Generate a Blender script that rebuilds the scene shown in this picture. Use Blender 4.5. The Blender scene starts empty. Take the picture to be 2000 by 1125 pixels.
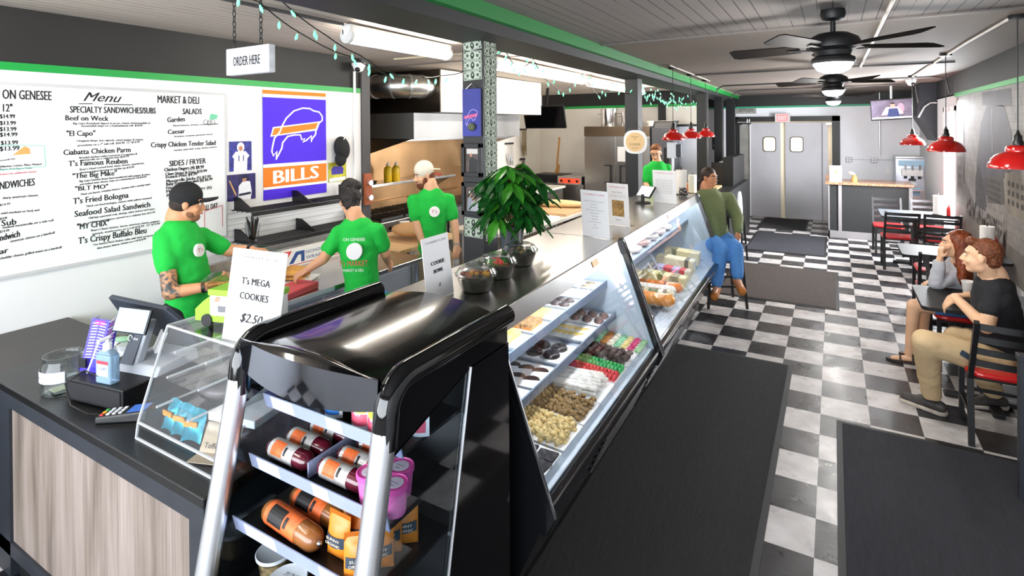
import bpy, bmesh, math, random
from mathutils import Vector, Matrix, Quaternion, Euler
random.seed(7)
PI = math.pi
SC = bpy.context.scene
COL = SC.collection

# ---------------------------------------------------------------- camera
def axes(yaw, pitch, roll):
    r = Vector((math.cos(yaw), math.sin(yaw), 0)); f = Vector((-math.sin(yaw), math.cos(yaw), 0)); u = Vector((0, 0, 1))
    f, u = f*math.cos(pitch)+u*math.sin(pitch), u*math.cos(pitch)-f*math.sin(pitch)
    r, u = r*math.cos(roll)+u*math.sin(roll), u*math.cos(roll)-r*math.sin(roll)
    return r, u, f
cam_data = bpy.data.cameras.new('camera')
cam = bpy.data.objects.new('camera', cam_data); COL.objects.link(cam); SC.camera = cam
_r, _u, _f = axes(.5237, -.0041, -.0074)
cam.matrix_world = Matrix(((_r.x, _u.x, -_f.x, .0919), (_r.y, _u.y, -_f.y, -3.0081), (_r.z, _u.z, -_f.z, 2.1015), (0, 0, 0, 1)))
cam_data.sensor_width = 36.0
cam_data.lens = 36.0*1071.76/2000
cam_data.shift_x = (1000-1009.4)/2000
cam_data.shift_y = (251.3-562.5)/2000
cam_data.clip_start = .02

# ---------------------------------------------------------------- view, world, lights
SC.view_settings.view_transform = 'Standard'; SC.view_settings.look = 'None'
SC.view_settings.gamma = 1; SC.view_settings.use_curve_mapping = False
SC.view_settings.exposure = .85
W = bpy.data.worlds.new('world'); SC.world = W; W.use_nodes = True
nt = W.node_tree; bg = nt.nodes['Background']
sky = nt.nodes.new('ShaderNodeTexSky'); sky.sky_type = 'HOSEK_WILKIE'; sky.turbidity = 6; sky.ground_albedo = .5
sky.sun_direction = Vector((-.3, .6, .74)).normalized()
nt.links.new(sky.outputs[0], bg.inputs[0]); bg.inputs[1].default_value = 2.4
def area(name, loc, target, sx, sy, power, color=(1, 1, 1), spread=PI):
    d = bpy.data.lights.new(name, 'AREA'); d.shape = 'RECTANGLE'; d.size = sx; d.size_y = sy; d.energy = power; d.color = color; d.spread = spread
    o = bpy.data.objects.new(name, d); COL.objects.link(o); o.location = loc
    o.rotation_euler = (Vector(target)-Vector(loc)).to_track_quat('-Z', 'Y').to_euler(); return o
def point(name, loc, power, radius=.05, color=(1, 1, 1)):
    d = bpy.data.lights.new(name, 'POINT'); d.energy = power; d.shadow_soft_size = radius; d.color = color
    o = bpy.data.objects.new(name, d); COL.objects.link(o); o.location = loc; return o
area('shopfront_daylight', (-1.4, -4.72, 1.6), (-1.2, 2, .9), 5.2, 1.7, 170, (.90, .95, 1))
area('side_window_daylight', (1.66, 7.35, 1.5), (-1, 6.6, .8), .9, 1.9, 300, (.93, .96, 1))

# ---------------------------------------------------------------- materials
MATS = {}
def mat(name, col, rough=.5, metal=0, noise=None, bump=None, emit=None, estr=1, spec=None, coat=0, trans=0, ior=1.45, aniso=0):
    """noise=(scale, amount, stretch xyz) darkens and lightens the colour; bump=(scale, strength, stretch)"""
    if name in MATS: return MATS[name]
    m = bpy.data.materials.new(name); m.use_nodes = True; n = m.node_tree.nodes; l = m.node_tree.links
    b = n['Principled BSDF']; c = (*col, 1) if len(col) == 3 else col
    b.inputs['Base Color'].default_value = c; b.inputs['Roughness'].default_value = rough; b.inputs['Metallic'].default_value = metal
    if spec is not None: b.inputs['Specular IOR Level'].default_value = spec
    if coat: b.inputs['Coat Weight'].default_value = coat; b.inputs['Coat Roughness'].default_value = .05
    if trans: b.inputs['Transmission Weight'].default_value = trans; b.inputs['IOR'].default_value = ior
    if emit: b.inputs['Emission Color'].default_value = (*emit, 1); b.inputs['Emission Strength'].default_value = estr
    def vec(st):
        tc = n.new('ShaderNodeTexCoord'); mp = n.new('ShaderNodeMapping'); mp.inputs['Scale'].default_value = st
        l.new(tc.outputs['Object'], mp.inputs[0]); return mp.outputs[0]
    if noise:
        t = n.new('ShaderNodeTexNoise'); t.inputs['Scale'].default_value = noise[0]; t.inputs['Detail'].default_value = 6
        l.new(vec(noise[2] if len(noise) > 2 else (1, 1, 1)), t.inputs['Vector'])
        r = n.new('ShaderNodeValToRGB'); a = noise[1]
        r.color_ramp.elements[0].position = .3; r.color_ramp.elements[1].position = .7
        r.color_ramp.elements[0].color = (*[max(0, x*(1-a)) for x in col[:3]], 1); r.color_ramp.elements[1].color = (*[min(1, x*(1+a)) for x in col[:3]], 1)
        l.new(t.outputs[0], r.inputs[0]); l.new(r.outputs[0], b.inputs['Base Color'])
    if bump:
        t = n.new('ShaderNodeTexNoise'); t.inputs['Scale'].default_value = bump[0]; t.inputs['Detail'].default_value = 4
        l.new(vec(bump[2] if len(bump) > 2 else (1, 1, 1)), t.inputs['Vector'])
        bp = n.new('ShaderNodeBump'); bp.inputs['Strength'].default_value = bump[1]; bp.inputs['Distance'].default_value = .01
        l.new(t.outputs[0], bp.inputs['Height']); l.new(bp.outputs[0], b.inputs['Normal'])
    MATS[name] = m; return m
def glass(name, tint=(1, 1, 1), refl=1.0, rough=0.0):
    if name in MATS: return MATS[name]
    m = bpy.data.materials.new(name); m.use_nodes = True; n = m.node_tree.nodes; l = m.node_tree.links
    n.remove(n['Principled BSDF']); out = n['Material Output']
    tr = n.new('ShaderNodeBsdfTransparent'); tr.inputs[0].default_value = (*tint, 1)
    gl = n.new('ShaderNodeBsdfGlossy'); gl.inputs['Roughness'].default_value = rough
    fr = n.new("ShaderNodeFresnel"); ge = n.new("ShaderNodeNewGeometry"); io = n.new("ShaderNodeMix"); io.inputs[2].default_value = 1.45; io.inputs[3].default_value = 1/1.45; l.new(ge.outputs["Backfacing"], io.inputs[0]); l.new(io.outputs[0], fr.inputs[0])
    mu = n.new('ShaderNodeMath'); mu.operation = 'MULTIPLY'; mu.inputs[1].default_value = refl; l.new(fr.outputs[0], mu.inputs[0])
    mx = n.new('ShaderNodeMixShader'); l.new(mu.outputs[0], mx.inputs[0]); l.new(tr.outputs[0], mx.inputs[1]); l.new(gl.outputs[0], mx.inputs[2])
    l.new(mx.outputs[0], out.inputs[0]); MATS[name] = m; return m
def rgb(h):
    f = lambda v: v/12.92 if v <= .04045 else ((v+.055)/1.055)**2.4
    return tuple(f(int(h[i:i+2], 16)/255) for i in (0, 2, 4))
def P(name, h, rough=.6, **k): return mat(name, rgb(h), rough, **k)

BLACK = P('black_paint', '101113', .5); BLACKGLOSS = P('black_gloss', '08080a', .07, coat=.3); BLACKPLASTIC = P('black_plastic', '0d0d0e', .4)
WHITE = P('white_paint', 'e9e9ea', .55); WHITEPLASTIC = P('white_plastic', 'f0f0f0', .35); PAPER = P('white_paper', 'f3f3f5', .7)
INK = P('black_ink', '121214', .7); GREYINK = P('grey_ink', '6d6d72', .7); REDINK = P('red_ink', 'c63848', .7)
GREENTRIM = P('green_trim_paint', '089a3e', .45); DARKBAND = P('charcoal_wall_paint', '1e1d1d', .6, noise=(3, .12))
STEEL = mat('stainless_steel', (.62, .61, .60), .27, 1, noise=(2.5, .10, (1, 8, 1)), bump=(3, .03))
STEELTOP = mat('worn_steel_top', (.60, .585, .57), .24, 1, noise=(1.6, .14), bump=(2.2, .05))
ALU = mat('brushed_aluminium', (.80, .82, .85), .32, 1); CHROME = mat('chrome', (.85, .86, .88), .06, 1)
IRON = P('black_iron', '1a1a1c', .45); REDVINYL = P('red_vinyl', 'c01a1c', .33, coat=.2); REDENAMEL = P('red_enamel', 'b3120f', .16, coat=.8)
CLEAR = glass('clear_glass'); ACRYLIC = glass('clear_acrylic', (.985, .988, .99), .75); PLASTICFILM = glass('clear_plastic', (.96, .97, .98), 2.2, .12)
WOODBOARD = P('maple_board', 'd8b184', .5, noise=(4, .18, (1, 9, 1)))

# ---------------------------------------------------------------- mesh helper
class MB:
    def __init__(s): s.v = []; s.f = []; s.mi = []; s.m = 0; s.T = None
    def vert(s, p):
        p = Vector(p); s.v.append(s.T @ p if s.T else p); return len(s.v)-1
    def face(s, idx): s.f.append(tuple(idx)); s.mi.append(s.m)
    def poly(s, pts): s.face([s.vert(p) for p in pts]); return s
    def box(s, x0, y0, z0, x1, y1, z1):
        i = [s.vert(p) for p in ((x0, y0, z0), (x1, y0, z0), (x1, y1, z0), (x0, y1, z0), (x0, y0, z1), (x1, y0, z1), (x1, y1, z1), (x0, y1, z1))]
        for q in ((3, 2, 1, 0), (4, 5, 6, 7), (0, 1, 5, 4), (1, 2, 6, 5), (2, 3, 7, 6), (3, 0, 4, 7)): s.face([i[k] for k in q])
        return s
    def bar(s, a, b, w, h, up=(0, 0, 1)):
        """a box of section w x h from a to b"""
        a = Vector(a); b = Vector(b); d = (b-a).normalized(); up = Vector(up)
        if abs(d.dot(up)) > .99: up = Vector((1, 0, 0))
        x = d.cross(up).normalized()*w/2; y = x.cross(d).normalized()*h/2
        i = [s.vert(p) for p in (a-x-y, a+x-y, a+x+y, a-x+y, b-x-y, b+x-y, b+x+y, b-x+y)]
        for q in ((0, 1, 2, 3), (7, 6, 5, 4), (1, 0, 4, 5), (2, 1, 5, 6), (3, 2, 6, 7), (0, 3, 7, 4)): s.face([i[k] for k in q])
        return s
    def cyl(s, a, b, r0, r1=None, n=12, cap=True):
        a = Vector(a); b = Vector(b); r1 = r0 if r1 is None else r1; d = (b-a).normalized()
        x = d.orthogonal().normalized(); y = d.cross(x)
        A = [s.vert(a+(x*math.cos(t)+y*math.sin(t))*r0) for t in [2*PI*k/n for k in range(n)]]
        B = [s.vert(b+(x*math.cos(t)+y*math.sin(t))*r1) for t in [2*PI*k/n for k in range(n)]]
        for k in range(n): j = (k+1) % n; s.face((A[k], A[j], B[j], B[k]))
        if cap: s.face(A[::-1]); s.face(B)
        return s
    def tube(s, pts, r, n=8, closed=False):
        pts = [Vector(p) for p in pts]; m = len(pts); rings = []; x = None
        for k, p in enumerate(pts):
            d = (pts[(k+1) % m]-pts[k-1]) if (closed or 0 < k < m-1) else (pts[1]-pts[0] if k == 0 else pts[-1]-pts[-2])
            d.normalize(); x = d.orthogonal() if x is None else x-d*x.dot(d); x.normalize(); y = d.cross(x)
            rr = r[k] if isinstance(r, (list, tuple)) else r
            rings.append([s.vert(p+(x*math.cos(t)+y*math.sin(t))*rr) for t in [2*PI*q/n for q in range(n)]])
        for k in range(m if closed else m-1):
            A, B = rings[k], rings[(k+1) % m]
            for q in range(n): j = (q+1) % n; s.face((A[q], A[j], B[j], B[q]))
        if not closed: s.face(rings[0][::-1]); s.face(rings[-1])
        return s
    def lathe(s, c, prof, n=24, caps=True):
        """prof: list of (radius, z)"""
        c = Vector(c); R = []
        for r, z in prof: R.append([s.vert(c+Vector((r*math.cos(2*PI*k/n), r*math.sin(2*PI*k/n), z))) for k in range(n)])
        for A, B in zip(R, R[1:]):
            for k in range(n): j = (k+1) % n; s.face((A[k], A[j], B[j], B[k]))
        if caps: s.face(R[0][::-1]); s.face(R[-1])
        return s
    def ell(s, c, r, rot=None, n=14, m=9):
        c = Vector(c); r = Vector(r) if not isinstance(r, (int, float)) else Vector((r, r, r)); R = []
        def tf(p):
            p = Vector((p[0]*r.x, p[1]*r.y, p[2]*r.z)); return c+(rot @ p if rot else p)
        top = s.vert(tf((0, 0, 1))); bot = s.vert(tf((0, 0, -1)))
        for i in range(1, m):
            t = PI*i/m; R.append([s.vert(tf((math.sin(t)*math.cos(2*PI*k/n), math.sin(t)*math.sin(2*PI*k/n), math.cos(t)))) for k in range(n)])
        for k in range(n): s.face((top, R[0][k], R[0][(k+1) % n])); s.face((bot, R[-1][(k+1) % n], R[-1][k]))
        for A, B in zip(R, R[1:]):
            for k in range(n): j = (k+1) % n; s.face((A[k], B[k], B[j], A[j]))
        return s
    def cap(s, a, b, r0, r1, n=14):
        """a tapered capsule"""
        a = Vector(a); b = Vector(b); d = b-a
        if d.length < 1e-5: return s.ell(a, max(r0, r1))
        d.normalize(); x = d.orthogonal().normalized(); y = d.cross(x); R = []
        for c, r, t0, t1 in ((a, r0, -PI/2, 0), (b, r1, 0, PI/2)):
            for q in range(5):
                t = t0+(t1-t0)*q/4
                rr = max(r*math.cos(t), r*.02)
                R.append([s.vert(c+d*r*math.sin(t)+(x*math.cos(2*PI*k/n)+y*math.sin(2*PI*k/n))*rr) for k in range(n)])
        for A, B in zip(R, R[1:]):
            for k in range(n): j = (k+1) % n; s.face((A[k], A[j], B[j], B[k]))
        s.face(R[0][::-1]); s.face(R[-1]); return s
    def prism(s, A, B):
        """two matching polygons joined by sides"""
        a = [s.vert(p) for p in A]; b = [s.vert(p) for p in B]; n = len(a)
        s.face(a[::-1]); s.face(b)
        for k in range(n): j = (k+1) % n; s.face((a[k], a[j], b[j], b[k]))
        return s
    def grid(s, fn, nu, nv):
        g = [[s.vert(fn(i/nu, j/nv)) for j in range(nv+1)] for i in range(nu+1)]
        for i in range(nu):
            for j in range(nv): s.face((g[i][j], g[i+1][j], g[i+1][j+1], g[i][j+1]))
        return s
    def build(s, name, mats, parent=None, smooth=None, bevel=0, seg=2):
        me = bpy.data.meshes.new(name); me.from_pydata([tuple(v) for v in s.v], [], s.f)
        mats = mats if isinstance(mats, (list, tuple)) else [mats]
        for m in mats: me.materials.append(m)
        me.polygons.foreach_set('material_index', s.mi)
        bm = bmesh.new(); bm.from_mesh(me); bmesh.ops.recalc_face_normals(bm, faces=bm.faces); bm.to_mesh(me); bm.free()
        if smooth is not None:
            me.shade_smooth(); me.set_sharp_from_angle(angle=math.radians(smooth))
        o = bpy.data.objects.new(name, me); COL.objects.link(o)
        if parent: o.parent = parent
        if bevel:
            b = o.modifiers.new('bevel', 'BEVEL'); b.width = bevel; b.segments = seg; b.limit_method = 'ANGLE'; b.angle_limit = .6
        return o
def tag(o, label=None, cat=None, group=None, kind=None):
    if label: o['label'] = label
    if cat: o['category'] = cat
    if group: o['group'] = group
    if kind: o['kind'] = kind
    return o
def thing(name, label, cat, loc=(0, 0, 0), rz=0, group=None):
    o = bpy.data.objects.new(name, None); COL.objects.link(o); o.empty_display_size = .05
    o.location = loc; o.rotation_euler = (0, 0, rz); return tag(o, label, cat, group)
def struct(name, mb, mats, **k): return tag(mb.build(name, mats, **k), kind='structure')
def dup(root, loc=None, rz=None, label=None, group=None):
    def cp(o, par):
        c = o.copy(); COL.objects.link(c)
        if par: c.parent = par
        for ch in list(o.children): cp(ch, c)
        return c
    r = cp(root, None)
    if loc is not None: r.location = loc
    if rz is not None: r.rotation_euler = (0, 0, rz)
    if label: r['label'] = label
    if group: r['group'] = group
    return r
_fc = {}
def text_polys(s, bold=0.0, shear=0.0):
    k = (s, shear, bold)
    if k not in _fc:
        cu = bpy.data.curves.new('t', 'FONT'); cu.body = s; cu.resolution_u = 2; cu.shear = shear; cu.offset = bold
        o = bpy.data.objects.new('t', cu); me = bpy.data.meshes.new_from_object(o)
        vs = [v.co.copy() for v in me.vertices]; fs = [tuple(p.vertices) for p in me.polygons]
        bpy.data.objects.remove(o); bpy.data.curves.remove(cu); bpy.data.meshes.remove(me)
        _fc[k] = (vs, fs)
    return _fc[k]
def text(mb, s, origin, ux, uy, h, width=None, align='L', shear=0.0, sx=1.0, bold=0.0):
    """letters of cap height h at origin along ux with up uy; width squeezes the line to that length"""
    if bold:
        for q in (-1, 1): text(mb, s, Vector(origin)+Vector(ux).normalized()*bold*q+Vector(ux).cross(Vector(uy)).normalized()*.0003*(q+1.2), ux, uy, h, width, align, shear, sx)
    vs, fs = text_polys(s, 0, shear)
    if not vs: return
    ux = Vector(ux).normalized(); uy = Vector(uy).normalized(); k = h/.70
    x0 = min(v.x for v in vs); x1 = max(v.x for v in vs); kx = k*sx
    if width: kx = width/max(x1-x0, 1e-4)
    w = (x1-x0)*kx; off = {'L': 0, 'C': -w/2, 'R': -w}[align]; o = Vector(origin)
    i0 = len(mb.v)
    for v in vs: mb.vert(o+ux*((v.x-x0)*kx+off)+uy*(v.y*k))
    for f in fs: mb.face([i0+q for q in f])
# ================================================================ the room
TS = .3048
def zc(y): return 2.86-.008*y
def floor_mat():
    m = bpy.data.materials.new('checkerboard_vinyl_tile'); m.use_nodes = True; n = m.node_tree.nodes; l = m.node_tree.links; b = n['Principled BSDF']
    tc = n.new('ShaderNodeTexCoord'); mp = n.new('ShaderNodeMapping'); mp.inputs['Scale'].default_value = (1/TS, 1/TS, 0); mp.inputs['Location'].default_value = (100, 100, .5)
    ck = n.new('ShaderNodeTexChecker'); ck.inputs['Scale'].default_value = 1
    l.new(tc.outputs['Object'], mp.inputs[0]); l.new(mp.outputs[0], ck.inputs['Vector'])
    def nz(sc, a, c, p0=.3, p1=.7):
        t = n.new('ShaderNodeTexNoise'); t.inputs['Scale'].default_value = sc; t.inputs['Detail'].default_value = 8; l.new(tc.outputs['Object'], t.inputs['Vector'])
        r = n.new('ShaderNodeValToRGB'); r.color_ramp.elements[0].position = p0; r.color_ramp.elements[1].position = p1
        r.color_ramp.elements[0].color = (*a, 1); r.color_ramp.elements[1].color = (*c, 1); l.new(t.outputs[0], r.inputs[0]); return r.outputs[0], t.outputs[0]
    w, _ = nz(6, rgb('a5a09e'), rgb('cac6c4')); k, _ = nz(9, (.006, .006, .008), (.016, .016, .02))
    l.new(w, ck.inputs['Color1']); l.new(k, ck.inputs['Color2']); l.new(ck.outputs['Color'], b.inputs['Base Color'])
    rr, _ = nz(5, (.22,)*3, (.42,)*3); l.new(rr, b.inputs['Roughness'])
    _, bt = nz(38, (0,)*3, (1,)*3); bp = n.new('ShaderNodeBump'); bp.inputs['Strength'].default_value = .12; bp.inputs['Distance'].default_value = .008
    l.new(bt, bp.inputs['Height']); l.new(bp.outputs[0], b.inputs['Normal']); return m
struct('floor', MB().poly([(-6, -5, 0), (2, -5, 0), (2, 11.2, 0), (-6, 11.2, 0)]), floor_mat())
def plank_mat(name, c, dark, w, amount):
    m = bpy.data.materials.new(name); m.use_nodes = True; n = m.node_tree.nodes; l = m.node_tree.links; b = n['Principled BSDF']; b.inputs['Roughness'].default_value = .7
    tc = n.new('ShaderNodeTexCoord'); sp = n.new('ShaderNodeSeparateXYZ'); l.new(tc.outputs['Object'], sp.inputs[0])
    def ma(op, a, v=None):
        q = n.new('ShaderNodeMath'); q.operation = op
        for i, x in enumerate((a, v)):
            if x is None: continue
            if isinstance(x, (int, float)): q.inputs[i].default_value = x
            else: l.new(x, q.inputs[i])
        return q.outputs[0]
    fr = ma('FRACT', ma('DIVIDE', sp.outputs[0], w)); gap = ma('LESS_THAN', fr, .07)
    mp = n.new('ShaderNodeMapping'); mp.inputs['Scale'].default_value = (1/w*.9, .55, 1); l.new(tc.outputs['Object'], mp.inputs[0])
    t = n.new('ShaderNodeTexNoise'); t.inputs['Scale'].default_value = 1; t.inputs['Detail'].default_value = 2; l.new(mp.outputs[0], t.inputs['Vector'])
    on = ma('GREATER_THAN', t.outputs[0], amount); k = ma('MAXIMUM', ma('MULTIPLY', gap, on), ma('MULTIPLY', gap, .3))
    mix = n.new('ShaderNodeMix'); mix.data_type = 'RGBA'; l.new(k, mix.inputs[0]); mix.inputs[6].default_value = (*c, 1); mix.inputs[7].default_value = (*dark, 1)
    l.new(mix.outputs[2], b.inputs['Base Color']); return m
PLANK = plank_mat('painted_ceiling_planks', rgb('77716f'), rgb('151313'), .088, .47)
PLANKLIT = plank_mat('tube_lit_kitchen_planks', rgb('b3a89f'), rgb('2c2624'), .088, .47)  # same planks, lighter and warmer: the tube light is put into the colour
PLASTER = P('ceiling_drywall', '746a62', .75, noise=(1.2, .06), bump=(60, .08))
cl = MB()
def ceil_strip(x0, x1, y0, y1, m): cl.m = m; cl.poly([(x0, y0, zc(y0)), (x1, y0, zc(y0)), (x1, y1, zc(y1)), (x0, y1, zc(y1))])
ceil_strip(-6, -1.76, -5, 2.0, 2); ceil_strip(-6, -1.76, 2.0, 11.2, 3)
ceil_strip(-1.76, 2, -5, 1.75, 0); ceil_strip(-1.76, 2, 1.75, 11.2, 1)
struct('ceiling', cl, [PLANK, PLASTER, PLANKLIT, P('tube_lit_kitchen_drywall', 'c2b5a8', .75)])  # kitchen drywall lightened too, tube light put into its colour
t = MB().bar((-1.76, 1.75, zc(1.75)-.006), (1.6, 1.66, zc(1.7)-.006), .03, .012); struct('trim_1', t, P('ceiling_batten', '6d6865'))
t = MB().bar((-6, 2.0, zc(2)-.006), (-2.1, 2.0, zc(2)-.006), .03, .012); struct('trim_2', t, MATS['ceiling_batten'])

WALLWHITE = P('white_wall_paint', 'e6e6e8', .6, noise=(2, .03)); WALLWARM = P('warm_white_kitchen_wall', 'e9e2d8', .5, noise=(2, .05))
struct('wall_left', MB().box(-4.5, -5, 0, -4.35, 1.3, 2.50), WALLWHITE)
struct('wall_left_upper', MB().box(-4.5, -5, 2.52, -4.36, 1.3, 2.92), DARKBAND)
struct('trim_3', MB().box(-4.5, -5, 2.475, -4.34, 1.29, 2.525), GREENTRIM)
struct('trim_4', MB().box(-4.5, 1.3, 0, -4.33, 1.42, 2.86), P('dark_grey_post_paint', '47464a', .55))
HOODDARK = mat('dark_stained_steel', rgb('4a4138'), .3, .85, noise=(1.3, .45), bump=(3, .05))
struct('wall_kitchen', MB().box(-5.75, 1.3, 0, -5.6, 5.15, 2.9), HOODDARK)
kw = MB()                                                  # the kitchen side wall with its window opening
for q in ((5.15, 0, 5.95, .9), (5.15, 1.85, 5.95, 2.9), (5.95, 0, 8.0, 2.9)): kw.box(-5.75, q[0], q[1], -5.6, q[2], q[3])
struct('wall_kitchen_side', kw, WALLWARM)
wf = MB()
for a, b in (((5.15, .9), (5.22, 1.85)), ((5.88, .9), (5.95, 1.85)), ((5.15, .9), (5.95, .97)), ((5.15, 1.78), (5.95, 1.85)), ((5.53, .9), (5.57, 1.85))):
    wf.box(-5.62, a[0], a[1], -5.55, b[0], b[1])
w1 = struct('window_1', wf, WHITEPLASTIC); MB().box(-5.66, 5.2, .95, -5.655, 5.9, 1.8).build('pane', CLEAR, w1)
struct('wall_kitchen_back', MB().box(-5.6, 8.0, 0, -2.04, 8.15, 2.5), WALLWARM)
struct('wall_kitchen_back_upper', MB().box(-5.6, 7.99, 2.52, -2.04, 8.15, 2.9), DARKBAND)
struct('trim_5', MB().box(-5.6, 7.97, 2.475, -2.04, 8.15, 2.525), GREENTRIM)
struct('trim_6', MB().box(-2.96, 7.95, 0, -2.81, 7.99, 2.8), DARKBAND)
BACKBLUE = P('pale_grey_wall_paint', 'e8eaf0', .6, noise=(2, .03))
bw = MB(); bw.box(-6, 10.7, 0, -1.80, 10.85, 2.5); bw.box(.08, 10.7, 0, 1.75, 10.85, 2.5); bw.box(-1.80, 10.7, 2.2, .08, 10.85, 2.5)
struct('wall_back', bw, BACKBLUE)
struct('wall_back_upper', MB().box(-6, 10.68, 2.52, 1.75, 10.85, 2.9), BLACK)
struct('trim_7', MB().box(-6, 10.66, 2.48, 1.75, 10.85, 2.52), P('teal_green_trim', '2f9a74', .5))
rw = MB()
for q in ((-5, 0, 6.86, 2.5), (6.86, 0, 7.85, .35), (6.86, 2.35, 7.85, 2.5), (7.85, 0, 10.85, 2.5)): rw.box(1.6, q[0], q[1], 1.75, q[2], q[3])
struct('wall_right', rw, P('light_grey_right_wall', 'c9c9cc', .6))
struct('wall_right_upper', MB().box(1.59, -5, 2.52, 1.75, 10.7, 2.9), P('near_black_wall_paint', '0f1011', .6))
struct('trim_8', MB().box(1.575, -5, 2.475, 1.75, 6.85, 2.525), GREENTRIM)
wf = MB()
for a, b in (((6.86, .35), (6.93, 2.35)), ((7.78, .35), (7.85, 2.35)), ((6.86, .35), (7.85, .42)), ((6.86, 2.28), (7.85, 2.35)), ((7.33, .35), (7.37, 2.35))): wf.box(1.585, a[0], a[1], 1.66, b[0], b[1])
w2 = struct('window_2', wf, WHITEPLASTIC); MB().box(1.68, 6.9, .4, 1.685, 7.8, 2.3).build('pane', CLEAR, w2)
fw = MB()                                                   # shop front behind the camera with three large windows
for q in ((-6, 0, 1.75, .55), (-6, 2.45, 1.75, 2.95), (-6, .55, -4.2, 2.45), (-2.5, .55, -2.3, 2.45), (-.5, .55, -.3, 2.45), (1.45, .55, 1.75, 2.45)): fw.box(q[0], -5.0, q[1], q[2], -4.88, q[3])
struct('wall_front', fw, WALLWHITE)
for i, (a, b) in enumerate(((-4.2, -2.5), (-2.3, -.5), (-.3, 1.45))):
    m = MB(); m.box(a, -4.95, .55, a+.06, -4.86, 2.45); m.box(b-.06, -4.95, .55, b, -4.86, 2.45); m.box(a, -4.95, .55, b, -4.86, .61); m.box(a, -4.95, 2.39, b, -4.86, 2.45)
    w = struct('window_%d' % (i+3), m, BLACK); MB().box(a, -4.93, .55, b, -4.925, 2.45).build('pane', CLEAR, w)
struct('wall_end_left', MB().box(-6, -5, 0, -5.9, 11.2, 2.95), DARKBAND)

# beam over the deli counter, its green strip, and the posts beneath it
BEAMBLACK = P('black_beam_paint', '1a1a1c', .55)
def yb(x, y): return x-.010*y
bm_ = MB(); bm_.prism([(-2.14, -5, 2.71), (-1.75, -5, 2.71), (-1.75, -5, 3.0), (-2.14, -5, 3.0)], [(-2.26, 10.7, 2.66), (-1.87, 10.7, 2.66), (-1.87, 10.7, 2.85), (-2.26, 10.7, 2.85)])
struct('beam', bm_, BEAMBLACK)
g = MB(); g.prism([(-1.76, -5, 2.80), (-1.70, -5, 2.80), (-1.70, -5, 2.92), (-1.76, -5, 2.92)], [(-1.88, 10.7, 2.70), (-1.82, 10.7, 2.70), (-1.82, 10.7, 2.80), (-1.88, 10.7, 2.80)])
struct('trim_9', g, P('deep_green_trim', '067a30', .5))
for i, (x, y, w) in enumerate(((-2.17, .15, .17), (-2.17, 3.62, .165), (-2.03, 7.1, .17), (-2.04, 8.8, .16), (-2.02, 10.1, .18))):
    struct('column_%d' % (i+1), MB().box(x, y, 0, x+w, y+w+.01, 2.715), P('black_column_paint', '1d1d1f', .5) if i < 3 else BLACK)
# double swing doors with black frame in the back wall
struct('trim_10', MB().box(-1.95, 10.6, 0, -1.80, 10.72, 2.28).box(.06, 10.6, 0, .21, 10.72, 2.28).box(-1.95, 10.6, 2.17, .21, 10.72, 2.28), P('black_door_frame', '1b1b1d', .5))
GREYDOOR = P('grey_laminate_door', 'b4b4b9', .45, noise=(1.5, .08))
d = struct('door_1', MB().box(-1.58, 10.62, .01, -.945, 10.66, 2.14), GREYDOOR, bevel=.004)
d2 = struct('door_2', MB().box(-.85, 10.62, .01, -.02, 10.66, 2.14), GREYDOOR, bevel=.004)
LITPANE = P('lit_door_pane', 'f5d9a0', .3, emit=(1, .78, .45), estr=1.1)
def rrect(cx, cz, w, h, r, y, n=5):
    p = []
    for sx, sz, t0 in ((1, 1, 0), (-1, 1, PI/2), (-1, -1, PI), (1, -1, 1.5*PI)):
        for k in range(n): t = t0+PI/2*k/(n-1); p.append((cx+sx*(w/2-r)+r*math.cos(t), y, cz+sz*(h/2-r)+r*math.sin(t)))
    return p
for dd, cx in ((d, -1.17), (d2, -.62)):
    MB().prism(rrect(cx, 1.655, .27, .34, .06, 10.62), rrect(cx, 1.655, .27, .34, .06, 10.607)).build('window_gasket', BLACKPLASTIC, dd)
    MB().prism(rrect(cx, 1.655, .235, .305, .05, 10.61), rrect(cx, 1.655, .235, .305, .05, 10.603)).build('door_pane', LITPANE, dd)
MB().box(-.13, 10.60, .02, -.115, 10.62, 2.13).build('hinge_seam', P('seam_grey', '77777c'), d2)
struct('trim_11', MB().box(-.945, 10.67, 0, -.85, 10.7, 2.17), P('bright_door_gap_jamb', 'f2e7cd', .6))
struct('trim_12', MB().box(-1.80, 10.63, 0, -1.58, 10.66, 2.14), P('scuffed_side_panel', '8e8d88', .6, noise=(5, .2)))
struct('trim_13', MB().box(-1.585, 10.6, 0, -1.565, 10.66, 2.14), WHITE)
struct('wall_behind_doors', MB().box(-2, 11.15, 0, 2, 11.2, 2.9), WALLWARM)
area('back_room_lamp', (-.7, 10.95, 2.1), (-.7, 11, 0), .8, .15, 8, (1, .85, .6))

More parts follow.
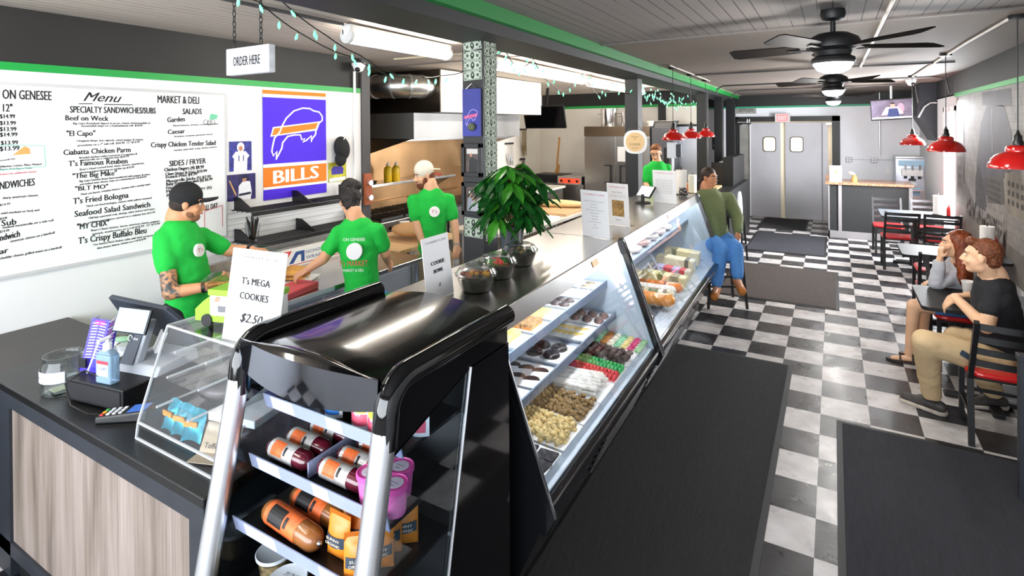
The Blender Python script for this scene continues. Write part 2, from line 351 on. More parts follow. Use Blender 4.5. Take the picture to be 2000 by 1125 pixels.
# floor mats
RIB = P('charcoal_ribbed_mat', '111113', .9, noise=(60, .25, (1, .12, 1)), bump=(140, .5, (1, .1, 1))); RIBBLUE = P('slate_ribbed_mat', '1f2027', .9, noise=(60, .25, (1, .12, 1)), bump=(140, .5, (1, .1, 1)))
BROWNMAT = P('brown_ribbed_mat', '3a312c', .9, noise=(60, .2, (1, .12, 1)), bump=(140, .5, (1, .1, 1)))
def floor_mat_thing(x0, y0, x1, y1, m, label):
    o = thing('floor_mat', label, 'floor mat', ((x0+x1)/2, (y0+y1)/2, 0)); w = (x1-x0)/2; d = (y1-y0)/2
    MB().box(-w, -d, 0, w, d, .006).build('rubber_border', P('black_rubber', '101012', .6), o)
    MB().box(-w+.035, -d+.035, .004, w-.035, d-.035, .011).build('carpet', m, o, bevel=.003)
floor_mat_thing(-1.24, -1.6, -.222, 2.31, RIB, 'long black ribbed floor mat along the front of the pastry case')
floor_mat_thing(.10, -1.6, 1.12, 1.48, RIBBLUE, 'dark slate ribbed floor mat beside the chair of the man in black')
floor_mat_thing(-1.22, 4.13, .14, 5.95, BROWNMAT, 'brown floor mat below the feet of the woman on the stool')
floor_mat_thing(-1.23, 6.9, -.02, 8.68, RIBBLUE, 'slate blue floor mat in front of the granite-topped counter')
floor_mat_thing(-1.28, 9.13, -.38, 10.55, RIB, 'small black floor mat right before the grey swing doors')
# ================================================================ deli cases (one straight row, turned a little from the floor grid)
RZ = .027; RO = Vector((-1.22, .70, 0)); RM = Matrix.Rotation(RZ, 3, 'Z')
def cw(x, y, z): return tuple(RO+RM @ Vector((x, y, z)))
LINER = P('white_case_liner', 'c6d6e6', .35); CASEBLACK = P('black_case_panel', '131417', .18, coat=.5); LED = mat('case_led_strip', (1, 1, 1), .4, emit=(.93, .97, 1), estr=26)
def gx(z): return (1.30-z)/.74*.26
def deli_case(y0, y1, label, grille, shelves):
    t = thing('refrigerated_display_case', label, 'display case', RO, RZ, None)
    def pr(prof, a, b): return MB().prism([(x, a, z) for x, z in prof], [(x, b, z) for x, z in prof])
    pr([(.255, .54), (.245, .49), (.075, .12), (-.60, .12), (-.60, .56), (.23, .56)], y0, y1).build('base', CASEBLACK, t, bevel=.006)
    MB().box(-.58, y0+.02, 0, .03, y1-.02, .13).build('kick_plate', BLACKPLASTIC, t)
    pr([(.285, .575), (.285, .535), (.25, .515), (.23, .56), (.25, .585)], y0, y1).build('bumper', CASEBLACK, t, bevel=.008)
    pr([(-.60, 1.27), (-.60, 1.30), (.0, 1.30), (.008, 1.292), (.0, 1.27)], y0, y1).build('steel_top', STEELTOP, t, bevel=.003)
    pr([(.008, 1.296), (gx(1.215)+.006, 1.215), (gx(1.215)-.02, 1.215), (-.02, 1.28)], y0+.012, y1-.012).build('fascia', mat('dark_fascia_steel', (.30, .295, .29), .28, 1, noise=(2, .2)), t)
    m = MB(); a, b = y0+.02, y1-.02
    m.prism([(gx(1.214), a, 1.214), (gx(1.214), b, 1.214), (gx(.582), b, .582), (gx(.582), a, .582)], [(gx(1.214)-.005, a, 1.212), (gx(1.214)-.005, b, 1.212), (gx(.582)-.005, b, .58), (gx(.582)-.005, a, .58)])
    m.build('front_glass', CLEAR, t)
    for e, s in ((y0, 1), (y1, -1)):
        f = pr([(.0, 1.31), (.03, 1.30), (.305, .545), (.265, .47), (.24, .47), (.27, .545), (.005, 1.27)], e, e+s*.022); f.build('end_frame', CASEBLACK, t)
        MB().tube([(.012, e+s*.011, 1.312), (.034, e+s*.011, 1.298), (.308, e+s*.011, .545), (.268, e+s*.011, .468)], .004, 6).build('chrome_edge', CHROME, t, smooth=60)
        pr([(-.60, 1.28), (.0, 1.28), (.25, .56), (-.60, .56)], e+s*.002, e+s*.018).build('end_panel', [LINER], t)
        pr([(-.60, 1.30), (.005, 1.30), (.27, .545), (.235, .46), (.075, .12), (-.60, .12)], e-s*.001, e+s*.003).build('end_skin', CASEBLACK, t)
    MB().box(-.56, y0+.018, .56, -.54, y1-.018, 1.27).build('back_wall', LINER, t)
    MB().prism([(.235, y0+.02, .585), (.235, y1-.02, .585), (-.55, y1-.02, .64), (-.55, y0+.02, .64)], [(.235, y0+.02, .575), (.235, y1-.02, .575), (-.55, y1-.02, .63), (-.55, y0+.02, .63)]).build('deck', LINER, t)
    MB().box(-.03, y0+.05, 1.245, -.005, y1-.05, 1.262).build('light_strip', LED, t)
    for (z, xf) in shelves:
        MB().box(-.50, y0+.03, z-.052, xf-.004, y1-.03, z-.044).build('shelf', P('frosted_white_shelf', 'aebccd', .3), t)
        r = MB().box(xf-.004, y0+.03, z-.05, xf+.004, y1-.03, z).build('price_rail', P('pale_blue_price_rail', '8b9bb3', .35), t)
        k = MB(); y = y0+.04
        while y < y1-.04: k.box(xf+.004, y, z-.047, xf+.0055, y+.004, z-.003); y += .014
        k.build('rail_ribs', P('rail_rib_grey', '66748c', .4), r)
    sl = MB(); n = Vector((.37, 0, -.17)).normalized(); g0, g1 = grille
    for k in range(6):
        z = .22+k*.04; x = .075+(.245-.075)*(z-.12)/.37+.006; sl.bar((x, g0, z), (x, g1, z), .012, .022, (.9, 0, .4))
    sl.build('vent_grille', P('grille_dark_metal', '5a5a5c', .35, metal=.8), t)
    return t
c1 = deli_case(-1.78, -.004, 'black glass-front case of pastries and cookies with steel top', (-.95, -.15), ((1.01, -.085), (.80, -.02)))
MB().box(.0, -.60, -.0185, .003, -.50, .0185).build('maker_badge', P('amber_badge', '9a6a2a', .4, metal=.4), c1).matrix_local = Matrix.Translation((.022, 0, 1.258)) @ Matrix.Rotation(-.33, 4, 'Y')
c2 = deli_case(.004, 2.83, 'glass-front case of meat logs and cheese nearest the woman on the stool', (.15, .85), ((1.01, -.085),))
MB().box(.0, 1.35, -.0185, .003, 1.43, .0185).build('maker_badge', P('tan_badge', '8a7a5a', .4, metal=.4), c2).matrix_local = Matrix.Translation((.022, 0, 1.258)) @ Matrix.Rotation(-.33, 4, 'Y')
pm = MB()
for i in range(3):
    pm = MB()
    for k in range(70): pm.box(.03-i*.13, .10+k*.036, .601+i*.009, .11-i*.13, .118+k*.036, .6035+i*.009)
    pm.build('deck_slot_row', P('deck_slot_grey', '6f7681', .6), c2)

# ================================================================ grab-and-go merchandiser at the near end of the row
mz = thing('open_merchandiser', 'glossy black grab-and-go cooler with two silver front posts', 'merchandiser', (-1.31, -1.235, 0))
def arch(u, v): x = -.315+.63*u; return (x, -.655*v, 1.372+.048*(1-(x/.315)**2)-(.012 if v > .97 else 0))
top = MB(); top.grid(arch, 20, 12); top.grid(lambda u, v: (arch(u, v)[0], arch(u, v)[1], 1.33), 1, 1)
TOPGLOSS = P('satin_black_top', '100f0f', .16, coat=.25, bump=(2, .02))
top.build('canopy', TOPGLOSS, mz, smooth=50)
for s in (-1, 1):
    x = s*.327
    pts = [(x, .0, 1.39), (x, -.56, 1.39)]+[(x, -.56-.085*math.sin(a), 1.305+.085*math.cos(a)) for a in [PI/2*k/6 for k in range(1, 7)]]+[(x, -.655, 1.22)]
    MB().tube(pts, .037, 16).build('side_rail', BLACKGLOSS, mz, smooth=50)
    MB().tube([(x, -.653, 1.265), (x, -.90, .03)], .0345, 16).build('front_post', ALU, mz, smooth=50)
    xs = s*.335
    MB().prism([(xs, -.02, 1.37), (xs, -.65, 1.36), (xs, -.66, 1.17), (xs, -.25, 1.285), (xs, -.02, 1.285)], [(xs-s*.015, -.02, 1.37), (xs-s*.015, -.65, 1.36), (xs-s*.015, -.66, 1.17), (xs-s*.015, -.25, 1.285), (xs-s*.015, -.02, 1.285)]).build('side_skirt', BLACKGLOSS, mz)
    g = [(-.25, 1.29), (-.66, 1.18), (-.80, .45), (-.43, .45)]
    MB().prism([(xs, y, z) for y, z in g], [(xs-s*.006, y, z) for y, z in g]).build('side_glass', glass('side_glass', (.80, .86, .90), 1.1), mz)
    MB().tube([(xs, -.25, 1.29), (xs, -.43, .45)], .006, 6).build('glass_edge_trim', ALU, mz, smooth=50)
    g = [(0, 1.29), (-.25, 1.29), (-.43, .45), (-.86, .44), (-.88, .06), (0, .06)]
    MB().prism([(xs, y, z) for y, z in g], [(xs-s*.02, y, z) for y, z in g]).build('side_panel', BLACKGLOSS, mz)
MB().box(-.33, -.03, .06, .33, 0, 1.36).build('back_panel', BLACKPLASTIC, mz)
MB().prism([(-.315, -.03, 1.30), (-.315, -.25, 1.29), (-.315, -.40, .52), (-.315, -.03, .52)], [(.315, -.03, 1.30), (.315, -.25, 1.29), (.315, -.40, .52), (.315, -.03, .52)]).build('inner_back', BLACKPLASTIC, mz)
MB().prism([(-.315, -.03, .5), (-.315, -.86, .46), (-.315, -.88, .06), (-.315, -.03, .06)], [(.315, -.03, .5), (.315, -.86, .46), (.315, -.88, .06), (.315, -.03, .06)]).build('lower_cabinet', BLACKGLOSS, mz)
SMOKE = mat('smoked_mirror', (.24, .26, .30), .04, 1)
def visor(u, v):
    x = -.31+.62*u; b = 1-(x/.31)**2; return (x, -.658-.035*b-.008*v, 1.405-(.085+.03*b)*v)
vz = MB().grid(visor, 24, 6); vz.grid(lambda u, v: tuple(Vector(visor(u, v))+Vector((0, .008, 0))), 24, 6); vz.build('front_visor', SMOKE, mz, smooth=60)
def lip(u, v):
    x = -.31+.62*u; b = 1-(x/.31)**2; return (x, -.64-(.018+.036*b)*v, 1.372+.048*b*(1-v)+.036*v*(1-v)+.034*v)
MB().grid(lip, 24, 4).build('canopy_front_lip', BLACKGLOSS, mz, smooth=60)
RAILCLR = P('bluish_clear_rail', 'b4bfe0', .15, trans=.35); TICKET = P('shelf_ticket', 'f4f6fb', .5)
SH = ((1.155, -.56), (.975, -.615), (.80, -.675), (.60, -.72))
for i, (z, yf) in enumerate(SH):
    MB().box(-.312, yf, z-.012, .312, -.26, z).build('shelf', BLACKPLASTIC, mz)
    if i < 3:
        r = MB().prism([(-.312, yf-.004, z-.018), (-.312, yf-.016, z+.032), (-.312, yf-.012, z+.032), (-.312, yf, z-.018)], [(.312, yf-.004, z-.018), (.312, yf-.016, z+.032), (.312, yf-.012, z+.032), (.312, yf, z-.018)]).build('shelf_rail', RAILCLR, mz)
        for a in ((-.27, -.16), (.0, .07)) if i < 2 else ((-.25, -.10), (.10, .17)):
            MB().prism([(a[0], yf-.006, z-.014), (a[1], yf-.006, z-.014), (a[1], yf-.0165, z+.029), (a[0], yf-.0165, z+.029)], [(a[0], yf-.005, z-.014), (a[1], yf-.005, z-.014), (a[1], yf-.0155, z+.029), (a[0], yf-.0155, z+.029)]).build('price_ticket', TICKET, r)

# ================================================================ front counter with the plank panel
def plankwood():
    m = bpy.data.materials.new('weathered_plank_laminate'); m.use_nodes = True; n = m.node_tree.nodes; l = m.node_tree.links; b = n['Principled BSDF']; b.inputs['Roughness'].default_value = .55
    tc = n.new('ShaderNodeTexCoord'); mp = n.new('ShaderNodeMapping'); mp.inputs['Scale'].default_value = (6, 6, .55); l.new(tc.outputs['Object'], mp.inputs[0])
    t = n.new('ShaderNodeTexNoise'); t.inputs['Scale'].default_value = 1.6; t.inputs['Detail'].default_value = 9; t.inputs['Distortion'].default_value = .35; l.new(mp.outputs[0], t.inputs['Vector'])
    r = n.new('ShaderNodeValToRGB'); e = r.color_ramp.elements; e[0].position = .28; e[0].color = (*rgb('4a423e'), 1); e[1].position = .62; e[1].color = (*rgb('8f827b'), 1)
    q = e.new(.42); q.color = (*rgb('75695f'), 1); l.new(t.outputs[0], r.inputs[0])
    mp2 = n.new('ShaderNodeMapping'); mp2.inputs['Scale'].default_value = (60, 60, 1.2); l.new(tc.outputs['Object'], mp2.inputs[0])
    t2 = n.new('ShaderNodeTexNoise'); t2.inputs['Scale'].default_value = 2; t2.inputs['Detail'].default_value = 5; l.new(mp2.outputs[0], t2.inputs['Vector'])
    mx = n.new('ShaderNodeMix'); mx.data_type = 'RGBA'; mx.blend_type = 'OVERLAY'; mx.inputs[0].default_value = .45; l.new(r.outputs[0], mx.inputs[6]); l.new(t2.outputs[0], mx.inputs[7])
    sp = n.new('ShaderNodeSeparateXYZ'); l.new(tc.outputs['Object'], sp.inputs[0])
    f = n.new('ShaderNodeMath'); f.operation = 'FRACT'; dv = n.new('ShaderNodeMath'); dv.operation = 'DIVIDE'; dv.inputs[1].default_value = .19; l.new(sp.outputs[0], dv.inputs[0]); l.new(dv.outputs[0], f.inputs[0])
    lt = n.new('ShaderNodeMath'); lt.operation = 'LESS_THAN'; lt.inputs[1].default_value = .012; l.new(f.outputs[0], lt.inputs[0])
    m2 = n.new('ShaderNodeMix'); m2.data_type = 'RGBA'; l.new(lt.outputs[0], m2.inputs[0]); l.new(mx.outputs[2], m2.inputs[6]); m2.inputs[7].default_value = (*rgb('5b524d'), 1); l.new(m2.outputs[2], b.inputs['Base Color']); return m
FRAMESLATE = P('slate_black_frame', '22262d', .5, noise=(8, .15)); COUNTERTOP = P('black_laminate_top', '0c0c0d', .36, bump=(220, .03))
ct = thing('checkout_counter', 'black-topped checkout counter with grey weathered plank front', 'counter', (0, 0, 0))
y = -1.98
MB().box(-3.50, y-.005, .865, -1.685, -1.26, .90).build('countertop', COUNTERTOP, ct, bevel=.004)
fr = MB(); fr.box(-3.50, y, .80, -1.69, y+.03, .868); fr.box(-3.50, y, .0, -3.265, y+.03, .80); fr.box(-1.775, y, 0, -1.69, y+.03, .80); fr.box(-3.50, y, .10, -1.69, y+.03, .165); fr.build('frame', FRAMESLATE, ct)
MB().box(-3.265, y+.012, .165, -1.775, y+.028, .80).build('plank_panel', plankwood(), ct)
MB().box(-3.49, y+.03, 0, -1.69, -1.28, .866).build('carcass', BLACK, ct)
dk = thing('side_desk', 'plain black desk along the white menu wall behind the checkout counter', 'desk', (0, 0, 0))
MB().box(-4.345, -2.6, .815, -3.56, -1.34, .85).build('desk_top', P('worn_grey_desk_top', '3b3836', .5, noise=(6, .1)), dk, bevel=.004); MB().box(-4.34, -2.6, 0, -3.6, -1.38, .815).build('cabinet', BLACK, dk)

# ================================================================ kitchen: hood, make-up air box, duct, cook line
hd = thing('exhaust_hood', 'stainless range hood over the cook line with angled side skirt', 'range hood', (0, 0, 0))
h = MB(); h.prism([(-4.42, 2.25, 1.95), (-5.6, 2.25, 1.95), (-5.6, 2.25, 2.28), (-4.42, 2.25, 2.28)], [(-4.42, 4.9, 1.95), (-5.6, 4.9, 1.95), (-5.6, 4.9, 2.28), (-4.42, 4.9, 2.28)]); h.build('canopy', mat('hood_steel', (.27, .265, .26), .5, .8, noise=(1.2, .25, (1, 1, .4))), hd)
for yy in (2.25, 4.89):
    MB().prism([(-4.45, yy, 1.955), (-5.6, yy, 1.955), (-5.6, yy, 1.42), (-5.45, yy, 1.42), (-5.2, yy, 1.75)], [(-4.45, yy+.01, 1.955), (-5.6, yy+.01, 1.955), (-5.6, yy+.01, 1.42), (-5.45, yy+.01, 1.42), (-5.2, yy+.01, 1.75)]).build('side_skirt', STEEL, hd)
MB().bar((-5.0, 2.3, 1.93), (-5.0, 4.85, 1.93), .03, .04).build('filter_rail', ALU, hd)
WARMSTEEL = mat('orange_lit_steel', rgb('b08a62'), .33, 1, noise=(1.5, .25), bump=(2, .05))  # orange glow over the cook line put into the steel colour
MB().box(-5.6, 1.44, .1, -5.575, 4.9, 1.95).build('backsplash', WARMSTEEL, hd)
px = thing('makeup_air_box', 'big white air supply box with a vertical seam on top of the range hood', 'air box', (0, 0, 0))
b = MB().box(-5.2, 2.42, 2.29, -4.12, 5.1, 2.815).build('cabinet', P('white_enamel_box', 'f1efe9', .3), px, bevel=.004)
MB().box(-5.58, 2.40, 2.285, -4.125, 2.418, 2.82).build('dark_side_panel', HOODDARK, px)
MB().box(-4.12, 2.42, 2.43, -4.116, 5.1, 2.436).build('seam', GREYINK, px)
for yy in (3.32, 3.36, 3.60): MB().box(-4.119, yy, 2.436, -4.112, yy+.03, 2.815).build('standing_rib', ALU, px)
du = thing('round_duct', 'round galvanised duct between the dark panel and the white air box', 'duct', (0, 0, 0))
pts = [(-5.58, 1.95, 2.60), (-4.75, 1.95, 2.60), (-4.52, 2.0, 2.60), (-4.38, 2.12, 2.60), (-4.33, 2.28, 2.60), (-4.33, 2.395, 2.60)]
MB().tube(pts, .145, 24).build('pipe', mat('galvanised_steel', (.55, .54, .52), .3, 1, noise=(6, .12)), du, smooth=50)
for k in (1, 2, 3, 4): MB().tube([Vector(pts[k])-(Vector(pts[k+1])-Vector(pts[k-1])).normalized()*.012, Vector(pts[k])+(Vector(pts[k+1])-Vector(pts[k-1])).normalized()*.012], .152, 24).build('joint_ring', ALU, du, smooth=50)
MB().box(-5.58, 1.62, 1.52, -5.5, 1.70, 1.74).build('switch_box', BLACKPLASTIC, None)
tag(bpy.data.objects['switch_box'], 'small black switch box on the dark steel panel beside the hood', 'switch box')
fs = tag(MB().box(-4.34, 1.31, 1.26, -4.30, 1.41, 1.60).build('suppression_pull_station', P('rust_red_box', 'a5552c', .5), None), 'rust coloured pull box on the post at the end of the menu wall', 'pull station')
for z in (1.34, 1.50): MB().cyl((-4.30, 1.36, z), (-4.26, 1.36, z), .03).build('pull_handle', ALU, fs, smooth=40)

rg = thing('gas_range', 'greasy black six-burner gas range behind the bearded cook', 'stove', (0, 0, 0))
MB().box(-5.55, 2.0, 0, -4.75, 3.35, .92).build('body', STEEL, rg, bevel=.005)
MB().box(-5.56, 2.0, .92, -5.50, 3.35, 1.05).build('riser', WARMSTEEL, rg)
MB().box(-4.76, 2.0, .78, -4.72, 3.35, .91).build('control_panel', P('dark_greasy_steel', '4a4038', .35, metal=.8), rg)
for k in range(6): MB().cyl((-4.72, 2.15+k*.2, .84), (-4.68, 2.15+k*.2, .84), .022).build('knob', BLACKPLASTIC, rg, smooth=40)
for i in range(2):
    for j in range(3):
        g = MB(); cx, cy = -4.95-i*.38, 2.24+j*.44
        for k in range(5): g.bar((cx-.17, cy-.19+k*.095, .955), (cx+.17, cy-.19+k*.095, .955), .016, .02)
        for k in (-1, 1): g.bar((cx+k*.17, cy-.2, .945), (cx+k*.17, cy+.2, .945), .018, .03)
        g.cyl((cx, cy, .921), (cx, cy, .945), .06); g.build('burner_grate', IRON, rg)
gd = thing('flat_griddle', 'wide steel griddle past the gas range on the cook line', 'griddle', (0, 0, 0))
MB().box(-5.5, 3.4, 0, -4.75, 4.8, .90).build('body', STEEL, gd, bevel=.005); MB().box(-5.5, 3.42, .90, -4.8, 4.78, .93).build('plate', IRON, gd); MB().box(-5.52, 3.4, .90, -5.48, 4.8, 1.05).build('splash_guard', WARMSTEEL, gd)
sh = thing('steel_wall_shelf', 'stainless shelf above the range holding bottles of yellow oil', 'shelf', (0, 0, 0))
MB().box(-5.57, 1.95, 1.31, -5.15, 4.1, 1.345).build('shelf_board', STEEL, sh, bevel=.003)
for yy in (2.0, 4.0): MB().prism([(-5.57, yy, 1.31), (-5.57, yy, 1.10), (-5.2, yy, 1.31)], [(-5.57, yy+.02, 1.31), (-5.57, yy+.02, 1.10), (-5.2, yy+.02, 1.31)]).build('bracket', STEEL, sh)
OIL = P('yellow_oil_bottle', 'e8c21f', .25, trans=.2)
ob = thing('oil_bottle', 'left bottle of the pair of yellow oil bottles on the steel shelf', 'bottle', (-5.30, 2.72, 1.345), 0, 'oil bottles on the steel shelf')
MB().lathe((0, 0, 0), [(.052, 0), (.056, .01), (.056, .17), (.045, .20), (.022, .215), (.022, .225)]).build('bottle_body', OIL, ob, smooth=40); MB().lathe((0, 0, .225), [(.026, 0), (.024, .02), (.008, .03), (.005, .06)], 14).build('nozzle', WHITEPLASTIC, ob, smooth=40)
dup(ob, (-5.28, 2.86, 1.345), 0, 'right bottle of the pair of yellow oil bottles on the steel shelf')
dp = thing('red_tongs', 'red handled utensil lying at the far end of the steel shelf', 'utensil', (-5.3, 3.75, 1.347))
MB().tube([(0, -.16, .012), (0, .0, .03), (.02, .14, .012)], .014, 8).build('handle', P('red_plastic', 'b22a22', .4), dp, smooth=50)
MB().tube([(0, -.30, .01), (0, -.15, .012)], .008, 6).build('jaw', STEEL, dp, smooth=50)
pn = thing('round_pan', 'flat dark pan on the steel shelf left of the oil bottles', 'pan', (-5.34, 2.40, 1.346)); MB().lathe((0, 0, 0), [(.09, 0), (.11, .028), (.105, .028), (.086, .005)]).build('pan_body', IRON, pn, smooth=40)

# ---- prep line along the menu wall
pt = thing('sandwich_prep_table', 'long stainless sandwich prep table under the wire wall shelves', 'prep table', (0, 0, 0))
MB().box(-4.33, -.66, .865, -3.20, .98, .90).build('steel_top', STEELTOP, pt, bevel=.005)
MB().box(-4.30, -.64, 0, -3.32, .95, .86).build('white_cabinet', P('white_fridge_body', 'd9dce0', .4), pt)
tag(MB().box(-4.33, -.66, .901, -4.05, .98, 1.06).build('steel_ledge', STEEL, None, bevel=.01), 'raised stainless ledge along the wall side of the prep table', 'ledge')
for a in (-.62, -.08, .42): MB().box(-3.325, a, .16, -3.31, a+.50, .80).build('door', P('grey_fridge_door', 'a9adb4', .4), pt, bevel=.004)
MB().box(-3.21, -.64, .868, -3.195, -.1, .898).build('ribbed_edge_strip', P('pale_ribbed_strip', 'c9ccd2', .4), pt)
for x, yy in ((-3.27, -.62), (-3.27, .93)): MB().cyl((x, yy, 0), (x, yy, .87), .028, n=14).build('leg', STEEL, pt, smooth=50)
bt = thing('bread_table', 'wood-topped work table with steel legs left of the bearded cook', 'table', (0, 0, 0))
MB().box(-4.32, 1.02, .86, -3.56, 2.0, .90).build('board_top', WOODBOARD, bt, bevel=.005)
for x in (-3.62, -4.25):
    for yy in (1.08, 1.94): MB().cyl((x, yy, 0), (x, yy, .86), .026, n=14).build('leg', STEEL, bt, smooth=50)
MB().box(-4.28, 1.05, .22, -3.6, 1.97, .245).build('undershelf', STEEL, bt)
sb = MB(); n = 14
sb.box(-4.349, -.24, .9, -4.34, 1.29, 1.40)
for k in range(10): sb.m = 1; sb.box(-4.341, -.24, .93+k*.05, -4.336, 1.29, .934+k*.05)
tag(sb.build('slatted_wall_panel', [WHITE, P('slat_shadow_line', 'b9bbc0', .6)], None), 'white slatted panel on the wall behind the wire shelves', 'wall panel')
def wire_shelf(y0, y1, z, label):
    o = thing('wire_wall_shelf', label, 'shelf', (-4.335, y0, z)); L = y1-y0
    m = MB(); k = 0
    for j in range(5): m.bar((.02+j*.065, 0, 0), (.02+j*.065, L, 0), .006, .006)
    while k*.022 < L: m.bar((.0, k*.022, .006), (.285, k*.022, .006), .004, .004); k += 1
    m.bar((.285, 0, -.015), (.285, L, -.015), .006, .03); m.build('wire_grid', IRON, o)
    for yy in (.03, L*.5, L-.05): MB().prism([(0, yy, 0), (.0, yy, .11), (.07, yy, .11), (.27, yy, .01)], [(0, yy+.012, 0), (.0, yy+.012, .11), (.07, yy+.012, .11), (.27, yy+.012, .01)]).build('bracket', BLACKPLASTIC, o)
    return o
wire_shelf(-.20, 1.02, 1.405, 'upper black wire shelf on the wall below the football banner')
wire_shelf(-.20, 1.10, 1.135, 'lower black wire shelf above the prep table')
cu = thing('cutlery_cup', 'clear cup of black plastic cutlery on the lower wire shelf', 'cup', (-4.19, -.10, 1.145))
MB().lathe((0, 0, 0), [(.045, 0), (.062, .15), (.059, .15), (.042, .006)], 20).build('cup_body', PLASTICFILM, cu, smooth=40)
for k in range(12): a = k*.53; MB().bar((.02*math.cos(a), .02*math.sin(a), .01), (.05*math.cos(a), .05*math.sin(a), .19+.02*math.sin(k*3)), .010, .003).build('plastic_fork', BLACKPLASTIC, cu)
bx = thing('food_wrap_box', 'white red and blue carton of food wrap standing on the prep table', 'box', (-3.98, .33, .90), PI/2)
MB().box(-.34, -.035, 0, .34, .045, .15).build('carton', P('white_carton', 'f2f1ee', .6), bx, bevel=.003)
pmk = MB(); f = -.0365
pmk.poly([(-.335, f, .005), (-.335, f, .145), (-.23, f, .145)]); pmk.build('red_panel', P('carton_red', 'd8322c', .6), bx)
pmk = MB(); pmk.poly([(-.26, f, .035), (-.19, f, .13), (-.10, f, .13), (-.10, f, .035), (-.135, f, .035), (-.135, f, .10), (-.165, f, .10), (-.215, f, .035)]); pmk.build('blue_mark', P('carton_blue', '2a4d8f', .6), bx)
pmk = MB(); text(pmk, 'NCHOR', (-.085, f, .095), (1, 0, 0), (0, 0, 1), .028, .19); text(pmk, 'WRAP', (-.085, f, .045), (1, 0, 0), (0, 0, 1), .028, .16); pmk.build('lettering', MATS['carton_blue'], bx)
MB().box(-.26, f-.0005, .018, .30, f, .024).build('red_stripe', MATS['carton_red'], bx)
# binder-white sheet roll on the ledge
rl = tag(MB().box(-4.03, .72, .901, -3.80, .96, .96).build('paper_stack', PAPER, None, bevel=.006), 'white stack of wrapping paper at the far end of the prep table', 'paper stack')
sub = thing('sub_sandwich', 'stuffed sub cut in half on the small white tray', 'sandwich', (-3.58, -.16, .925), .5)
BUN = P('crusty_bun', 'd59b47', .6, noise=(14, .25)); 
for s in (-1, 1):
    m = MB(); m.ell((0, s*.05, .052), (.115, .047, .032)); m.build('bun_top', BUN, sub, smooth=60)
    MB().ell((0, s*.05, .018), (.112, .045, .02)).build('bun_bottom', BUN, sub, smooth=60)
    MB().ell((.0, s*.05, .036), (.116, .048, .013)).build('filling', P('chicken_filling', '8a4a1e', .6, noise=(30, .5)), sub, smooth=60)
st = thing('sandwich_tray', 'small white tray under the cut sub sandwich', 'tray', (-3.58, -.16, .90), .5)
MB().prism([(-.14, -.125, 0), (.14, -.125, 0), (.14, .125, 0), (-.14, .125, 0)], [(-.16, -.145, .022), (.16, -.145, .022), (.16, .145, .022), (-.16, .145, .022)]).build('tray_body', WHITEPLASTIC, st, bevel=.008)
def clamshell(loc, rz, label, lid=True):
    o = thing('clamshell_of_cookies', label, 'takeout box', loc, rz)
    MB().prism([(-.13, -.10, 0), (.13, -.10, 0), (.13, .10, 0), (-.13, .10, 0)], [(-.15, -.12, .06), (.15, -.12, .06), (.15, .12, .06), (-.15, .12, .06)]).build('clear_base', PLASTICFILM, o)
    if lid: MB().prism([(-.15, .12, .062), (.15, .12, .062), (.15, .15, .30), (-.15, .15, .30)], [(-.15, .125, .062), (.15, .125, .062), (.15, .156, .30), (-.15, .156, .30)]).build('open_lid', PLASTICFILM, o)
    for k in range(8): MB().lathe((-.09+.06*(k % 4), -.05+.10*(k//4), .018+.006*(k % 3)), [(.036, 0), (.042, .008), (.03, .018)], 12).build('cookie', P('chocolate_chip_cookie', 'b98748', .7, noise=(60, .55)), o, smooth=40)
    return o
clamshell((-3.66, -.47, .90), .4, 'clear takeout box of cookies on the prep table behind the price sign')
bag = MB(); bag.ell((0, 0, .06), (.25, .20, .07)); 
o = tag(bag.build('brown_paper_bundle', P('kraft_paper', 'c89b6c', .8, bump=(8, .8)), None, smooth=60), 'crumpled brown paper bundle on the wood-topped table', 'paper bundle'); o.location = (-3.85, 1.55, .94)
for k, (x, yy) in enumerate(((-4.2, 1.2), (-4.15, 1.34), (-4.22, 1.84))):
    o = thing('white_plastic_tub', ['white tub at the front of three on the work table', 'white tub in the middle of three on the work table', 'white tub at the back of three on the work table'][k], 'tub', (x, yy, .90)); MB().lathe((0, 0, 0), [(.05, 0), (.058, .10), (.060, .11), (.0, .115)], 18).build('tub_body', WHITEPLASTIC, o, smooth=40)
o = thing('cardboard_box', 'open cardboard box on the shelf under the work table', 'box', (-3.90, 1.64, .245)); m = MB(); m.box(-.25, -.2, 0, .25, .2, .012)
for q in ((-.25, -.2, .25, -.19), (-.25, .19, .25, .2), (-.25, -.2, -.24, .2), (.24, -.2, .25, .2)): m.box(q[0], q[1], 0, q[2], q[3], .22)
m.build('carton', P('cardboard', 'b88f5c', .8, noise=(6, .12)), o)
o = thing('grey_storage_bin', 'blue grey plastic bin on the floor below the end of the prep table', 'bin', (-3.35, 1.5, 0)); 
m = MB(); m.prism([(-.16, -.24, 0), (.16, -.24, 0), (.16, .24, 0), (-.16, .24, 0)], [(-.19, -.27, .62), (.19, -.27, .62), (.19, .27, .62), (-.19, .27, .62)]); 
o.location = (-3.02, .75, 0); m.build('bin_body', P('blue_grey_plastic', '6d7f9c', .45), o, bevel=.01)
o = tag(MB().box(-.10, -.22, 0, .10, .22, .05).build('red_tray', P('salmon_red_plastic', 'd9505a', .4), None, bevel=.01), 'red plastic tray edge next to the price sign on the prep table', 'tray'); o.location = (-3.32, -.42, .90); o.rotation_euler = (0, 0, .2)

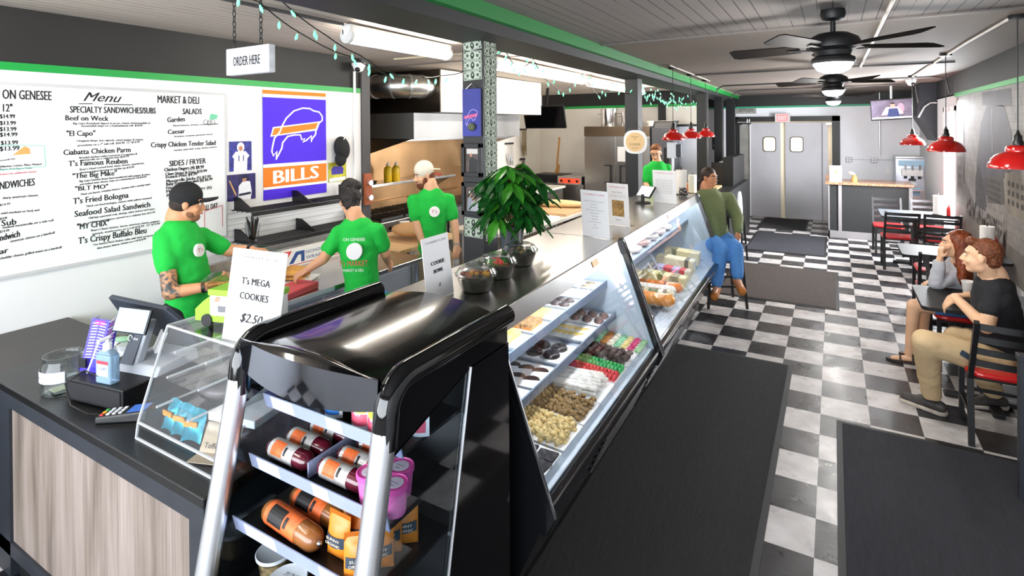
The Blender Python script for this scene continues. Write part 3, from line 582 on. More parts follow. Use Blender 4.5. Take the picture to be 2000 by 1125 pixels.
# ---- second row: fridge, counters, stock pots, television
fg = thing('reach_in_refrigerator', 'tall two-door stainless refrigerator below the stock pots', 'refrigerator', (0, 0, 0))
MB().box(-4.155, 7.02, 0, -2.86, 7.85, 2.09).build('body', STEEL, fg, bevel=.005)
MB().box(-4.155, 6.99, 1.90, -2.86, 7.03, 2.085).build('header', P('bronze_steel_header', '8b7763', .3, metal=.9), fg)
for a, b, hx in ((-4.15, -3.512, -3.60), (-3.502, -2.865, -3.41)):
    dd = MB().box(a, 6.985, .15, b, 7.025, 1.885).build('door', STEEL, fg, bevel=.004)
    m = MB(); s = 1 if hx < -3.5 else -1; m.bar((hx, 6.95, 1.0), (hx, 6.95, 1.35), .02, .02); m.bar((hx-s*.13, 6.975, 1.01), (hx, 6.95, 1.01), .012, .02); m.bar((hx-s*.13, 6.975, 1.34), (hx, 6.95, 1.34), .012, .02); m.build('handle', BLACKPLASTIC, dd)
MB().box(-3.47, 6.975, 1.42, -3.27, 6.984, 1.70).build('taped_notice', PAPER, fg)
def pot(loc, r, h, label):
    o = thing('stock_pot', label, 'pot', loc, 0, 'stock pots on the refrigerator')
    MB().lathe((0, 0, 0), [(r*.97, 0), (r, .02), (r, h), (r*1.04, h+.004), (r*1.04, h+.014), (r*.95, h+.014), (r*.94, .02)], 28).build('pot_body', mat('polished_steel', (.72, .70, .68), .16, 1), o, smooth=40)
    for s in (-1, 1): MB().tube([(s*r, -.06, h*.75), (s*(r+.05), -.05, h*.75), (s*(r+.05), .05, h*.75), (s*r, .06, h*.75)], .008, 6).build('handle', STEEL, o, smooth=50)
pot((-3.77, 7.35, 2.09), .17, .33, 'taller stock pot on the left above the refrigerator'); pot((-3.35, 7.35, 2.09), .16, .26, 'shorter stock pot on the right above the refrigerator')
tv = thing('flat_television', 'black switched-off television hanging near the kitchen corner', 'television', (-4.52, 6.0, 2.27), 0)
m = MB(); m.box(-.40, -.02, -.22, .40, .03, .22); s = m.build('housing', BLACKPLASTIC, tv, bevel=.005); s.rotation_euler = (.38, 0, .12)
m = MB(); m.box(-.385, -.024, -.205, .385, -.02, .205); q = m.build('screen', BLACKGLOSS, tv); q.rotation_euler = (.38, 0, .12)
MB().bar((0, .05, .1), (.0, .15, .56), .04, .04).build('ceiling_arm', IRON, tv)
bc = thing('back_work_counter', 'low steel work counter with white top behind the plant', 'counter', (0, 0, 0))
MB().box(-5.5, 5.0, .90, -4.45, 6.75, .94).build('top', P('white_cutting_top', 'e9e2d6', .4), bc, bevel=.004); MB().box(-5.5, 5.0, 0, -4.5, 6.72, .90).build('body', STEEL, bc)
for a in (5.05, 5.62, 6.18): MB().box(-4.505, a, .18, -4.485, a+.52, .82).build('door', P('warm_grey_steel_door', '8d8377', .35, metal=.8), bc, bevel=.004)
cs = thing('corner_stove', 'squat steel appliance with a glowing red front panel beside the refrigerator', 'stove', (0, 0, 0))
MB().box(-5.35, 7.05, 0, -4.2, 7.8, .94).build('body', STEEL, cs); 
MB().box(-4.72, 6.95, .94, -4.2, 7.5, 1.10).build('warmer_box', STEEL, cs)
MB().box(-4.68, 6.935, .965, -4.24, 6.955, 1.06).build('red_panel', P('glowing_red_panel', 'e03018', .4, emit=(1, .12, .05), estr=.35), cs)
for k in range(3): MB().cyl((-4.63+k*.17, 6.93, 1.01), (-4.63+k*.17, 6.94, 1.01), .028).build('dial', BLACKPLASTIC, cs)
o = thing('black_roasting_pan', 'deep black pan on the counter with a wooden paddle in it', 'pan', (-5.0, 7.3, .94)); m = MB()
m.prism([(-.28, -.2, 0), (.28, -.2, 0), (.28, .2, 0), (-.28, .2, 0)], [(-.33, -.24, .17), (.33, -.24, .17), (.33, .24, .17), (-.33, .24, .17)]); m.build('pan_body', IRON, o, bevel=.008)
o = thing('wooden_paddle', 'wooden paddle leaning upright out of the black pan', 'paddle', (-5.0, 7.5, 1.08), 0); m = MB(); m.bar((0, 0, .18), (-.03, .2, .78), .035, .02); m.prism([(-.05, -.03, 0), (.05, -.03, 0), (.03, .06, .2), (-.03, .06, .2)], [(-.05, -.01, 0), (.05, -.01, 0), (.03, .08, .2), (-.03, .08, .2)]); m.build('paddle_body', P('oak_wood', 'b47c3c', .5), o)
# magnetic racks on the side wall
def rack(yy, z, n, L, label, name, m2):
    o = thing(name, label, 'utensil rack', (-5.59, yy, z))
    MB().box(0, 0, 0, .03, .04*n+.06, .035).build('rail', IRON, o)
    for k in range(n):
        m = MB(); l = L*(.8+.3*math.sin(k*2.1)**2); m.bar((.035, .05+k*.04, .02), (.035, .05+k*.04, -l*.55), .004, .012); m.ell((.035, .05+k*.04, -l*.75), (.006, .02, l*.25)); m.build('hanging_utensil', m2, o)
    return o
rack(6.35, 1.74, 6, .42, 'black rail of hanging ladles and spoons on the kitchen side wall', 'utensil_rack', STEEL)
rack(6.95, 2.02, 5, .55, 'bundle of long knives and spatulas hanging nearest the kitchen corner', 'knife_rack', P('aged_brass_steel', '9b8a66', .35, metal=.8))
rack(6.95, 1.40, 3, .3, 'knives with black handles on the lower magnetic strip', 'knife_strip', BLACKPLASTIC)
# middle prep island behind the deli cases
isl = thing('prep_island', 'steel prep island with a white top behind the plant', 'work table', (0, 0, 0))
MB().box(-3.85, 2.2, .86, -2.95, 4.6, .90).build('top', P('pale_work_top', 'd9cfc4', .4, noise=(3, .06)), isl, bevel=.004)
MB().box(-3.8, 2.25, .12, -3.0, 4.55, .16).build('undershelf', STEEL, isl)
for x in (-3.05, -3.75):
    for yy in (2.3, 3.4, 4.5): MB().cyl((x, yy, 0), (x, yy, .87), .024).build('leg', STEEL, isl, smooth=50)
o = thing('bread_loaves', 'long pale loaf of dough on the board on the prep island', 'bread', (-3.35, 4.15, .935), .2); MB().ell((0, 0, .05), (.42, .10, .055)).build('loaf', P('pale_dough', 'e8cf9c', .6, noise=(5, .1)), o, smooth=60)
o = tag(MB().box(-3.8, 3.6, .90, -2.98, 4.5, .935).build('cutting_board', WOODBOARD, None, bevel=.004), 'large wooden cutting board under the loaf on the prep island', 'cutting board')
o = tag(MB().box(-2.60, 2.30, .0, -2.05, 3.5, .0).build('x', WHITE, None)) if False else None
pl = thing('paper_pile', 'loose white sheets of paper on the island beside the dark post', 'paper pile', (-3.2, 3.2, .90)); MB().box(-.2, -.25, 0, .2, .25, .03).build('sheets', PAPER, pl)
und = thing('bread_crate', 'orange brown bread crate on the island undershelf', 'crate', (-3.4, 3.2, .16)); MB().box(-.3, -.4, 0, .3, .4, .25).build('crate_body', P('tan_crate', 'a8743e', .6), und, bevel=.01)
# cabinet and pan behind the young man
fz = thing('tall_grey_cabinet', 'tall dark grey cabinet behind the young man in glasses', 'cabinet', (-2.67, 7.45, 0)); MB().box(-.18, -.35, 0, .18, .35, 2.06).build('body', P('graphite_panel', '55565c', .4), fz, bevel=.01)
MB().box(.05, -.362, 1.15, .14, -.345, 1.70).build('handle_recess', BLACKPLASTIC, fz, bevel=.01)
o = thing('hotel_pan', 'shiny steel pan on top of the tall grey cabinet', 'pan', (-2.72, 7.4, 2.06)); MB().prism([(-.2, -.15, 0), (.2, -.15, 0), (.2, .15, 0), (-.2, .15, 0)], [(-.27, -.2, .13), (.27, -.2, .13), (.27, .2, .13), (-.27, .2, .13)]).build('pan_body', STEEL, o, bevel=.006)
wf_ = thing('white_freezer', 'white upright freezer with a black top edge between the dark posts', 'freezer', (-2.30, 7.86, 0)); MB().box(-.24, -.12, 0, .24, .12, 2.08).build('body', P('blue_white_enamel', 'e2e6f0', .35), wf_, bevel=.008); MB().box(-.245, -.13, 2.08, .245, .12, 2.12).build('top_trim', BLACK, wf_)
MB().box(-.20, -.128, 1.05, -.15, -.12, 1.6).build('door_handle', P('pale_handle', 'c9ced8', .4), wf_)
clamshell((-3.30, -.86, 1.085), .7, 'clear takeout tray of cookies held in the hands of the tattooed man', False)
MENU = [
 ('ON GENESEE', -1.664, 2.295, -1.419, 2.295, 0.06),
 ('Menu', -1.243, 2.298, -1.01, 2.295, 0.063),
 ('SPECIALTY SANDWICHES/SUBS', -1.319, 2.216, -0.783, 2.218, 0.045),
 ('MARKET & DELI', -0.768, 2.3, -0.455, 2.302, 0.058),
 ('SALADS', -0.584, 2.217, -0.435, 2.22, 0.045),
 ('12"', -1.662, 2.216, -1.618, 2.217, 0.048),
 ('$14.99', -1.677, 2.175, -1.606, 2.176, 0.025),
 ('$13.99', -1.677, 2.134, -1.602, 2.134, 0.025),
 ('$13.99', -1.678, 2.096, -1.6, 2.096, 0.026),
 ('$14.99', -1.678, 2.062, -1.595, 2.063, 0.025),
 ('$13.99', -1.674, 2.011, -1.593, 2.012, 0.026),
 ('$13.99', -1.679, 1.974, -1.586, 1.976, 0.028),
 ('Beef on Weck', -1.345, 2.164, -1.095, 2.162, 0.035),
 ("Big Guy's Roastbeef dipped in au jus, choice of horseradish or", -1.303, 2.137, -0.82, 2.141, 0.014),
 ('horseradish mayo on a Kummelweck roll  $10.99', -1.256, 2.12, -0.876, 2.122, 0.014),
 ('"El Capo"', -1.34, 2.059, -1.176, 2.059, 0.037),
 ('Chopped ribeye, hot capicola, sweet pepper & onions,', -1.284, 2.019, -0.87, 2.019, 0.014),
 ('provolone on a 7" sub roll  $10.99  12" $14.99', -1.278, 1.988, -0.895, 2.001, 0.014),
 ('Ciabatta Chicken Parm', -1.358, 1.933, -0.957, 1.936, 0.037),
 ("Breaded chicken cutlet covered in T's marinara &", -1.27, 1.904, -0.913, 1.915, 0.014),
 ('mozzarella on a ciabatta bun $10.99', -1.267, 1.887, -0.967, 1.899, 0.014),
 ("T's Famous Reuben", -1.331, 1.856, -0.978, 1.855, 0.038),
 ("Boar's Head corned beef, swiss cheese, sauerkraut,", -1.268, 1.824, -0.865, 1.844, 0.014),
 ('thousand island dressing on marble rye $10.99', -1.268, 1.803, -0.934, 1.819, 0.014),
 ('"The Big Mike"', -1.309, 1.772, -1.047, 1.775, 0.035),
 ("Big Guy's Famous Roast Beef smothered with pepper & onion", -1.271, 1.745, -0.827, 1.758, 0.014),
 ('and melted swiss cheese, mayo on a kummelweck roll $10.99', -1.269, 1.724, -0.852, 1.741, 0.013),
 ('"BLT MO"', -1.295, 1.688, -1.102, 1.686, 0.031),
 ('Thick cut bacon, romaine lettuce, tomato with a smoky mayo', -1.266, 1.654, -0.824, 1.684, 0.014),
 ("T's Fried Bologna", -1.308, 1.6, -0.973, 1.606, 0.041),
 ('Thick cut fried bologna, onions with yellow mustard', -1.235, 1.57, -0.818, 1.58, 0.014),
 ('Seafood Salad Sandwich', -1.3, 1.513, -0.829, 1.52, 0.041),
 ('Old bay seasoned crab, shrimp, salad, lettuce and mayo,', -1.221, 1.487, -0.794, 1.496, 0.014),
 ('tomato and lettuce served on a ciabatta bun $12.99', -1.215, 1.458, -0.794, 1.469, 0.014),
 ('"MY CHIX"', -1.286, 1.424, -1.098, 1.425, 0.041),
 ("Boar's Head chicken, bacon, american cheese, peppers", -1.206, 1.4, -0.762, 1.399, 0.014),
 ('spinach, mushrooms on a roll $10.99  12" $14.99', -1.201, 1.374, -0.762, 1.379, 0.014),
 ("T's Crispy Buffalo Bleu", -1.281, 1.326, -0.856, 1.329, 0.045),
 ('Our famous fried chicken cutlet with thick cut bacon,', -1.195, 1.299, -0.807, 1.298, 0.014),
 ('bleu cheese, lettuce, tomato on a roll $10.99', -1.171, 1.27, -0.86, 1.28, 0.014),
 ('Garden', -0.7, 2.153, -0.569, 2.161, 0.039),
 ('Mixed lettuce, tomato, cucumber, onion', -0.658, 2.121, -0.299, 2.137, 0.012),
 ('Caesar', -0.697, 2.062, -0.57, 2.068, 0.035),
 ('Romaine, croutons, parmesan cheese', -0.648, 2.037, -0.343, 2.052, 0.012),
 ('Crispy Chicken Tender Salad', -0.818, 1.964, -0.322, 1.967, 0.039),
 ('Garden salad with crispy chicken tenders', -0.653, 1.93, -0.31, 1.945, 0.012),
 ('SIDES / FRYER', -0.688, 1.813, -0.405, 1.82, 0.044),
 ('Chicken Fingers (4) $8.99', -0.725, 1.777, -0.422, 1.779, 0.027),
 ('Clam Strips & Fries $10.99', -0.718, 1.745, -0.397, 1.748, 0.023),
 ('French Fries $4.99', -0.715, 1.721, -0.477, 1.729, 0.024),
 ('Mozzarella Sticks (5) $7.99', -0.711, 1.689, -0.364, 1.699, 0.024),
 ('Baby Potato Pancakes (6) $6.99', -0.712, 1.666, -0.351, 1.677, 0.023),
 ('Fried Mac', -0.712, 1.638, -0.594, 1.638, 0.024),
 ('Mac & Cheese Bites (6)', -0.712, 1.611, -0.36, 1.61, 0.023),
 ('Poppers', -0.709, 1.579, -0.61, 1.58, 0.024),
 ('ALL DAY', -0.426, 1.434, -0.31, 1.444, 0.046),
 ('NDWICHES', -1.681, 1.738, -1.511, 1.747, 0.047),
 ('sharp american cheese,', -1.669, 1.677, -1.493, 1.676, 0.016),
 ('$14.99', -1.682, 1.635, -1.633, 1.638, 0.015),
 ('mild medium or hot) and', -1.677, 1.584, -1.489, 1.58, 0.015),
 ('$14.99', -1.682, 1.55, -1.649, 1.551, 0.016),
 ('Sub', -1.675, 1.511, -1.605, 1.512, 0.038),
 ('melted mozzarella on a sub roll', -1.671, 1.495, -1.417, 1.503, 0.015),
 ('$14.99', -1.683, 1.471, -1.639, 1.473, 0.016),
 ('ndwich', -1.683, 1.421, -1.588, 1.433, 0.041),
 ('american cheese on a hardroll', -1.635, 1.403, -1.41, 1.421, 0.016),
 ('ar', -1.684, 1.34, -1.645, 1.344, 0.034),
 ('cheddar cheese, grilled onion on a hardroll', -1.684, 1.308, -1.375, 1.317, 0.016),
 ('mozzarella Swiss', -1.679, 1.911, -1.606, 1.92, 0.009),
 ('Jalapenos, Lettuce, Mayo, Mustard', -1.68, 1.873, -1.476, 1.876, 0.013),
 ('Peppers, Sweet Peppers, Tomato', -1.68, 1.855, -1.523, 1.856, 0.012),
 ('Inquire for additional charges', -1.68, 1.826, -1.5, 1.831, 0.01)]
# ================================================================ ceiling fixtures
TUBE = mat('lit_tube_diffuser', (1, 1, 1), .4, emit=(1, .93, .82), estr=21)
def tube_light(y0, y1, label):
    o = thing('fluorescent_fixture', label, 'ceiling light', (-2.95, (y0+y1)/2, zc(y1)-.035), .01, 'kitchen tube fixtures'); L = (y1-y0)/2
    MB().tube([(0, -L+.02, -.05), (0, L-.02, -.05)], .055, 14).build('lit_diffuser', TUBE, o, smooth=50)
    MB().box(-.045, -L, -.05, .045, L, .03).build('housing', WHITEPLASTIC, o, bevel=.008)
    for s in (-1, 1): MB().tube([(0, s*L, -.05), (0, s*(L-.03), -.05)], .059, 14).build('end_cap', WHITEPLASTIC, o, smooth=50)
    return o
tube_light(-.20, 1.02, 'tube light nearest the hanging order sign'); tube_light(1.75, 4.15, 'long tube light just past the dollar bill post'); tube_light(4.3, 6.9, 'tube light farthest along the kitchen ceiling')
tube_light(-3.4, -1.9, 'unseen tube light added for fill over the checkout counter, above the menu board')  # fixture out of view, added as fill light
BOWL = mat('lit_glass_bowl', (1, 1, 1), .3, emit=(.97, .98, 1), estr=20); WALNUT = P('dark_walnut_blade', '1a1614', .75, spec=.15)
def fan(y, ang, label):
    o = thing('ceiling_fan', label, 'ceiling fan', (.09, y, 0), 0, 'ceiling fans down the dining room'); c = zc(y)
    MB().lathe((0, 0, c-.075), [(.03, 0), (.065, .015), (.075, .045), (.07, .075)], 24).build('ceiling_canopy', IRON, o, smooth=40)
    MB().cyl((0, 0, 2.66), (0, 0, c-.06), .016, n=12).build('downrod', IRON, o, smooth=40)
    MB().lathe((0, 0, 0), [(.05, 2.70), (.09, 2.695), (.145, 2.665), (.16, 2.635), (.155, 2.60), (.11, 2.58), (.10, 2.55), (.125, 2.535), (.13, 2.515), (.12, 2.50)], 32).build('motor_housing', IRON, o, smooth=40)
    MB().lathe((0, 0, 0), [(.118, 2.512), (.115, 2.49), (.09, 2.455), (.05, 2.438), (.0, 2.433)], 28).build('light_bowl', BOWL, o, smooth=60); point('fan_lamp', (.09, y, 2.40), 42, .09, (1, .97, .93))
    for k in range(5):
        a = ang+k*2*PI/5; d = Vector((math.cos(a), math.sin(a), 0)); n = Vector((-d.y, d.x, 0)); tl = Vector((0, 0, .022)); z = Vector((0, 0, 2.605))
        m = MB(); pts = []
        for s, w in ((.20, .045), (.30, .055), (.62, .066), (.655, .05)): pts.append((s, w))
        A = [z+d*s+n*w+tl*(w/.066) for s, w in pts]+[z+d*s-n*w-tl*(w/.066) for s, w in pts[::-1]]
        m.prism(A, [p+Vector((0, 0, .007)) for p in A]); m.build('blade', WALNUT, o)
        MB().bar(z+d*.13-Vector((0, 0, .012)), z+d*.27-Vector((0, 0, .004)), .035, .008).build('blade_arm', IRON, o)
    return o
fan(1.15, 2.95, 'ceiling fan nearest the camera, hung from the plank ceiling'); fan(4.6, .35, 'middle ceiling fan of the row of three'); fan(8.2, .9, 'farthest ceiling fan, near the swing doors')
SHADEIN = P('white_enamel_inside', 'efe9e2', .3)
def pendant(x, y, zb, R, label, grp):
    c = zc(y); o = thing('pendant_lamp', label, 'pendant lamp', (x, y, zb), 0, grp); k = R/.165
    MB().lathe((0, 0, c-zb-.03), [(.05, .03), (.055, .01), (.05, 0), (.0, -.002)], 20).build('ceiling_canopy', IRON, o, smooth=40)
    MB().cyl((0, 0, .25*k), (0, 0, c-zb-.02), .004, n=6).build('cord', BLACKPLASTIC, o)
    prof = [(.165, 0), (.163, .018), (.150, .05), (.122, .085), (.088, .105), (.066, .113), (.066, .135), (.06, .148), (.045, .156)]
    MB().lathe((0, 0, 0), [(r*k, z*k) for r, z in prof]+[((r-.003)*k, (z-.003)*k) for r, z in prof[::-1]], 36, caps=False).build('lamp_shade', REDENAMEL, o, smooth=35)
    MB().lathe((0, 0, .15*k), [(.03, 0), (.032, .03), (.024, .045), (.024, .07), (.012, .085), (.006, .11)], 16).build('socket_cap', BLACKPLASTIC, o, smooth=40)
    MB().ell((0, 0, .075*k), (.032*k, .032*k, .045*k)).build('bulb', P('fill_pendant_bulb', 'ffe2b8', .3, emit=(1, .85, .6), estr=14), o, smooth=60)  # bulb glow added to help fill the back of the room
    return o
pendant(1.19, 1.99, 1.79, .165, 'red pendant lamp nearest the camera, over the seated couple', 'red pendants over the wall tables')
pendant(1.10, 4.15, 1.81, .165, 'middle red pendant lamp over the wall tables', 'red pendants over the wall tables')
pendant(1.09, 6.85, 1.79, .158, 'farthest red pendant lamp, beside the television', 'red pendants over the wall tables')
for k, (y, s) in enumerate(((3.88, 'left'), (4.87, 'middle'), (5.89, 'right'))): pendant(-1.64, y, 1.92, .138, s+' one of the three red pendants in a row beside the beam', 'red pendants beside the beam')
# conduits
PIPE = P('grey_painted_conduit', '5d5b5b', .5, metal=.3); 
def conduit(pts, r, label, m=PIPE): 
    o = tag(MB().tube(pts, r, 8).build('conduit_pipe', m, None, smooth=50), label, 'conduit pipe'); return o
def cz(y, d=.015): return zc(y)-d
conduit([(-1.60, 3.6, cz(3.6)), (-1.60, 4.9, cz(4.9)), (-1.60, 6.0, cz(6))], .011, 'pale conduit joining the three pendants beside the beam', P('pale_conduit', 'b5ada3', .5))
conduit([(-1.62, 4.95, cz(4.95)), (.1, 4.9, cz(4.9)), (1.3, 4.95, cz(4.95))], .012, 'dark conduit crossing the ceiling behind the nearest fan')
conduit([(-1.72, 7.3, 2.66), (-1.70, 7.25, 2.74), (-1.6, 7.2, cz(7.2)), (.5, 7.1, cz(7.1)), (1.4, 7.1, cz(7.1)), (1.52, 7.1, 2.75), (1.56, 7.1, 2.55)], .013, 'dark conduit crossing the ceiling behind the middle fan')
conduit([(-1.7, 8.7, 2.64), (-1.6, 8.65, 2.75), (-1.5, 8.6, cz(8.6)), (1.0, 8.5, cz(8.5)), (1.3, 8.5, 2.74), (1.34, 8.5, 2.45)], .013, 'dark conduit crossing the ceiling nearest the swing doors')
conduit([(.42, -1.5, cz(-1.5)), (.40, 1.2, cz(1.2)), (.38, 4.9, cz(4.9)), (.38, 4.95, cz(4.95))], .014, 'pale conduit running lengthwise to the right of the fans', P('pale_conduit', 'b5ada3', .5))
conduit([(1.157, 2.0, cz(2)), (1.12, 3.2, cz(3.2)), (1.09, 6.85, cz(6.85))], .012, 'light conduit joining the pendants over the wall tables', P('pale_conduit', 'b5ada3', .5))
conduit([(-4.34, 1.2, .95), (-4.335, 1.2, 2.70)], .014, 'white conduit climbing the menu wall beside the banner', WHITEPLASTIC)
conduit([(-4.0, 1.45, cz(1.45, .012)), (-2.9, 1.5, cz(1.5, .012)), (-2.3, 1.55, cz(1.55, .012))], .011, 'cream conduit crossing the kitchen ceiling past the first tube light', P('cream_conduit', 'cbbfa6', .5))
conduit([(-2.95, -1.85, cz(-1.8, .02)), (-2.95, -.22, cz(-.2, .02))], .012, 'dark cable run feeding the nearest tube light')
def dome(loc, label):
    o = thing('security_camera', label, 'security camera', loc); MB().lathe((0, 0, 0), [(.02, -.05), (.045, -.035), (.06, 0), (.075, .03), (.07, .045)], 20).build('housing', WHITEPLASTIC, o, smooth=40); MB().ell((.02, -.035, -.025), (.028, .028, .028)).build('lens', BLACKGLOSS, o, smooth=60); return o
dome((-4.27, 1.2, 2.74), 'white dome camera on top of the wall conduit'); dome((1.15, 7.6, 2.752), 'white dome camera on the ceiling right of the television')
# hanging order sign
sg = thing('order_sign', 'white wooden block sign hanging on two black chains', 'sign', (-2.875, -1.0, 2.50), -.02)
MB().box(-.207, -.02, -.08, .207, .025, .08).build('sign_board', P('whitewashed_wood', 'dcdde3', .7, noise=(7, .12, (1, 1, 4))), sg, bevel=.006)
m = MB(); text(m, 'ORDER HERE', (0, -.0215, -.028), (1, 0, 0), (0, 0, 1), .055, .26, 'C', bold=.001); m.build('lettering', INK, sg)
for x in (-.15, .11):
    m = MB(); k = 0; z = .085
    while z < .345:
        a = Vector((1, 0, 0)) if k % 2 else Vector((0, 1, 0)); m.tube([Vector((x, 0, z+.019))+a*.009*math.cos(t)+Vector((0, 0, .019))*math.sin(t) for t in [2*PI*q/10 for q in range(10)]], .0028, 5, True); z += .031; k += 1
    m.build('chain', IRON, sg)
# string lights
BULBG = mat('green_glass_bulb', rgb('6fe0a8'), .2, emit=(.25, 1, .55), estr=.55); 
def lights(pts, n, label, seed, group='green string lights', spread=.05):
    rd = random.Random(seed); o = thing('string_lights', label, 'string lights', (0, 0, 0), 0, group); P3 = [Vector(p) for p in pts]
    fine = []
    for a, b in zip(P3, P3[1:]):
        for q in range(6): t = q/6; fine.append(a.lerp(b, t)+Vector((0, 0, -.035*math.sin(PI*t)*(a-b).length)))
    fine.append(P3[-1]); MB().tube(fine, .0035, 5).build('wire', BLACKPLASTIC, o)
    for k in range(n):
        t = (k+.5)/n*(len(fine)-1); i = int(t); p = fine[i].lerp(fine[min(i+1, len(fine)-1)], t-i); d = Vector((rd.uniform(-.5, .5), rd.uniform(-.5, .5), -1 if rd.random() < .75 else .6)).normalized()
        b = MB(); q = p+d*.018; b.cyl(q, q+d*.012, .0055, n=8); b.cyl(q+d*.012, q+d*.030, .008, .0085, n=8); b.cyl(q+d*.030, q+d*.044, .0085, .001, n=8); b.build('bulb', BULBG, o)
    return o
lights([(-2.45, -1.5, 2.81), (-2.5, -1.20, 2.762), (-2.55, -.86, 2.63), (-2.6, -.457, 2.557), (-2.6, -.076, 2.459)], 10, 'string of green bulbs sagging lowest in front of the order sign', 1)
lights([(-2.5, -1.10, 2.815), (-2.5, -.76, 2.646), (-2.5, -.5, 2.56), (-2.55, -.1, 2.47), (-2.6, .25, 2.48), (-2.4, .193, 2.476), (-2.3, .42, 2.53), (-2.2, .77, 2.72)], 14, 'string of green bulbs ending at the top of the dollar bill post', 2)
lights([(-2.2, .77, 2.72), (-2.22, 1.03, 2.58), (-2.22, 1.3, 2.70), (-2.22, 1.5, 2.55), (-2.22, 1.9, 2.44), (-2.22, 2.4, 2.66), (-2.22, 2.9, 2.43), (-2.22, 3.3, 2.62), (-2.15, 3.55, 2.50), (-2.0, 3.8, 2.52)], 30, 'zigzag of green bulbs along the beam between the two near posts', 3)
lights([(-2.0, 3.85, 2.55), (-2.2, 4.3, 2.64), (-2.2, 4.8, 2.45), (-2.2, 5.2, 2.68), (-2.2, 5.7, 2.42), (-2.2, 6.1, 2.65), (-2.25, 6.5, 2.4), (-2.2, 6.8, 2.62), (-1.9, 7.4, 2.5)], 46, 'dense tangle of green bulbs above the three red pendants', 4)
lights([(-2.15, 4.2, 2.5), (-2.2, 4.9, 2.6), (-2.2, 5.5, 2.5), (-2.25, 6.3, 2.55), (-2.2, 6.9, 2.45), (-2.1, 7.8, 2.56)], 34, 'lower tangle of green bulbs hanging behind the three red pendants', 5)

# ================================================================ menu wall
mb_ = thing('menu_whiteboard', 'long whiteboard with the hand-lettered sandwich menu', 'menu board', (-4.35, 0, 0))
MB().box(0, -3.4, 1.195, .008, -.236, 2.39).build('board_surface', P('glossy_whiteboard', 'eef0f2', .22), mb_)
fr = MB(); fr.bar((.008, -3.4, 1.195), (.008, -.236, 1.195), .02, .018); fr.bar((.008, -3.4, 2.39), (.008, -.236, 2.39), .02, .018); fr.bar((.008, -.236, 1.195), (.008, -.236, 2.39), .012, .012); fr.build('frame', P('board_frame_grey', 'c4c4c6', .4), mb_)
big = MB(); small = MB(); red = MB()
for s, y0, z0, y1, z1, h in MENU:
    m = red if s.startswith('Inquire') else (small if h < .021 else big)
    text(m, s, (.0095, y0, z0), (0, y1-y0, z1-z0), (0, 0, 1), h, max(y1-y0, .01), shear=.5 if s == 'Menu' else 0.0, bold=.0013 if m is big else .0005)
    if m is big: big.build('menu_line', INK, mb_); big = MB()
small.build('menu_descriptions', INK, mb_); red.build('red_note', REDINK, mb_)
ln = MB(); ln.bar((.0095, -1.27, 2.277), (.0095, -1.19, 2.28), .002, .006); ln.bar((.0095, -1.12, 2.277), (.0095, -.94, 2.28), .002, .006)
for a, b in (((-1.72, 2.01), (-1.46, 2.0)), ((-1.46, 2.0), (-1.455, 1.865)), ((-1.455, 1.865), (-1.72, 1.855))): ln.m = 1; ln.bar((.0095, *a), (.0095, *b), .002, .004)
for a, b in (((-.42, 1.30), (-.42, 1.43)), ((-.42, 1.43), (-.27, 1.46)), ((-.27, 1.46), (-.27, 1.28))): ln.m = 2; ln.bar((.0095, *a), (.0095, *b), .002, .004)
ln.build('drawn_lines', [INK, P('teal_marker', '6fc7b3', .6), REDINK], mb_)
dr = MB(); dr.m = 0
dr.poly([(.0094, -1.62, 1.945), (.0094, -1.53, 1.95), (.0094, -1.535, 1.985), (.0094, -1.56, 2.0)])
dr.m = 1
for y, z in ((-.40, 2.155), (-.37, 2.15), (-.345, 2.155)): dr.tube([(.0095, y+.02*math.cos(t), z+.02*math.sin(t)) for t in [2*PI*q/12 for q in range(12)]], .0015, 4, True)
dr.m = 2; dr.poly([(.0094, -.375, 2.175), (.0094, -.31, 2.18), (.0094, -.30, 2.215), (.0094, -.36, 2.225)])
dr.build('doodles', [P('orange_marker', 'e8a05c', .7), INK, P('green_marker', '6fc7a0', .7)], mb_)
# football banner
bn = thing('football_banner', 'tall purple and orange cloth banner with a leaping buffalo', 'banner', (-4.345, .117, 0))
PURPLE = P('violet_cloth', '4a22d8', .75); ORANGE = P('orange_cloth', 'ee7f1c', .75); WCLOTH = P('white_cloth', 'f3f0ee', .75)
W_ = .705
def bp(u, z0): return (0, u*W_, z0)
def band(m, z0, z1, x=0.0): m.prism([(x, 0, z0), (x, W_, z0), (x, W_, z1), (x, 0, z1)], [(x+.004, 0, z0), (x+.004, W_, z0), (x+.004, W_, z1), (x+.004, 0, z1)])
for nm, z0, z1, mm in (('orange_hem', 2.413, 2.448, ORANGE), ('white_stripe', 2.383, 2.413, WCLOTH), ('violet_field', 1.776, 2.383, PURPLE), ('white_line', 1.745, 1.776, WCLOTH), ('orange_band', 1.568, 1.745, ORANGE), ('lower_white_line', 1.545, 1.568, WCLOTH), ('violet_hem', 1.452, 1.545, PURPLE)):
    m = MB(); band(m, z0, z1); m.build(nm, mm, bn)
def bz(x, y):  # banner drawing coordinates 0..1, 0..1 over the violet field
    return (.0055, x*W_, 1.79+y*.585)
BUF = [(.13, .245), (.16, .38), (.24, .47), (.27, .56), (.34, .69), (.46, .81), (.60, .86), (.72, .855), (.78, .82), (.88, .80), (.93, .73), (.93, .66), (.86, .60), (.82, .50), (.81, .42), (.76, .36), (.74, .30), (.74, .40), (.66, .33), (.60, .30), (.63, .36), (.58, .34), (.56, .42), (.46, .42), (.36, .40), (.28, .30), (.27, .22), (.21, .10), (.185, .04), (.19, .17), (.14, .10), (.12, .17)]
m = MB(); m.tube([bz(*p) for p in BUF], .008, 6, True); m.build('buffalo_outline', WCLOTH, bn)
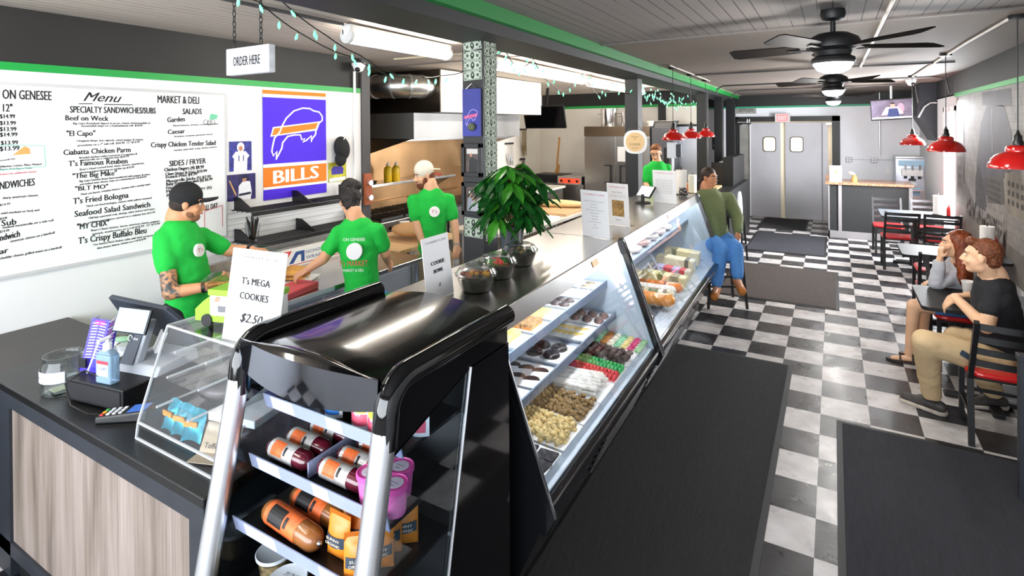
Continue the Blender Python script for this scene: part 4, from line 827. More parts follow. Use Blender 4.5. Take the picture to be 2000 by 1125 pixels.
m = MB(); m.poly([bz(.10, .40), bz(.14, .55), bz(.90, .645), bz(.84, .49)]); s_ = m; s_.build('streak_border', WCLOTH, bn)
m = MB(); 
m.poly([tuple(Vector(bz(*p))+Vector((.001, 0, 0))) for p in ((.125, .42), (.155, .53), (.86, .62), (.83, .52))]); m.build('orange_streak', ORANGE, bn)
m = MB(); text(m, 'BILLS', (.0055, W_/2, 1.60), (0, 1, .03), (0, 0, 1), .122, .50, 'C', bold=.008); m.build('banner_lettering', WCLOTH, bn)
def poster(name, label, y0, z0, w, h, bgm, parts):
    o = thing(name, label, 'picture', (-4.348, y0, z0)); MB().box(0, 0, 0, .003, w, h).build('print', bgm, o)
    for k, (nm, mm, poly) in enumerate(parts): mbx = MB(); mbx.poly([(.0035+.0004*k, a*w, b*h) for a, b in poly]); mbx.build(nm, mm, o)
    return o
def circ(cx, cy, rx, ry, n=14): return [(cx+rx*math.cos(2*PI*k/n), cy+ry*math.sin(2*PI*k/n)) for k in range(n)]
ROYAL = P('royal_blue_print', '2a2f8c', .5, noise=(30, .6)); SKINP = P('printed_skin', 'b98263', .6); JER = P('printed_white_jersey', 'eef0f6', .6)
pl1 = poster('player_photo', 'upper sports photo of a player in a white number eleven jersey', -.20, 1.735, .205, .255, ROYAL, [('jersey', JER, [(.18, .0), (.20, .42), (.12, .50), (.28, .66), (.72, .66), (.9, .5), (.8, .42), (.78, 0)]), ('helmet', JER, circ(.5, .80, .17, .17)), ('face', SKINP, circ(.5, .76, .09, .09))])
m = MB(); text(m, '11', (.0062, .105, .085), (0, 1, 0), (0, 0, 1), .05, .05, 'C'); m.build('jersey_number', ROYAL, pl1)
poster('batter_photo', 'lower sports photo of a player holding a bat', -.225, 1.482, .265, .225, P('dark_violet_print', '2b2560', .5, noise=(20, .5)), [('uniform', JER, [(.38, 0), (.40, .55), (.55, .72), (.8, .70), (.86, .3), (.82, 0)]), ('head', SKINP, circ(.60, .80, .075, .11)), ('cap', P('navy_print', '1b1d3a', .6), [(.50, .82), (.52, .95), (.68, .96), (.73, .84)]), ('bat', P('tan_bat', 'c79a63', .6), [(.06, .78), (.10, .80), (.33, .22), (.28, .20)]), ('belt', P('navy_print', '1b1d3a', .6), [(.40, .16), (.40, .25), (.82, .29), (.82, .20)])])
poster('team_photo', 'small team photo on grass below the black cap on the wall', .85, 1.545, .235, .20, P('field_print', 'b9b52f', .6, noise=(9, .4)), [('team', P('team_violet', '3a2a9c', .6, noise=(60, .6)), [(.18, .38), (.16, .68), (.3, .80), (.7, .80), (.84, .68), (.82, .38)]), ('caption_strip', JER, [(.05, .02), (.05, .2), (.95, .24), (.95, .06)])])
cp = thing('hanging_cap', 'black baseball cap hanging on the wall beside the banner', 'cap', (-4.34, .98, 1.86))
m = MB(); m.ell((.05, 0, .03), (.06, .092, .125), Matrix.Rotation(.25, 3, 'X'), 20, 12); m.build('crown', P('black_cloth', '151517', .8), cp, smooth=60)
m = MB(); m.ell((.05, -.018, -.08), (.04, .07, .075), Matrix.Rotation(-.1, 3, 'X'), 18, 10); m.build('brim', MATS['black_cloth'], cp, smooth=60)
MB().tube([(.118, .0+.035*math.cos(t), .12+.03*math.sin(t)) for t in [PI*q/8 for q in range(9)]], .006, 6).build('strap', P('light_strap', 'd5d5d5', .5), cp)
# ================================================================ the post covered in bills
BILL = P('banknote_paper', 'b9c3b4', .8, noise=(40, .12)); BILLINK = P('banknote_ink', '4c5a4d', .8); BILLDARK = P('banknote_portrait', '2c352e', .8)
def bill(w=.152, h=.066):
    m = MB(); m.prism([(-w/2, 0, -h/2), (w/2, 0, -h/2), (w/2, 0, h/2), (-w/2, 0, h/2)], [(-w/2, .0012, -h/2), (w/2, .0012, -h/2), (w/2, .0012, h/2), (-w/2, .0012, h/2)])
    y = -.0006; m.m = 1
    for a in (-1, 1):
        m.bar((-w/2+.006, y, a*(h/2-.006)), (w/2-.006, y, a*(h/2-.006)), .0005, .003); m.bar((a*(w/2-.007), y, -h/2+.006), (a*(w/2-.007), y, h/2-.006), .0005, .003)
        m.poly([(a*.042+.012*math.cos(t), y, .012*math.sin(t)) for t in [2*PI*q/10 for q in range(10)]])
        for b in (-1, 1): m.poly([(a*(w/2-.016)+.007*math.cos(t), y-.0002, b*(h/2-.014)+.006*math.sin(t)) for t in [2*PI*q/8 for q in range(8)]])
    m.m = 2; m.poly([(.016*math.cos(t), y-.0003, .024*math.sin(t)) for t in [2*PI*q/14 for q in range(14)]])
    m.m = 0; m.poly([(.006*math.cos(t), y-.0006, .004+.009*math.sin(t)) for t in [2*PI*q/8 for q in range(8)]]); return m
b0 = None; rd = random.Random(5); 
def put_bill(loc, rz, tilt):
    global b0
    if b0 is None: b0 = tag(bill().build('dollar_bill', [BILL, BILLINK, BILLDARK], None), 'dollar bill pinned flat on the post by the plant', 'banknote', 'dollar bills on the post'); o = b0
    else: o = b0.copy(); COL.objects.link(o)
    o.location = loc; o.rotation_euler = (0, tilt, rz); return o
z = 2.665
while z > 1.32:
    if not (2.40 > z > 2.03 or 1.985 > z > 1.455): put_bill((-2.085+rd.uniform(-.004, .004), .1465, z), 0, rd.uniform(-.05, .05) if z < 2.64 else -.14)
    z -= .0685
z = 2.70
while z > 1.33: put_bill((-1.997, .245+rd.uniform(-.006, .006), z), PI/2, rd.uniform(-.07, .07)); z -= .0715
for zz in (2.432, 2.008, 1.447, 1.378): pass
pq = thing('wooden_plaque', 'blue violet wooden plaque with a painted buffalo on the dollar bill post', 'plaque', (-2.08, .135, 2.20))
MB().box(-.075, -.012, -.165, .075, .005, .165).build('board', P('violet_wood', '3a3f8e', .7, noise=(6, .25, (1, 1, .3))), pq, bevel=.003)
m = MB(); m.tube([(x*.12-.06, -.0135, -.10+.14*y) for x, y in BUF], .0022, 5, True); m.build('painted_outline', P('pale_violet_paint', 'b7a9e6', .7), pq)
m = MB(); m.poly([(-.062, -.0140, -.045), (-.055, -.0140, -.022), (.056, -.0140, -.006), (.05, -.0140, -.028)]); m.build('painted_streak', P('pink_red_paint', 'c95a86', .7), pq)
MB().tube([(-.045, -.005, .165), (0, -.003, .20), (.045, -.005, .165)], .003, 5).build('hanging_wire', ALU, pq)
m = MB(); m.ell((.015, -.03, -.10), (.03, .022, .028), None, 12, 8); m.build('rosette', P('grey_green_ribbon', '59604a', .7, noise=(40, .5)), pq, smooth=60)
def photo(zc_, label, parts):
    o = thing('framed_photo', label, 'picture frame', (-2.085, .146, zc_)); m = MB()
    for q in ((-.085, -.115, .085, -.085), (-.085, .085, .085, .115), (-.085, -.115, -.058, .115), (.058, -.115, .085, .115)): m.box(q[0], -.022, q[1], q[2], 0, q[3])
    m.build('frame', BLACK, o, bevel=.002); MB().box(-.06, -.008, -.088, .06, -.004, .088).build('print', P('dim_room_print', '4a3a36', .4, noise=(12, .4)), o)
    for k, (nm, mm, poly) in enumerate(parts): q = MB(); q.poly([(-.058+a*.116, -.0085-.0004*k, -.086+b*.172) for a, b in poly]); q.build(nm, mm, o)
photo(1.87, 'upper framed photo of a man in black on the dollar bill post', [('window_glare', P('pale_print_glare', 'c9c2bd', .5), [(.1, .75), (.1, .95), (.9, .95), (.9, .75)]), ('man', BLACK, [(.25, 0), (.3, .5), (.5, .62), (.9, .5), (.85, 0)]), ('face', SKINP, circ(.42, .70, .09, .07))])
photo(1.60, 'lower framed photo of a smiling couple on the dollar bill post', [('man', P('grey_shirt_print', '8b9098', .6), [(.1, 0), (.15, .5), (.3, .6), (.5, .5), (.5, 0)]), ('woman', P('light_grey_shirt_print', 'a7abb1', .6), [(.4, 0), (.42, .35), (.6, .45), (.9, .35), (.95, 0)]), ('man_face', SKINP, circ(.34, .68, .1, .08)), ('woman_face', SKINP, circ(.6, .50, .1, .08)), ('cap', P('white_cap_print', 'dedede', .6), [(.24, .70), (.26, .8), (.42, .8), (.46, .72)])])
rs = thing('round_wall_sign', 'white scalloped sign with a tan disc hanging on the second post', 'sign', (-2.02, 3.555, 1.90))
m = MB(); sc = [(.145*(1+.10*abs(math.cos(2*t))**2)*math.cos(t+PI/4), .145*(1+.10*abs(math.cos(2*t))**2)*math.sin(t+PI/4)) for t in [2*PI*q/48 for q in range(48)]]
m.prism([(x, -.006, y) for x, y in sc], [(x, .006, y) for x, y in sc]); m.build('board', WHITE, rs)
m = MB(); m.prism([(.118*math.cos(t), -.010, .118*math.sin(t)) for t in [2*PI*q/36 for q in range(36)]], [(.118*math.cos(t), -.006, .118*math.sin(t)) for t in [2*PI*q/36 for q in range(36)]]); m.build('tan_disc', P('tan_wood_disc', 'e0bf8d', .6), rs)
m = MB(); text(m, 'EV GENESEE', (0, -.0108, -.04), (1, 0, 0), (0, 0, 1), .022, .13, 'C'); text(m, 'MARKET', (0, -.0108, .055), (1, 0, 0), (0, 0, 1), .014, .09, 'C'); text(m, 'DELI', (0, -.0108, .03), (1, 0, 0), (0, 0, 1), .012, .03, 'C'); text(m, 'MENU & DELI', (0, -.0108, -.08), (1, 0, 0), (0, 0, 1), .012, .08, 'C'); m.build('lettering', P('brown_lettering', '4b3c2c', .7), rs)
MB().tube([(-.10, 0, .13), (0, .02, .24), (.10, 0, .13)], .003, 5).build('hanging_string', IRON, rs)
# ================================================================ top of the deli cases
pp = thing('potted_money_tree', 'leafy money tree in a slate grey pot beside the dollar bill post', 'potted plant', (-1.70, .02, 1.30))
MB().lathe((0, 0, 0), [(.062, 0), (.066, .01), (.082, .165), (.085, .17), (.078, .17), (.075, .15)], 28).build('pot', P('slate_glazed_pot', '4f555c', .3), pp, smooth=40)
MB().lathe((0, 0, .14), [(.076, 0), (.0, .006)], 16).build('soil', P('potting_soil', '2b2019', .9), pp)
m = MB(); m.tube([(0, 0, .14), (.005, .005, .22), (.012, -.004, .30), (.0, .01, .40), (-.01, .0, .50)], [.026, .02, .016, .011, .007], 9); tips = []
rd = random.Random(11)
for k in range(46):
    a = k*2.4; t = (k+.5)/46; h_ = .19+.34*t; rr = (.19 if t < .75 else .13)*math.sqrt(rd.uniform(.12, 1)); e = Vector((math.cos(a)*rr, math.sin(a)*rr, h_+.03)); m.tube([(0, 0, min(.44, h_-.03)), e*.5+Vector((0, 0, h_*.5+.01)), e], .003, 5); tips.append((e, a))
m.build('stem', P('brown_green_stem', '6b5a35', .7), pp, smooth=60)
lf = MB()
for e, a in tips:
    n = rd.choice((5, 6, 6)); droop = rd.uniform(-.75, -.1); lf.m = rd.choice((0, 0, 1))
    for q in range(n):
        b = a+(q-(n-1)/2)*.85; L = rd.uniform(.11, .165); d = Vector((math.cos(b), math.sin(b), droop)).normalized(); sd = d.cross(Vector((0, 0, 1))).normalized(); up = sd.cross(d)
        w = L*.21; row = []
        for t, f in ((0, .05), (.25, .7), (.5, 1), (.75, .75), (1, .03)): c = e+d*L*t+Vector((0, 0, -.35*L*t*t)); row.append((c+sd*w*f+up*.006, c-up*.002, c-sd*w*f+up*.006))
        for r0, r1 in zip(row, row[1:]): lf.poly([r0[0], r1[0], r1[1], r0[1]]); lf.poly([r0[1], r1[1], r1[2], r0[2]])
lf.build('leaves', [P('deep_green_leaf', '14521a', .35, noise=(9, .4)), P('bright_green_leaf', '357f1f', .35, noise=(9, .3))], pp, smooth=60)
def salad(loc, label, mix):
    o = thing('salad_bowl', label, 'takeout bowl', loc, 0, 'salad bowls on the pastry case')
    MB().lathe((0, 0, 0), [(.065, 0), (.072, .004), (.098, .075), (.104, .079), (.104, .083), (.096, .081)], 28).build('black_bowl', PLASTICFILM, o, smooth=40)
    MB().lathe((0, 0, .083), [(.105, 0), (.106, .004), (.098, .006), (.085, .03), (.062, .036), (.058, .042), (.0, .043)], 28).build('clear_lid', PLASTICFILM, o, smooth=40)
    rd = random.Random(label); fm = MB(); fm.lathe((0, 0, .004), [(.064, 0), (.09, .065), (.0, .07)], 20)
    fm.build('dark_greens', P('dark_salad_greens', '2a2a1c', .6, noise=(40, .8)), o)
    for col in mix:
        q = MB()
        for k in range(9): t = rd.uniform(0, 6.28); r = rd.uniform(.0, .065); q.ell((r*math.cos(t), r*math.sin(t), .075+rd.uniform(0, .012)), (rd.uniform(.010, .02), .012, .009), Matrix.Rotation(t, 3, 'Z'), 8, 6)
        q.build('topping', P('topping_'+col, col, .5), o, smooth=60)
salad((-1.43, -.78, 1.30), 'front salad bowl with brown chicken pieces, nearest the cookie sign', ('a8551f', 'c08a2a', '7a3a16'))
salad((-1.46, -.53, 1.30), 'middle salad bowl with red tomato and green pepper under its lid', ('d12f24', '2f8a3a', 'c94a3a'))
salad((-1.49, -.24, 1.30), 'back salad bowl of dark greens and olives, nearest the plant pot', ('8a7a2a', '3a2a22', '241a16'))
def flyer(name, label, loc, rz, w, h, lean, lines, pic=None, title='T\'S MARKET & DELI'):
    o = thing(name, label, 'sign', loc, rz); 
    def q(x, z): return (x, z*math.sin(lean), z*math.cos(lean))
    m = MB(); m.prism([q(-w/2, 0), q(w/2, 0), q(w/2, h), q(-w/2, h)], [tuple(Vector(p)+Vector((0, .003, 0))) for p in (q(-w/2, 0), q(w/2, 0), q(w/2, h), q(-w/2, h))]); m.build('paper_sheet', PAPER, o)
    MB().box(-w/2, .003, 0, w/2, .09, .003).build('acrylic_foot', ACRYLIC, o); 
    ux = Vector((1, 0, 0)); uy = Vector((0, math.sin(lean), math.cos(lean)))
    m = MB(); hd_ = MB()
    if title: text(hd_, title, tuple(Vector(q(0, h*.90))+Vector((0, -.0016, 0))), ux, uy, h*.03, w*.8, 'C'); hd_.build('logo_heading', GREYINK if 'cookie' in label else REDINK, o)
    for s, z, hh, ww in lines: text(m, s, tuple(Vector(q(0, h*z))+Vector((0, -.0016, 0))), ux, uy, hh*h, ww*w if ww else None, 'C', .35 if s[0] == '$' else 0, bold=.0012 if hh > .05 else 0)
    m.build('lettering', INK if 'cookie' in label else GREYINK, o)
    if pic:
        x0, z0, x1, z1 = pic; g = MB(); g.poly([tuple(Vector(q(a*w, b*h))+Vector((0, -.001, 0))) for a, b in ((x0, z0), (x1, z0), (x1, z1), (x0, z1))]); g.build('picture', P('printed_pasta_photo', 'a9854f', .6, noise=(50, .6)), o)
    return o
flyer('cookie_price_sign', 'white cookie price sign standing on the acrylic case', (-1.79, -1.75, 1.302), .10, .285, .34, .16, [("T's MEGA", .62, .075, .52), ('COOKIES', .46, .075, .52), ('$2.50', .22, .095, .40)])
flyer('cookie_bowl_sign', 'narrow edge-on cookie bowl sign beside the front salad bowl', (-1.50, -.97, 1.302), 1.58, .20, .29, .12, [('COOKIE', .55, .06, .5), ('BOWL', .42, .06, .35), ('$', .2, .05, .1)])
tx = ['Potato & Mac Salads - Homemade', 'Broccoli', 'Greek Pasta', 'Chicken Salad - White Meat', 'Seafood Salad', 'Tuna Salad', 'Egg Salad', 'Ham Salad Homestyle', 'Olive', 'Cole Slaw']
L1 = [(s, .76-.062*k, .018, min(.8, .025*len(s))) for k, s in enumerate(tx)]
flyer('menu_flyer', 'white flyer with a list of dishes at the joint of the two cases', (-1.385, .67, 1.302), -.25, .235, .34, -.08, L1)
flyer('pasta_flyer', 'white flyer with a square pasta picture behind the list flyer', (-1.40, 1.20, 1.302), -.25, .20, .34, -.08, [('Pasta Salads', .78, .03, .5), ('fresh made daily in our kitchen with', .72, .016, .75), ('garden vegetables and italian dressing', .68, .016, .75), ('$6.99', .12, .03, .25)], (-.28, .22, .28, .60))
flyer('hours_flyer', 'white flyer of printed lines at the far end of the steel top', (-1.41, 2.62, 1.302), -.18, .25, .34, -.08, [(s, .70-.05*k, .02, .7) for k, s in enumerate(['Breakfast all day long', 'Egg and cheese on a roll', 'Bacon egg and cheese', 'Sausage egg and cheese', 'Steak egg and cheese', 'Hash browns', 'Home fries', 'Pancakes', 'French toast'])])
tm = thing('payment_tablet', 'angled customer tablet on the steel top below the young man', 'tablet', (-1.62, 2.55, 1.30), -.5)
q = MB().box(-.10, -.01, 0, .10, .01, .14).build('screen_slab', BLACKPLASTIC, tm, bevel=.004); q.location = (0, 0, .06); q.rotation_euler = (-.7, 0, 0)
q = MB().box(-.088, -.012, .01, .088, -.0101, .13).build('lit_screen', P('pale_blue_screen', 'c3d2e2', .3, emit=(.7, .8, .95), estr=.35), tm); q.location = (0, 0, .06); q.rotation_euler = (-.7, 0, 0)
MB().lathe((0, .0, 0), [(.08, 0), (.08, .012), (.02, .02), (.018, .09)], 20).build('stand', BLACKPLASTIC, tm, smooth=40)
ps = thing('card_terminal_post', 'silver post with a small display on its top behind the far flyer', 'display post', (-1.535, 3.43, 1.30))
MB().cyl((0, 0, 0), (0, 0, .42), .016).build('post', ALU, ps, smooth=40); MB().box(-.06, -.02, .42, .045, .03, .60).build('display_housing', P('grey_white_plastic', 'c9cdd4', .4), ps, bevel=.004); MB().box(.045, -.02, .43, .10, .03, .58).build('side_module', BLACKPLASTIC, ps, bevel=.004)
MB().lathe((0, 0, 0), [(.07, 0), (.07, .015), (.02, .02)], 18).build('foot', BLACKPLASTIC, ps)
def roll(loc, label, h=.27, r=.062, holder=True, grp=None):
    o = thing('paper_towel_roll', label, 'paper towel', loc, 0, grp); m = MB(); m.lathe((0, 0, .012), [(.02, 0), (r, 0), (r, h), (.02, h)], 26); m.build('paper_roll', P('soft_white_paper', 'f4f0ea', .85, bump=(60, .2)), o, smooth=40)
    MB().lathe((0, 0, 0), [(r+.01, 0), (r+.01, .008), (.0, .01)], 22).build('holder_base', IRON, o, smooth=40); MB().cyl((0, 0, .01), (0, 0, h+.05), .006).build('holder_rod', IRON, o); return o
roll((-1.44, 3.44, 1.30), 'paper towel roll on the steel top left of the braided woman')
cd = thing('cable_bundle', 'small black tangle of cable at the end of the steel top', 'cable', (-1.38, 3.28, 1.30)); m = MB()
for k in range(4): m.tube([(.05*math.cos(t+k), .06*math.sin(t+k*.7), .02+.02*k+.01*math.sin(3*t)) for t in [2*PI*q/14 for q in range(14)]], .006, 6, True)
m.build('cable_loop', BLACKPLASTIC, cd, smooth=60)
# ================================================================ checkout counter things
jr = thing('tip_jar', 'clear glass tip jar with a paper label at the edge of the counter', 'jar', (-2.99, -1.87, .90))
MB().lathe((0, 0, 0), [(.0, .004), (.078, .004), (.084, .012), (.085, .115), (.075, .135), (.072, .15), (.076, .155), (.076, .17), (.071, .17), (.069, .15), (.078, .112), (.078, .016), (.0, .012)], 32, caps=False).build('glass_body', glass('jar_glass', (.93, .95, .95), 1.4), jr, smooth=40)
m = MB(); m.grid(lambda u, v: (.0862*math.cos(-2.2+1.9*u), .0862*math.sin(-2.2+1.9*u), .065+.05*v), 14, 1); m.build('paper_label', P('bluish_paper_label', 'd6def0', .7), jr, smooth=60)
MB().box(-.03, -.045, .013, .03, .03, .016).build('folded_note', P('pale_green_note', 'aeb8a0', .8), jr)
m = MB(); text(m, 'Thank You!!', (-.0, -.0875, .082), (1, 0, 0), (0, 0, 1), .017, .07, 'C'); m.build('handwriting', INK, jr)
dw = thing('cash_drawer', 'black cash drawer box under the payment stand', 'cash drawer', (-2.72, -1.68, .90), .17)
MB().box(-.185, -.20, .008, .185, .20, .10).build('drawer_body', BLACKPLASTIC, dw, bevel=.004)
for x in (-.15, .15):
    for y in (-.16, .16): MB().cyl((x, y, 0), (x, y, .01), .012).build('foot', BLACKPLASTIC, dw)
MB().box(-.17, -.203, .02, .17, -.199, .09).build('drawer_front', P('drawer_front_black', '1d1c20', .45), dw)
ps = thing('payment_stand', 'white payment stand with dark back, customer screen and merchant tablet', 'payment stand', (-2.69, -1.66, 1.0), .20)
m = MB(); m.prism([(-.085, -.09, 0), (.17, -.09, 0), (.17, .13, 0), (-.085, .13, 0)], [(-.08, -.06, .035), (.16, -.06, .035), (.16, .13, .05), (-.08, .13, .05)]); m.build('foot', P('silver_grey_plastic', 'a9aeb6', .35), ps, bevel=.006)
m = MB(); m.prism([(-.075, -.075, .01), (.02, -.075, .01), (.03, -.005, .21), (-.055, -.005, .21)], [(-.075, -.035, .01), (.02, -.035, .01), (.03, .03, .21), (-.055, .03, .21)]); m.build('neck', P('silver_grey_plastic', 'a9aeb6', .35), ps, bevel=.006)
m = MB(); m.prism([(-.07, -.0775, .03), (.006, -.0775, .03), (.012, -.0105, .205), (-.05, -.0105, .205)], [(-.07, -.075, .03), (.006, -.075, .03), (.012, -.008, .205), (-.05, -.008, .205)]); m.build('dark_back', P('slate_plastic', '3c4450', .3), ps)
m = MB(); text(m, 'clover', (-.03, -.043, .13), (1, 0, 0), (0, .3, 1), .014, .03); m.tube([(-.05+.012*math.cos(t), -.0425+.003*math.sin(t), .137+.012*math.sin(t)) for t in [5.2*q/10 for q in range(11)]], .002, 5); m.build('stand_logo', PAPER, ps)
q = MB().box(-.10, -.006, -.055, .10, .006, .055).build('customer_screen_frame', BLACKPLASTIC, ps, bevel=.004); q.location = (-.015, -.055, .225); q.rotation_euler = (-.35, 0, .03)
q2 = MB().box(-.092, -.0075, -.05, .092, -.0058, .05).build('customer_screen', P('pale_blue_lit_screen', '8fb2d0', .4, emit=(.62, .78, .93), estr=.12), ps); q2.location = (-.015, -.055, .225); q2.rotation_euler = (-.35, 0, .03)
m = MB(); text(m, 'Welcome', (0, -.0082, -.005), (1, 0, 0), (0, 0, 1), .02, .1, 'C'); text(m, 'tap to pay', (0, -.0082, -.034), (1, 0, 0), (0, 0, 1), .012, .08, 'C'); q3 = m.build('screen_lettering', PAPER, ps); q3.location = q2.location; q3.rotation_euler = q2.rotation_euler
m = MB(); A = [(-.25, .0, .15), (.12, .0, .15), (.20, 0, .04), (.19, 0, -.11), (-.02, 0, -.13), (-.25, 0, .02)]
m.prism([(x, -.012, z) for x, _, z in A], [(x, .012, z) for x, _, z in A]); q = m.build('merchant_tablet', P('dark_slate_tablet', '343a44', .4), ps, bevel=.006); q.location = (-.03, .10, .15); q.rotation_euler = (.55, .06, .0)
m = MB(); m.bar((-.02, .06, .04), (.0, .09, .13), .08, .02); m.build('tablet_arm', WHITEPLASTIC, ps)
kp = thing('keypad_handset', 'small black keypad handset lying behind the payment stand', 'keypad', (-2.42, -1.50, .90), .5)
MB().box(-.075, -.045, 0, .075, .045, .03).build('body', BLACKPLASTIC, kp, bevel=.006)
m = MB()
for i in range(5):
    for j in range(3): m.box(-.055+i*.025, -.03+j*.022, .03, -.038+i*.025, -.014+j*.022, .034)
m.build('keys', P('light_grey_keys', 'b9b9ba', .5), kp)
cr = thing('card_reader', 'black card reader with coloured keys on the counter front', 'card reader', (-2.46, -1.855, .90), .62)
m = MB(); m.prism([(-.10, -.04, 0), (.10, -.04, 0), (.10, .04, 0), (-.10, .04, 0)], [(-.10, -.036, .028), (.10, -.036, .045), (.10, .036, .045), (-.10, .036, .028)]); m.build('body', BLACKPLASTIC, cr, bevel=.008)
def on(x): return .029+(x+.10)*.085
m = MB(); m.prism([(.02, -.03, on(.02)), (.09, -.03, on(.09)), (.09, .03, on(.09)), (.02, .03, on(.02))], [(.02, -.03, on(.02)+.002), (.09, -.03, on(.09)+.002), (.09, .03, on(.09)+.002), (.02, .03, on(.02)+.002)]); m.build('lit_display', P('blue_reader_screen', '24478f', .3, emit=(.1, .25, .7), estr=.3), cr)
kc = [P('key_red', 'd0342c', .5), P('key_yellow', 'e0a91f', .5), P('key_green', '3aa04a', .5), P('key_white', 'cfd4da', .5)]
m = MB()
for i in range(4):
    for j in range(3): x = -.085+i*.024; m.m = (0, 1, 2)[j] if i == 0 else 3; m.box(x, -.028+j*.02, on(x)-.001, x+.012, -.016+j*.02, on(x)+.004)
m.build('keys', kc, cr)
wr = tag(MB().tube([(-2.545, -1.90, .915), (-2.62, -1.925, .91), (-2.72, -1.945, .93), (-2.80, -1.935, 1.0), (-2.76, -1.88, 1.045), (-2.68, -1.86, 1.03), (-2.62, -1.83, 1.004)], .0035, 6).build('reader_cable', BLACKPLASTIC, None, smooth=60), 'thin black cable looping from the card reader up over the cash drawer', 'cable')
bk = thing('candy_stand', 'tall purple cardboard stand of striped packets beside the sanitizer', 'display stand', (-2.85, -1.82, 1.0), .25)
q = MB(); q.prism([(-.055, -.01, 0), (.055, -.01, 0), (.055, .05, .22), (-.055, .05, .22)], [(-.055, .045, 0), (.055, .045, 0), (.055, .09, .20), (-.055, .09, .20)]); q.build('carton', P('violet_carton', '4a3fc4', .5), bk)
st = MB()
for k in range(13):
    for s in (-1, 1): st.m = 0; z = .06+k*.012; st.bar((s*.004, -.0105+.06*z/.22-.001, z), (s*.042, -.0105+.06*z/.22-.001, z-.004), .001, .005)
    st.m = 1 if k % 2 else 2; z = .02+k*.0158; st.bar((.0555, -.008+.06*z/.22, z), (.0555, .03+.06*z/.22, z+.012), .002, .009); st.bar((-.0555, -.008+.06*z/.22, z), (-.0555, .03+.06*z/.22, z+.012), .002, .009)
st.build('printed_stripes', [P('lilac_print', 'c6c2f0', .6), P('pink_stripe', 'd98ad8', .6), P('white_stripe_print', 'f0e6f5', .6)], bk)
MB().prism([(-.03, .043, .195), (.03, .043, .195), (.03, .047, .212), (-.03, .047, .212)], [(-.03, .045, .195), (.03, .045, .195), (.03, .049, .212), (-.03, .049, .212)]).build('magenta_header', P('magenta_print', 'b02a9c', .6), bk)
MB().box(-.05, -.02, 0, .05, .06, .02).build('acrylic_base', glass('lilac_acrylic', (.80, .74, .92), 1), bk)
MB().box(-.045, -.02, .02, -.005, -.012, .06).build('square_card', BLACK, bk)
MB().bar((.02, -.03, .005), (.035, .015, .14), .008, .004).build('white_strip', PAPER, bk)
hs = thing('hand_sanitizer', 'clear pump bottle of blue hand sanitizer on the cash drawer', 'bottle', (-2.655, -1.835, 1.0), .2)
m = MB(); A = [(-.045, -.022), (.045, -.022), (.05, 0), (.045, .022), (-.045, .022), (-.05, 0)]
m.prism([(x, y, 0) for x, y in A], [(x, y, .125) for x, y in A]); m.prism([(x, y, .125) for x, y in A], [(x*.4, y*.6, .145) for x, y in A]); m.build('bottle_body', P('clear_blue_gel', 'a9cbe6', .08, trans=.55), hs, bevel=.006)
MB().box(-.034, -.0235, .035, .034, -.0225, .10).build('bottle_label', P('white_blue_label', 'cfe0f0', .5), hs); MB().box(-.034, -.0242, .086, .034, -.0234, .10).build('red_band', REDINK, hs)
m = MB(); text(m, 'CLEAN', (0, -.0245, .062), (1, 0, 0), (0, 0, 1), .014, .05, 'C'); m.build('label_word', P('deep_blue_ink', '23338c', .6), hs)
MB().lathe((0, 0, .14), [(.018, 0), (.018, .03), (.008, .032), (.008, .055), (.0, .056)], 16).build('pump', WHITEPLASTIC, hs, smooth=40); MB().bar((0, .012, .193), (0, -.04, .19), .014, .010).build('pump_spout', WHITEPLASTIC, hs)
cs_ = thing('wrapped_cups', 'plastic sleeve of white cups lying on the counter behind the jar', 'cups', (-3.08, -1.58, .90), .35)
for k in range(3): MB().lathe((-.08+k*.075, .02*(k % 2), 0), [(.03, 0), (.042, .085), (.045, .09), (.0, .09)], 18).build('cup', WHITEPLASTIC, cs_, smooth=40)
m = MB(); m.ell((0, .0, .06), (.16, .08, .07)); m.build('plastic_sleeve', PLASTICFILM, cs_, smooth=60); MB().ell((.0, .0, .12), (.05, .03, .012)).build('green_leaf_print', P('soft_green_print', '8fbf9b', .6), cs_, smooth=60)
# ---- acrylic bakery case
ac = thing('acrylic_bakery_case', 'clear acrylic slant-front case on the counter with inner shelves', 'display case', (-1.995, -1.91, .90))
x0, x1 = -.265, .265
def pane(nm, pts, t=(0, 0, .004), par=ac, m_=ACRYLIC): MB().prism(pts, [tuple(Vector(p)+Vector(t)) for p in pts]).build(nm, m_, par)
pane('front_lower_pane', [(x0, 0, .0), (x1, 0, 0), (x1, .008, .055), (x0, .008, .055)], (0, .004, 0)); pane('front_slant_pane', [(x0, .008, .06), (x1, .008, .06), (x1, .12, .40), (x0, .12, .40)], (0, .004, 0))
pane('top_pane', [(x0, .12, .40), (x1, .12, .40), (x1, .40, .40), (x0, .40, .40)])
for x in (x0, x1): pane('side_pane', [(x, 0, 0), (x, .40, 0), (x, .40, .40), (x, .12, .40), (x, .008, .06)], (.004, 0, 0))
EDGE = P('bright_acrylic_edge', 'd9dee2', .15, trans=.3)
for a, b in (((x0, 0, 0), (x0, .008, .06)), ((x0, .008, .06), (x0, .12, .40)), ((x1, .008, .06), (x1, .12, .40)), ((x0, 0, .003), (x1, 0, .003)), ((x0, .12, .402), (x1, .12, .402)), ((x0, .12, .402), (x0, .40, .402)), ((x0, .008, .06), (x1, .008, .06)), ((x0, .40, .402), (x1, .40, .402)), ((x1, 0, 0), (x1, .008, .06))): MB().bar(a, b, .007, .007).build('lit_edge', EDGE, ac)
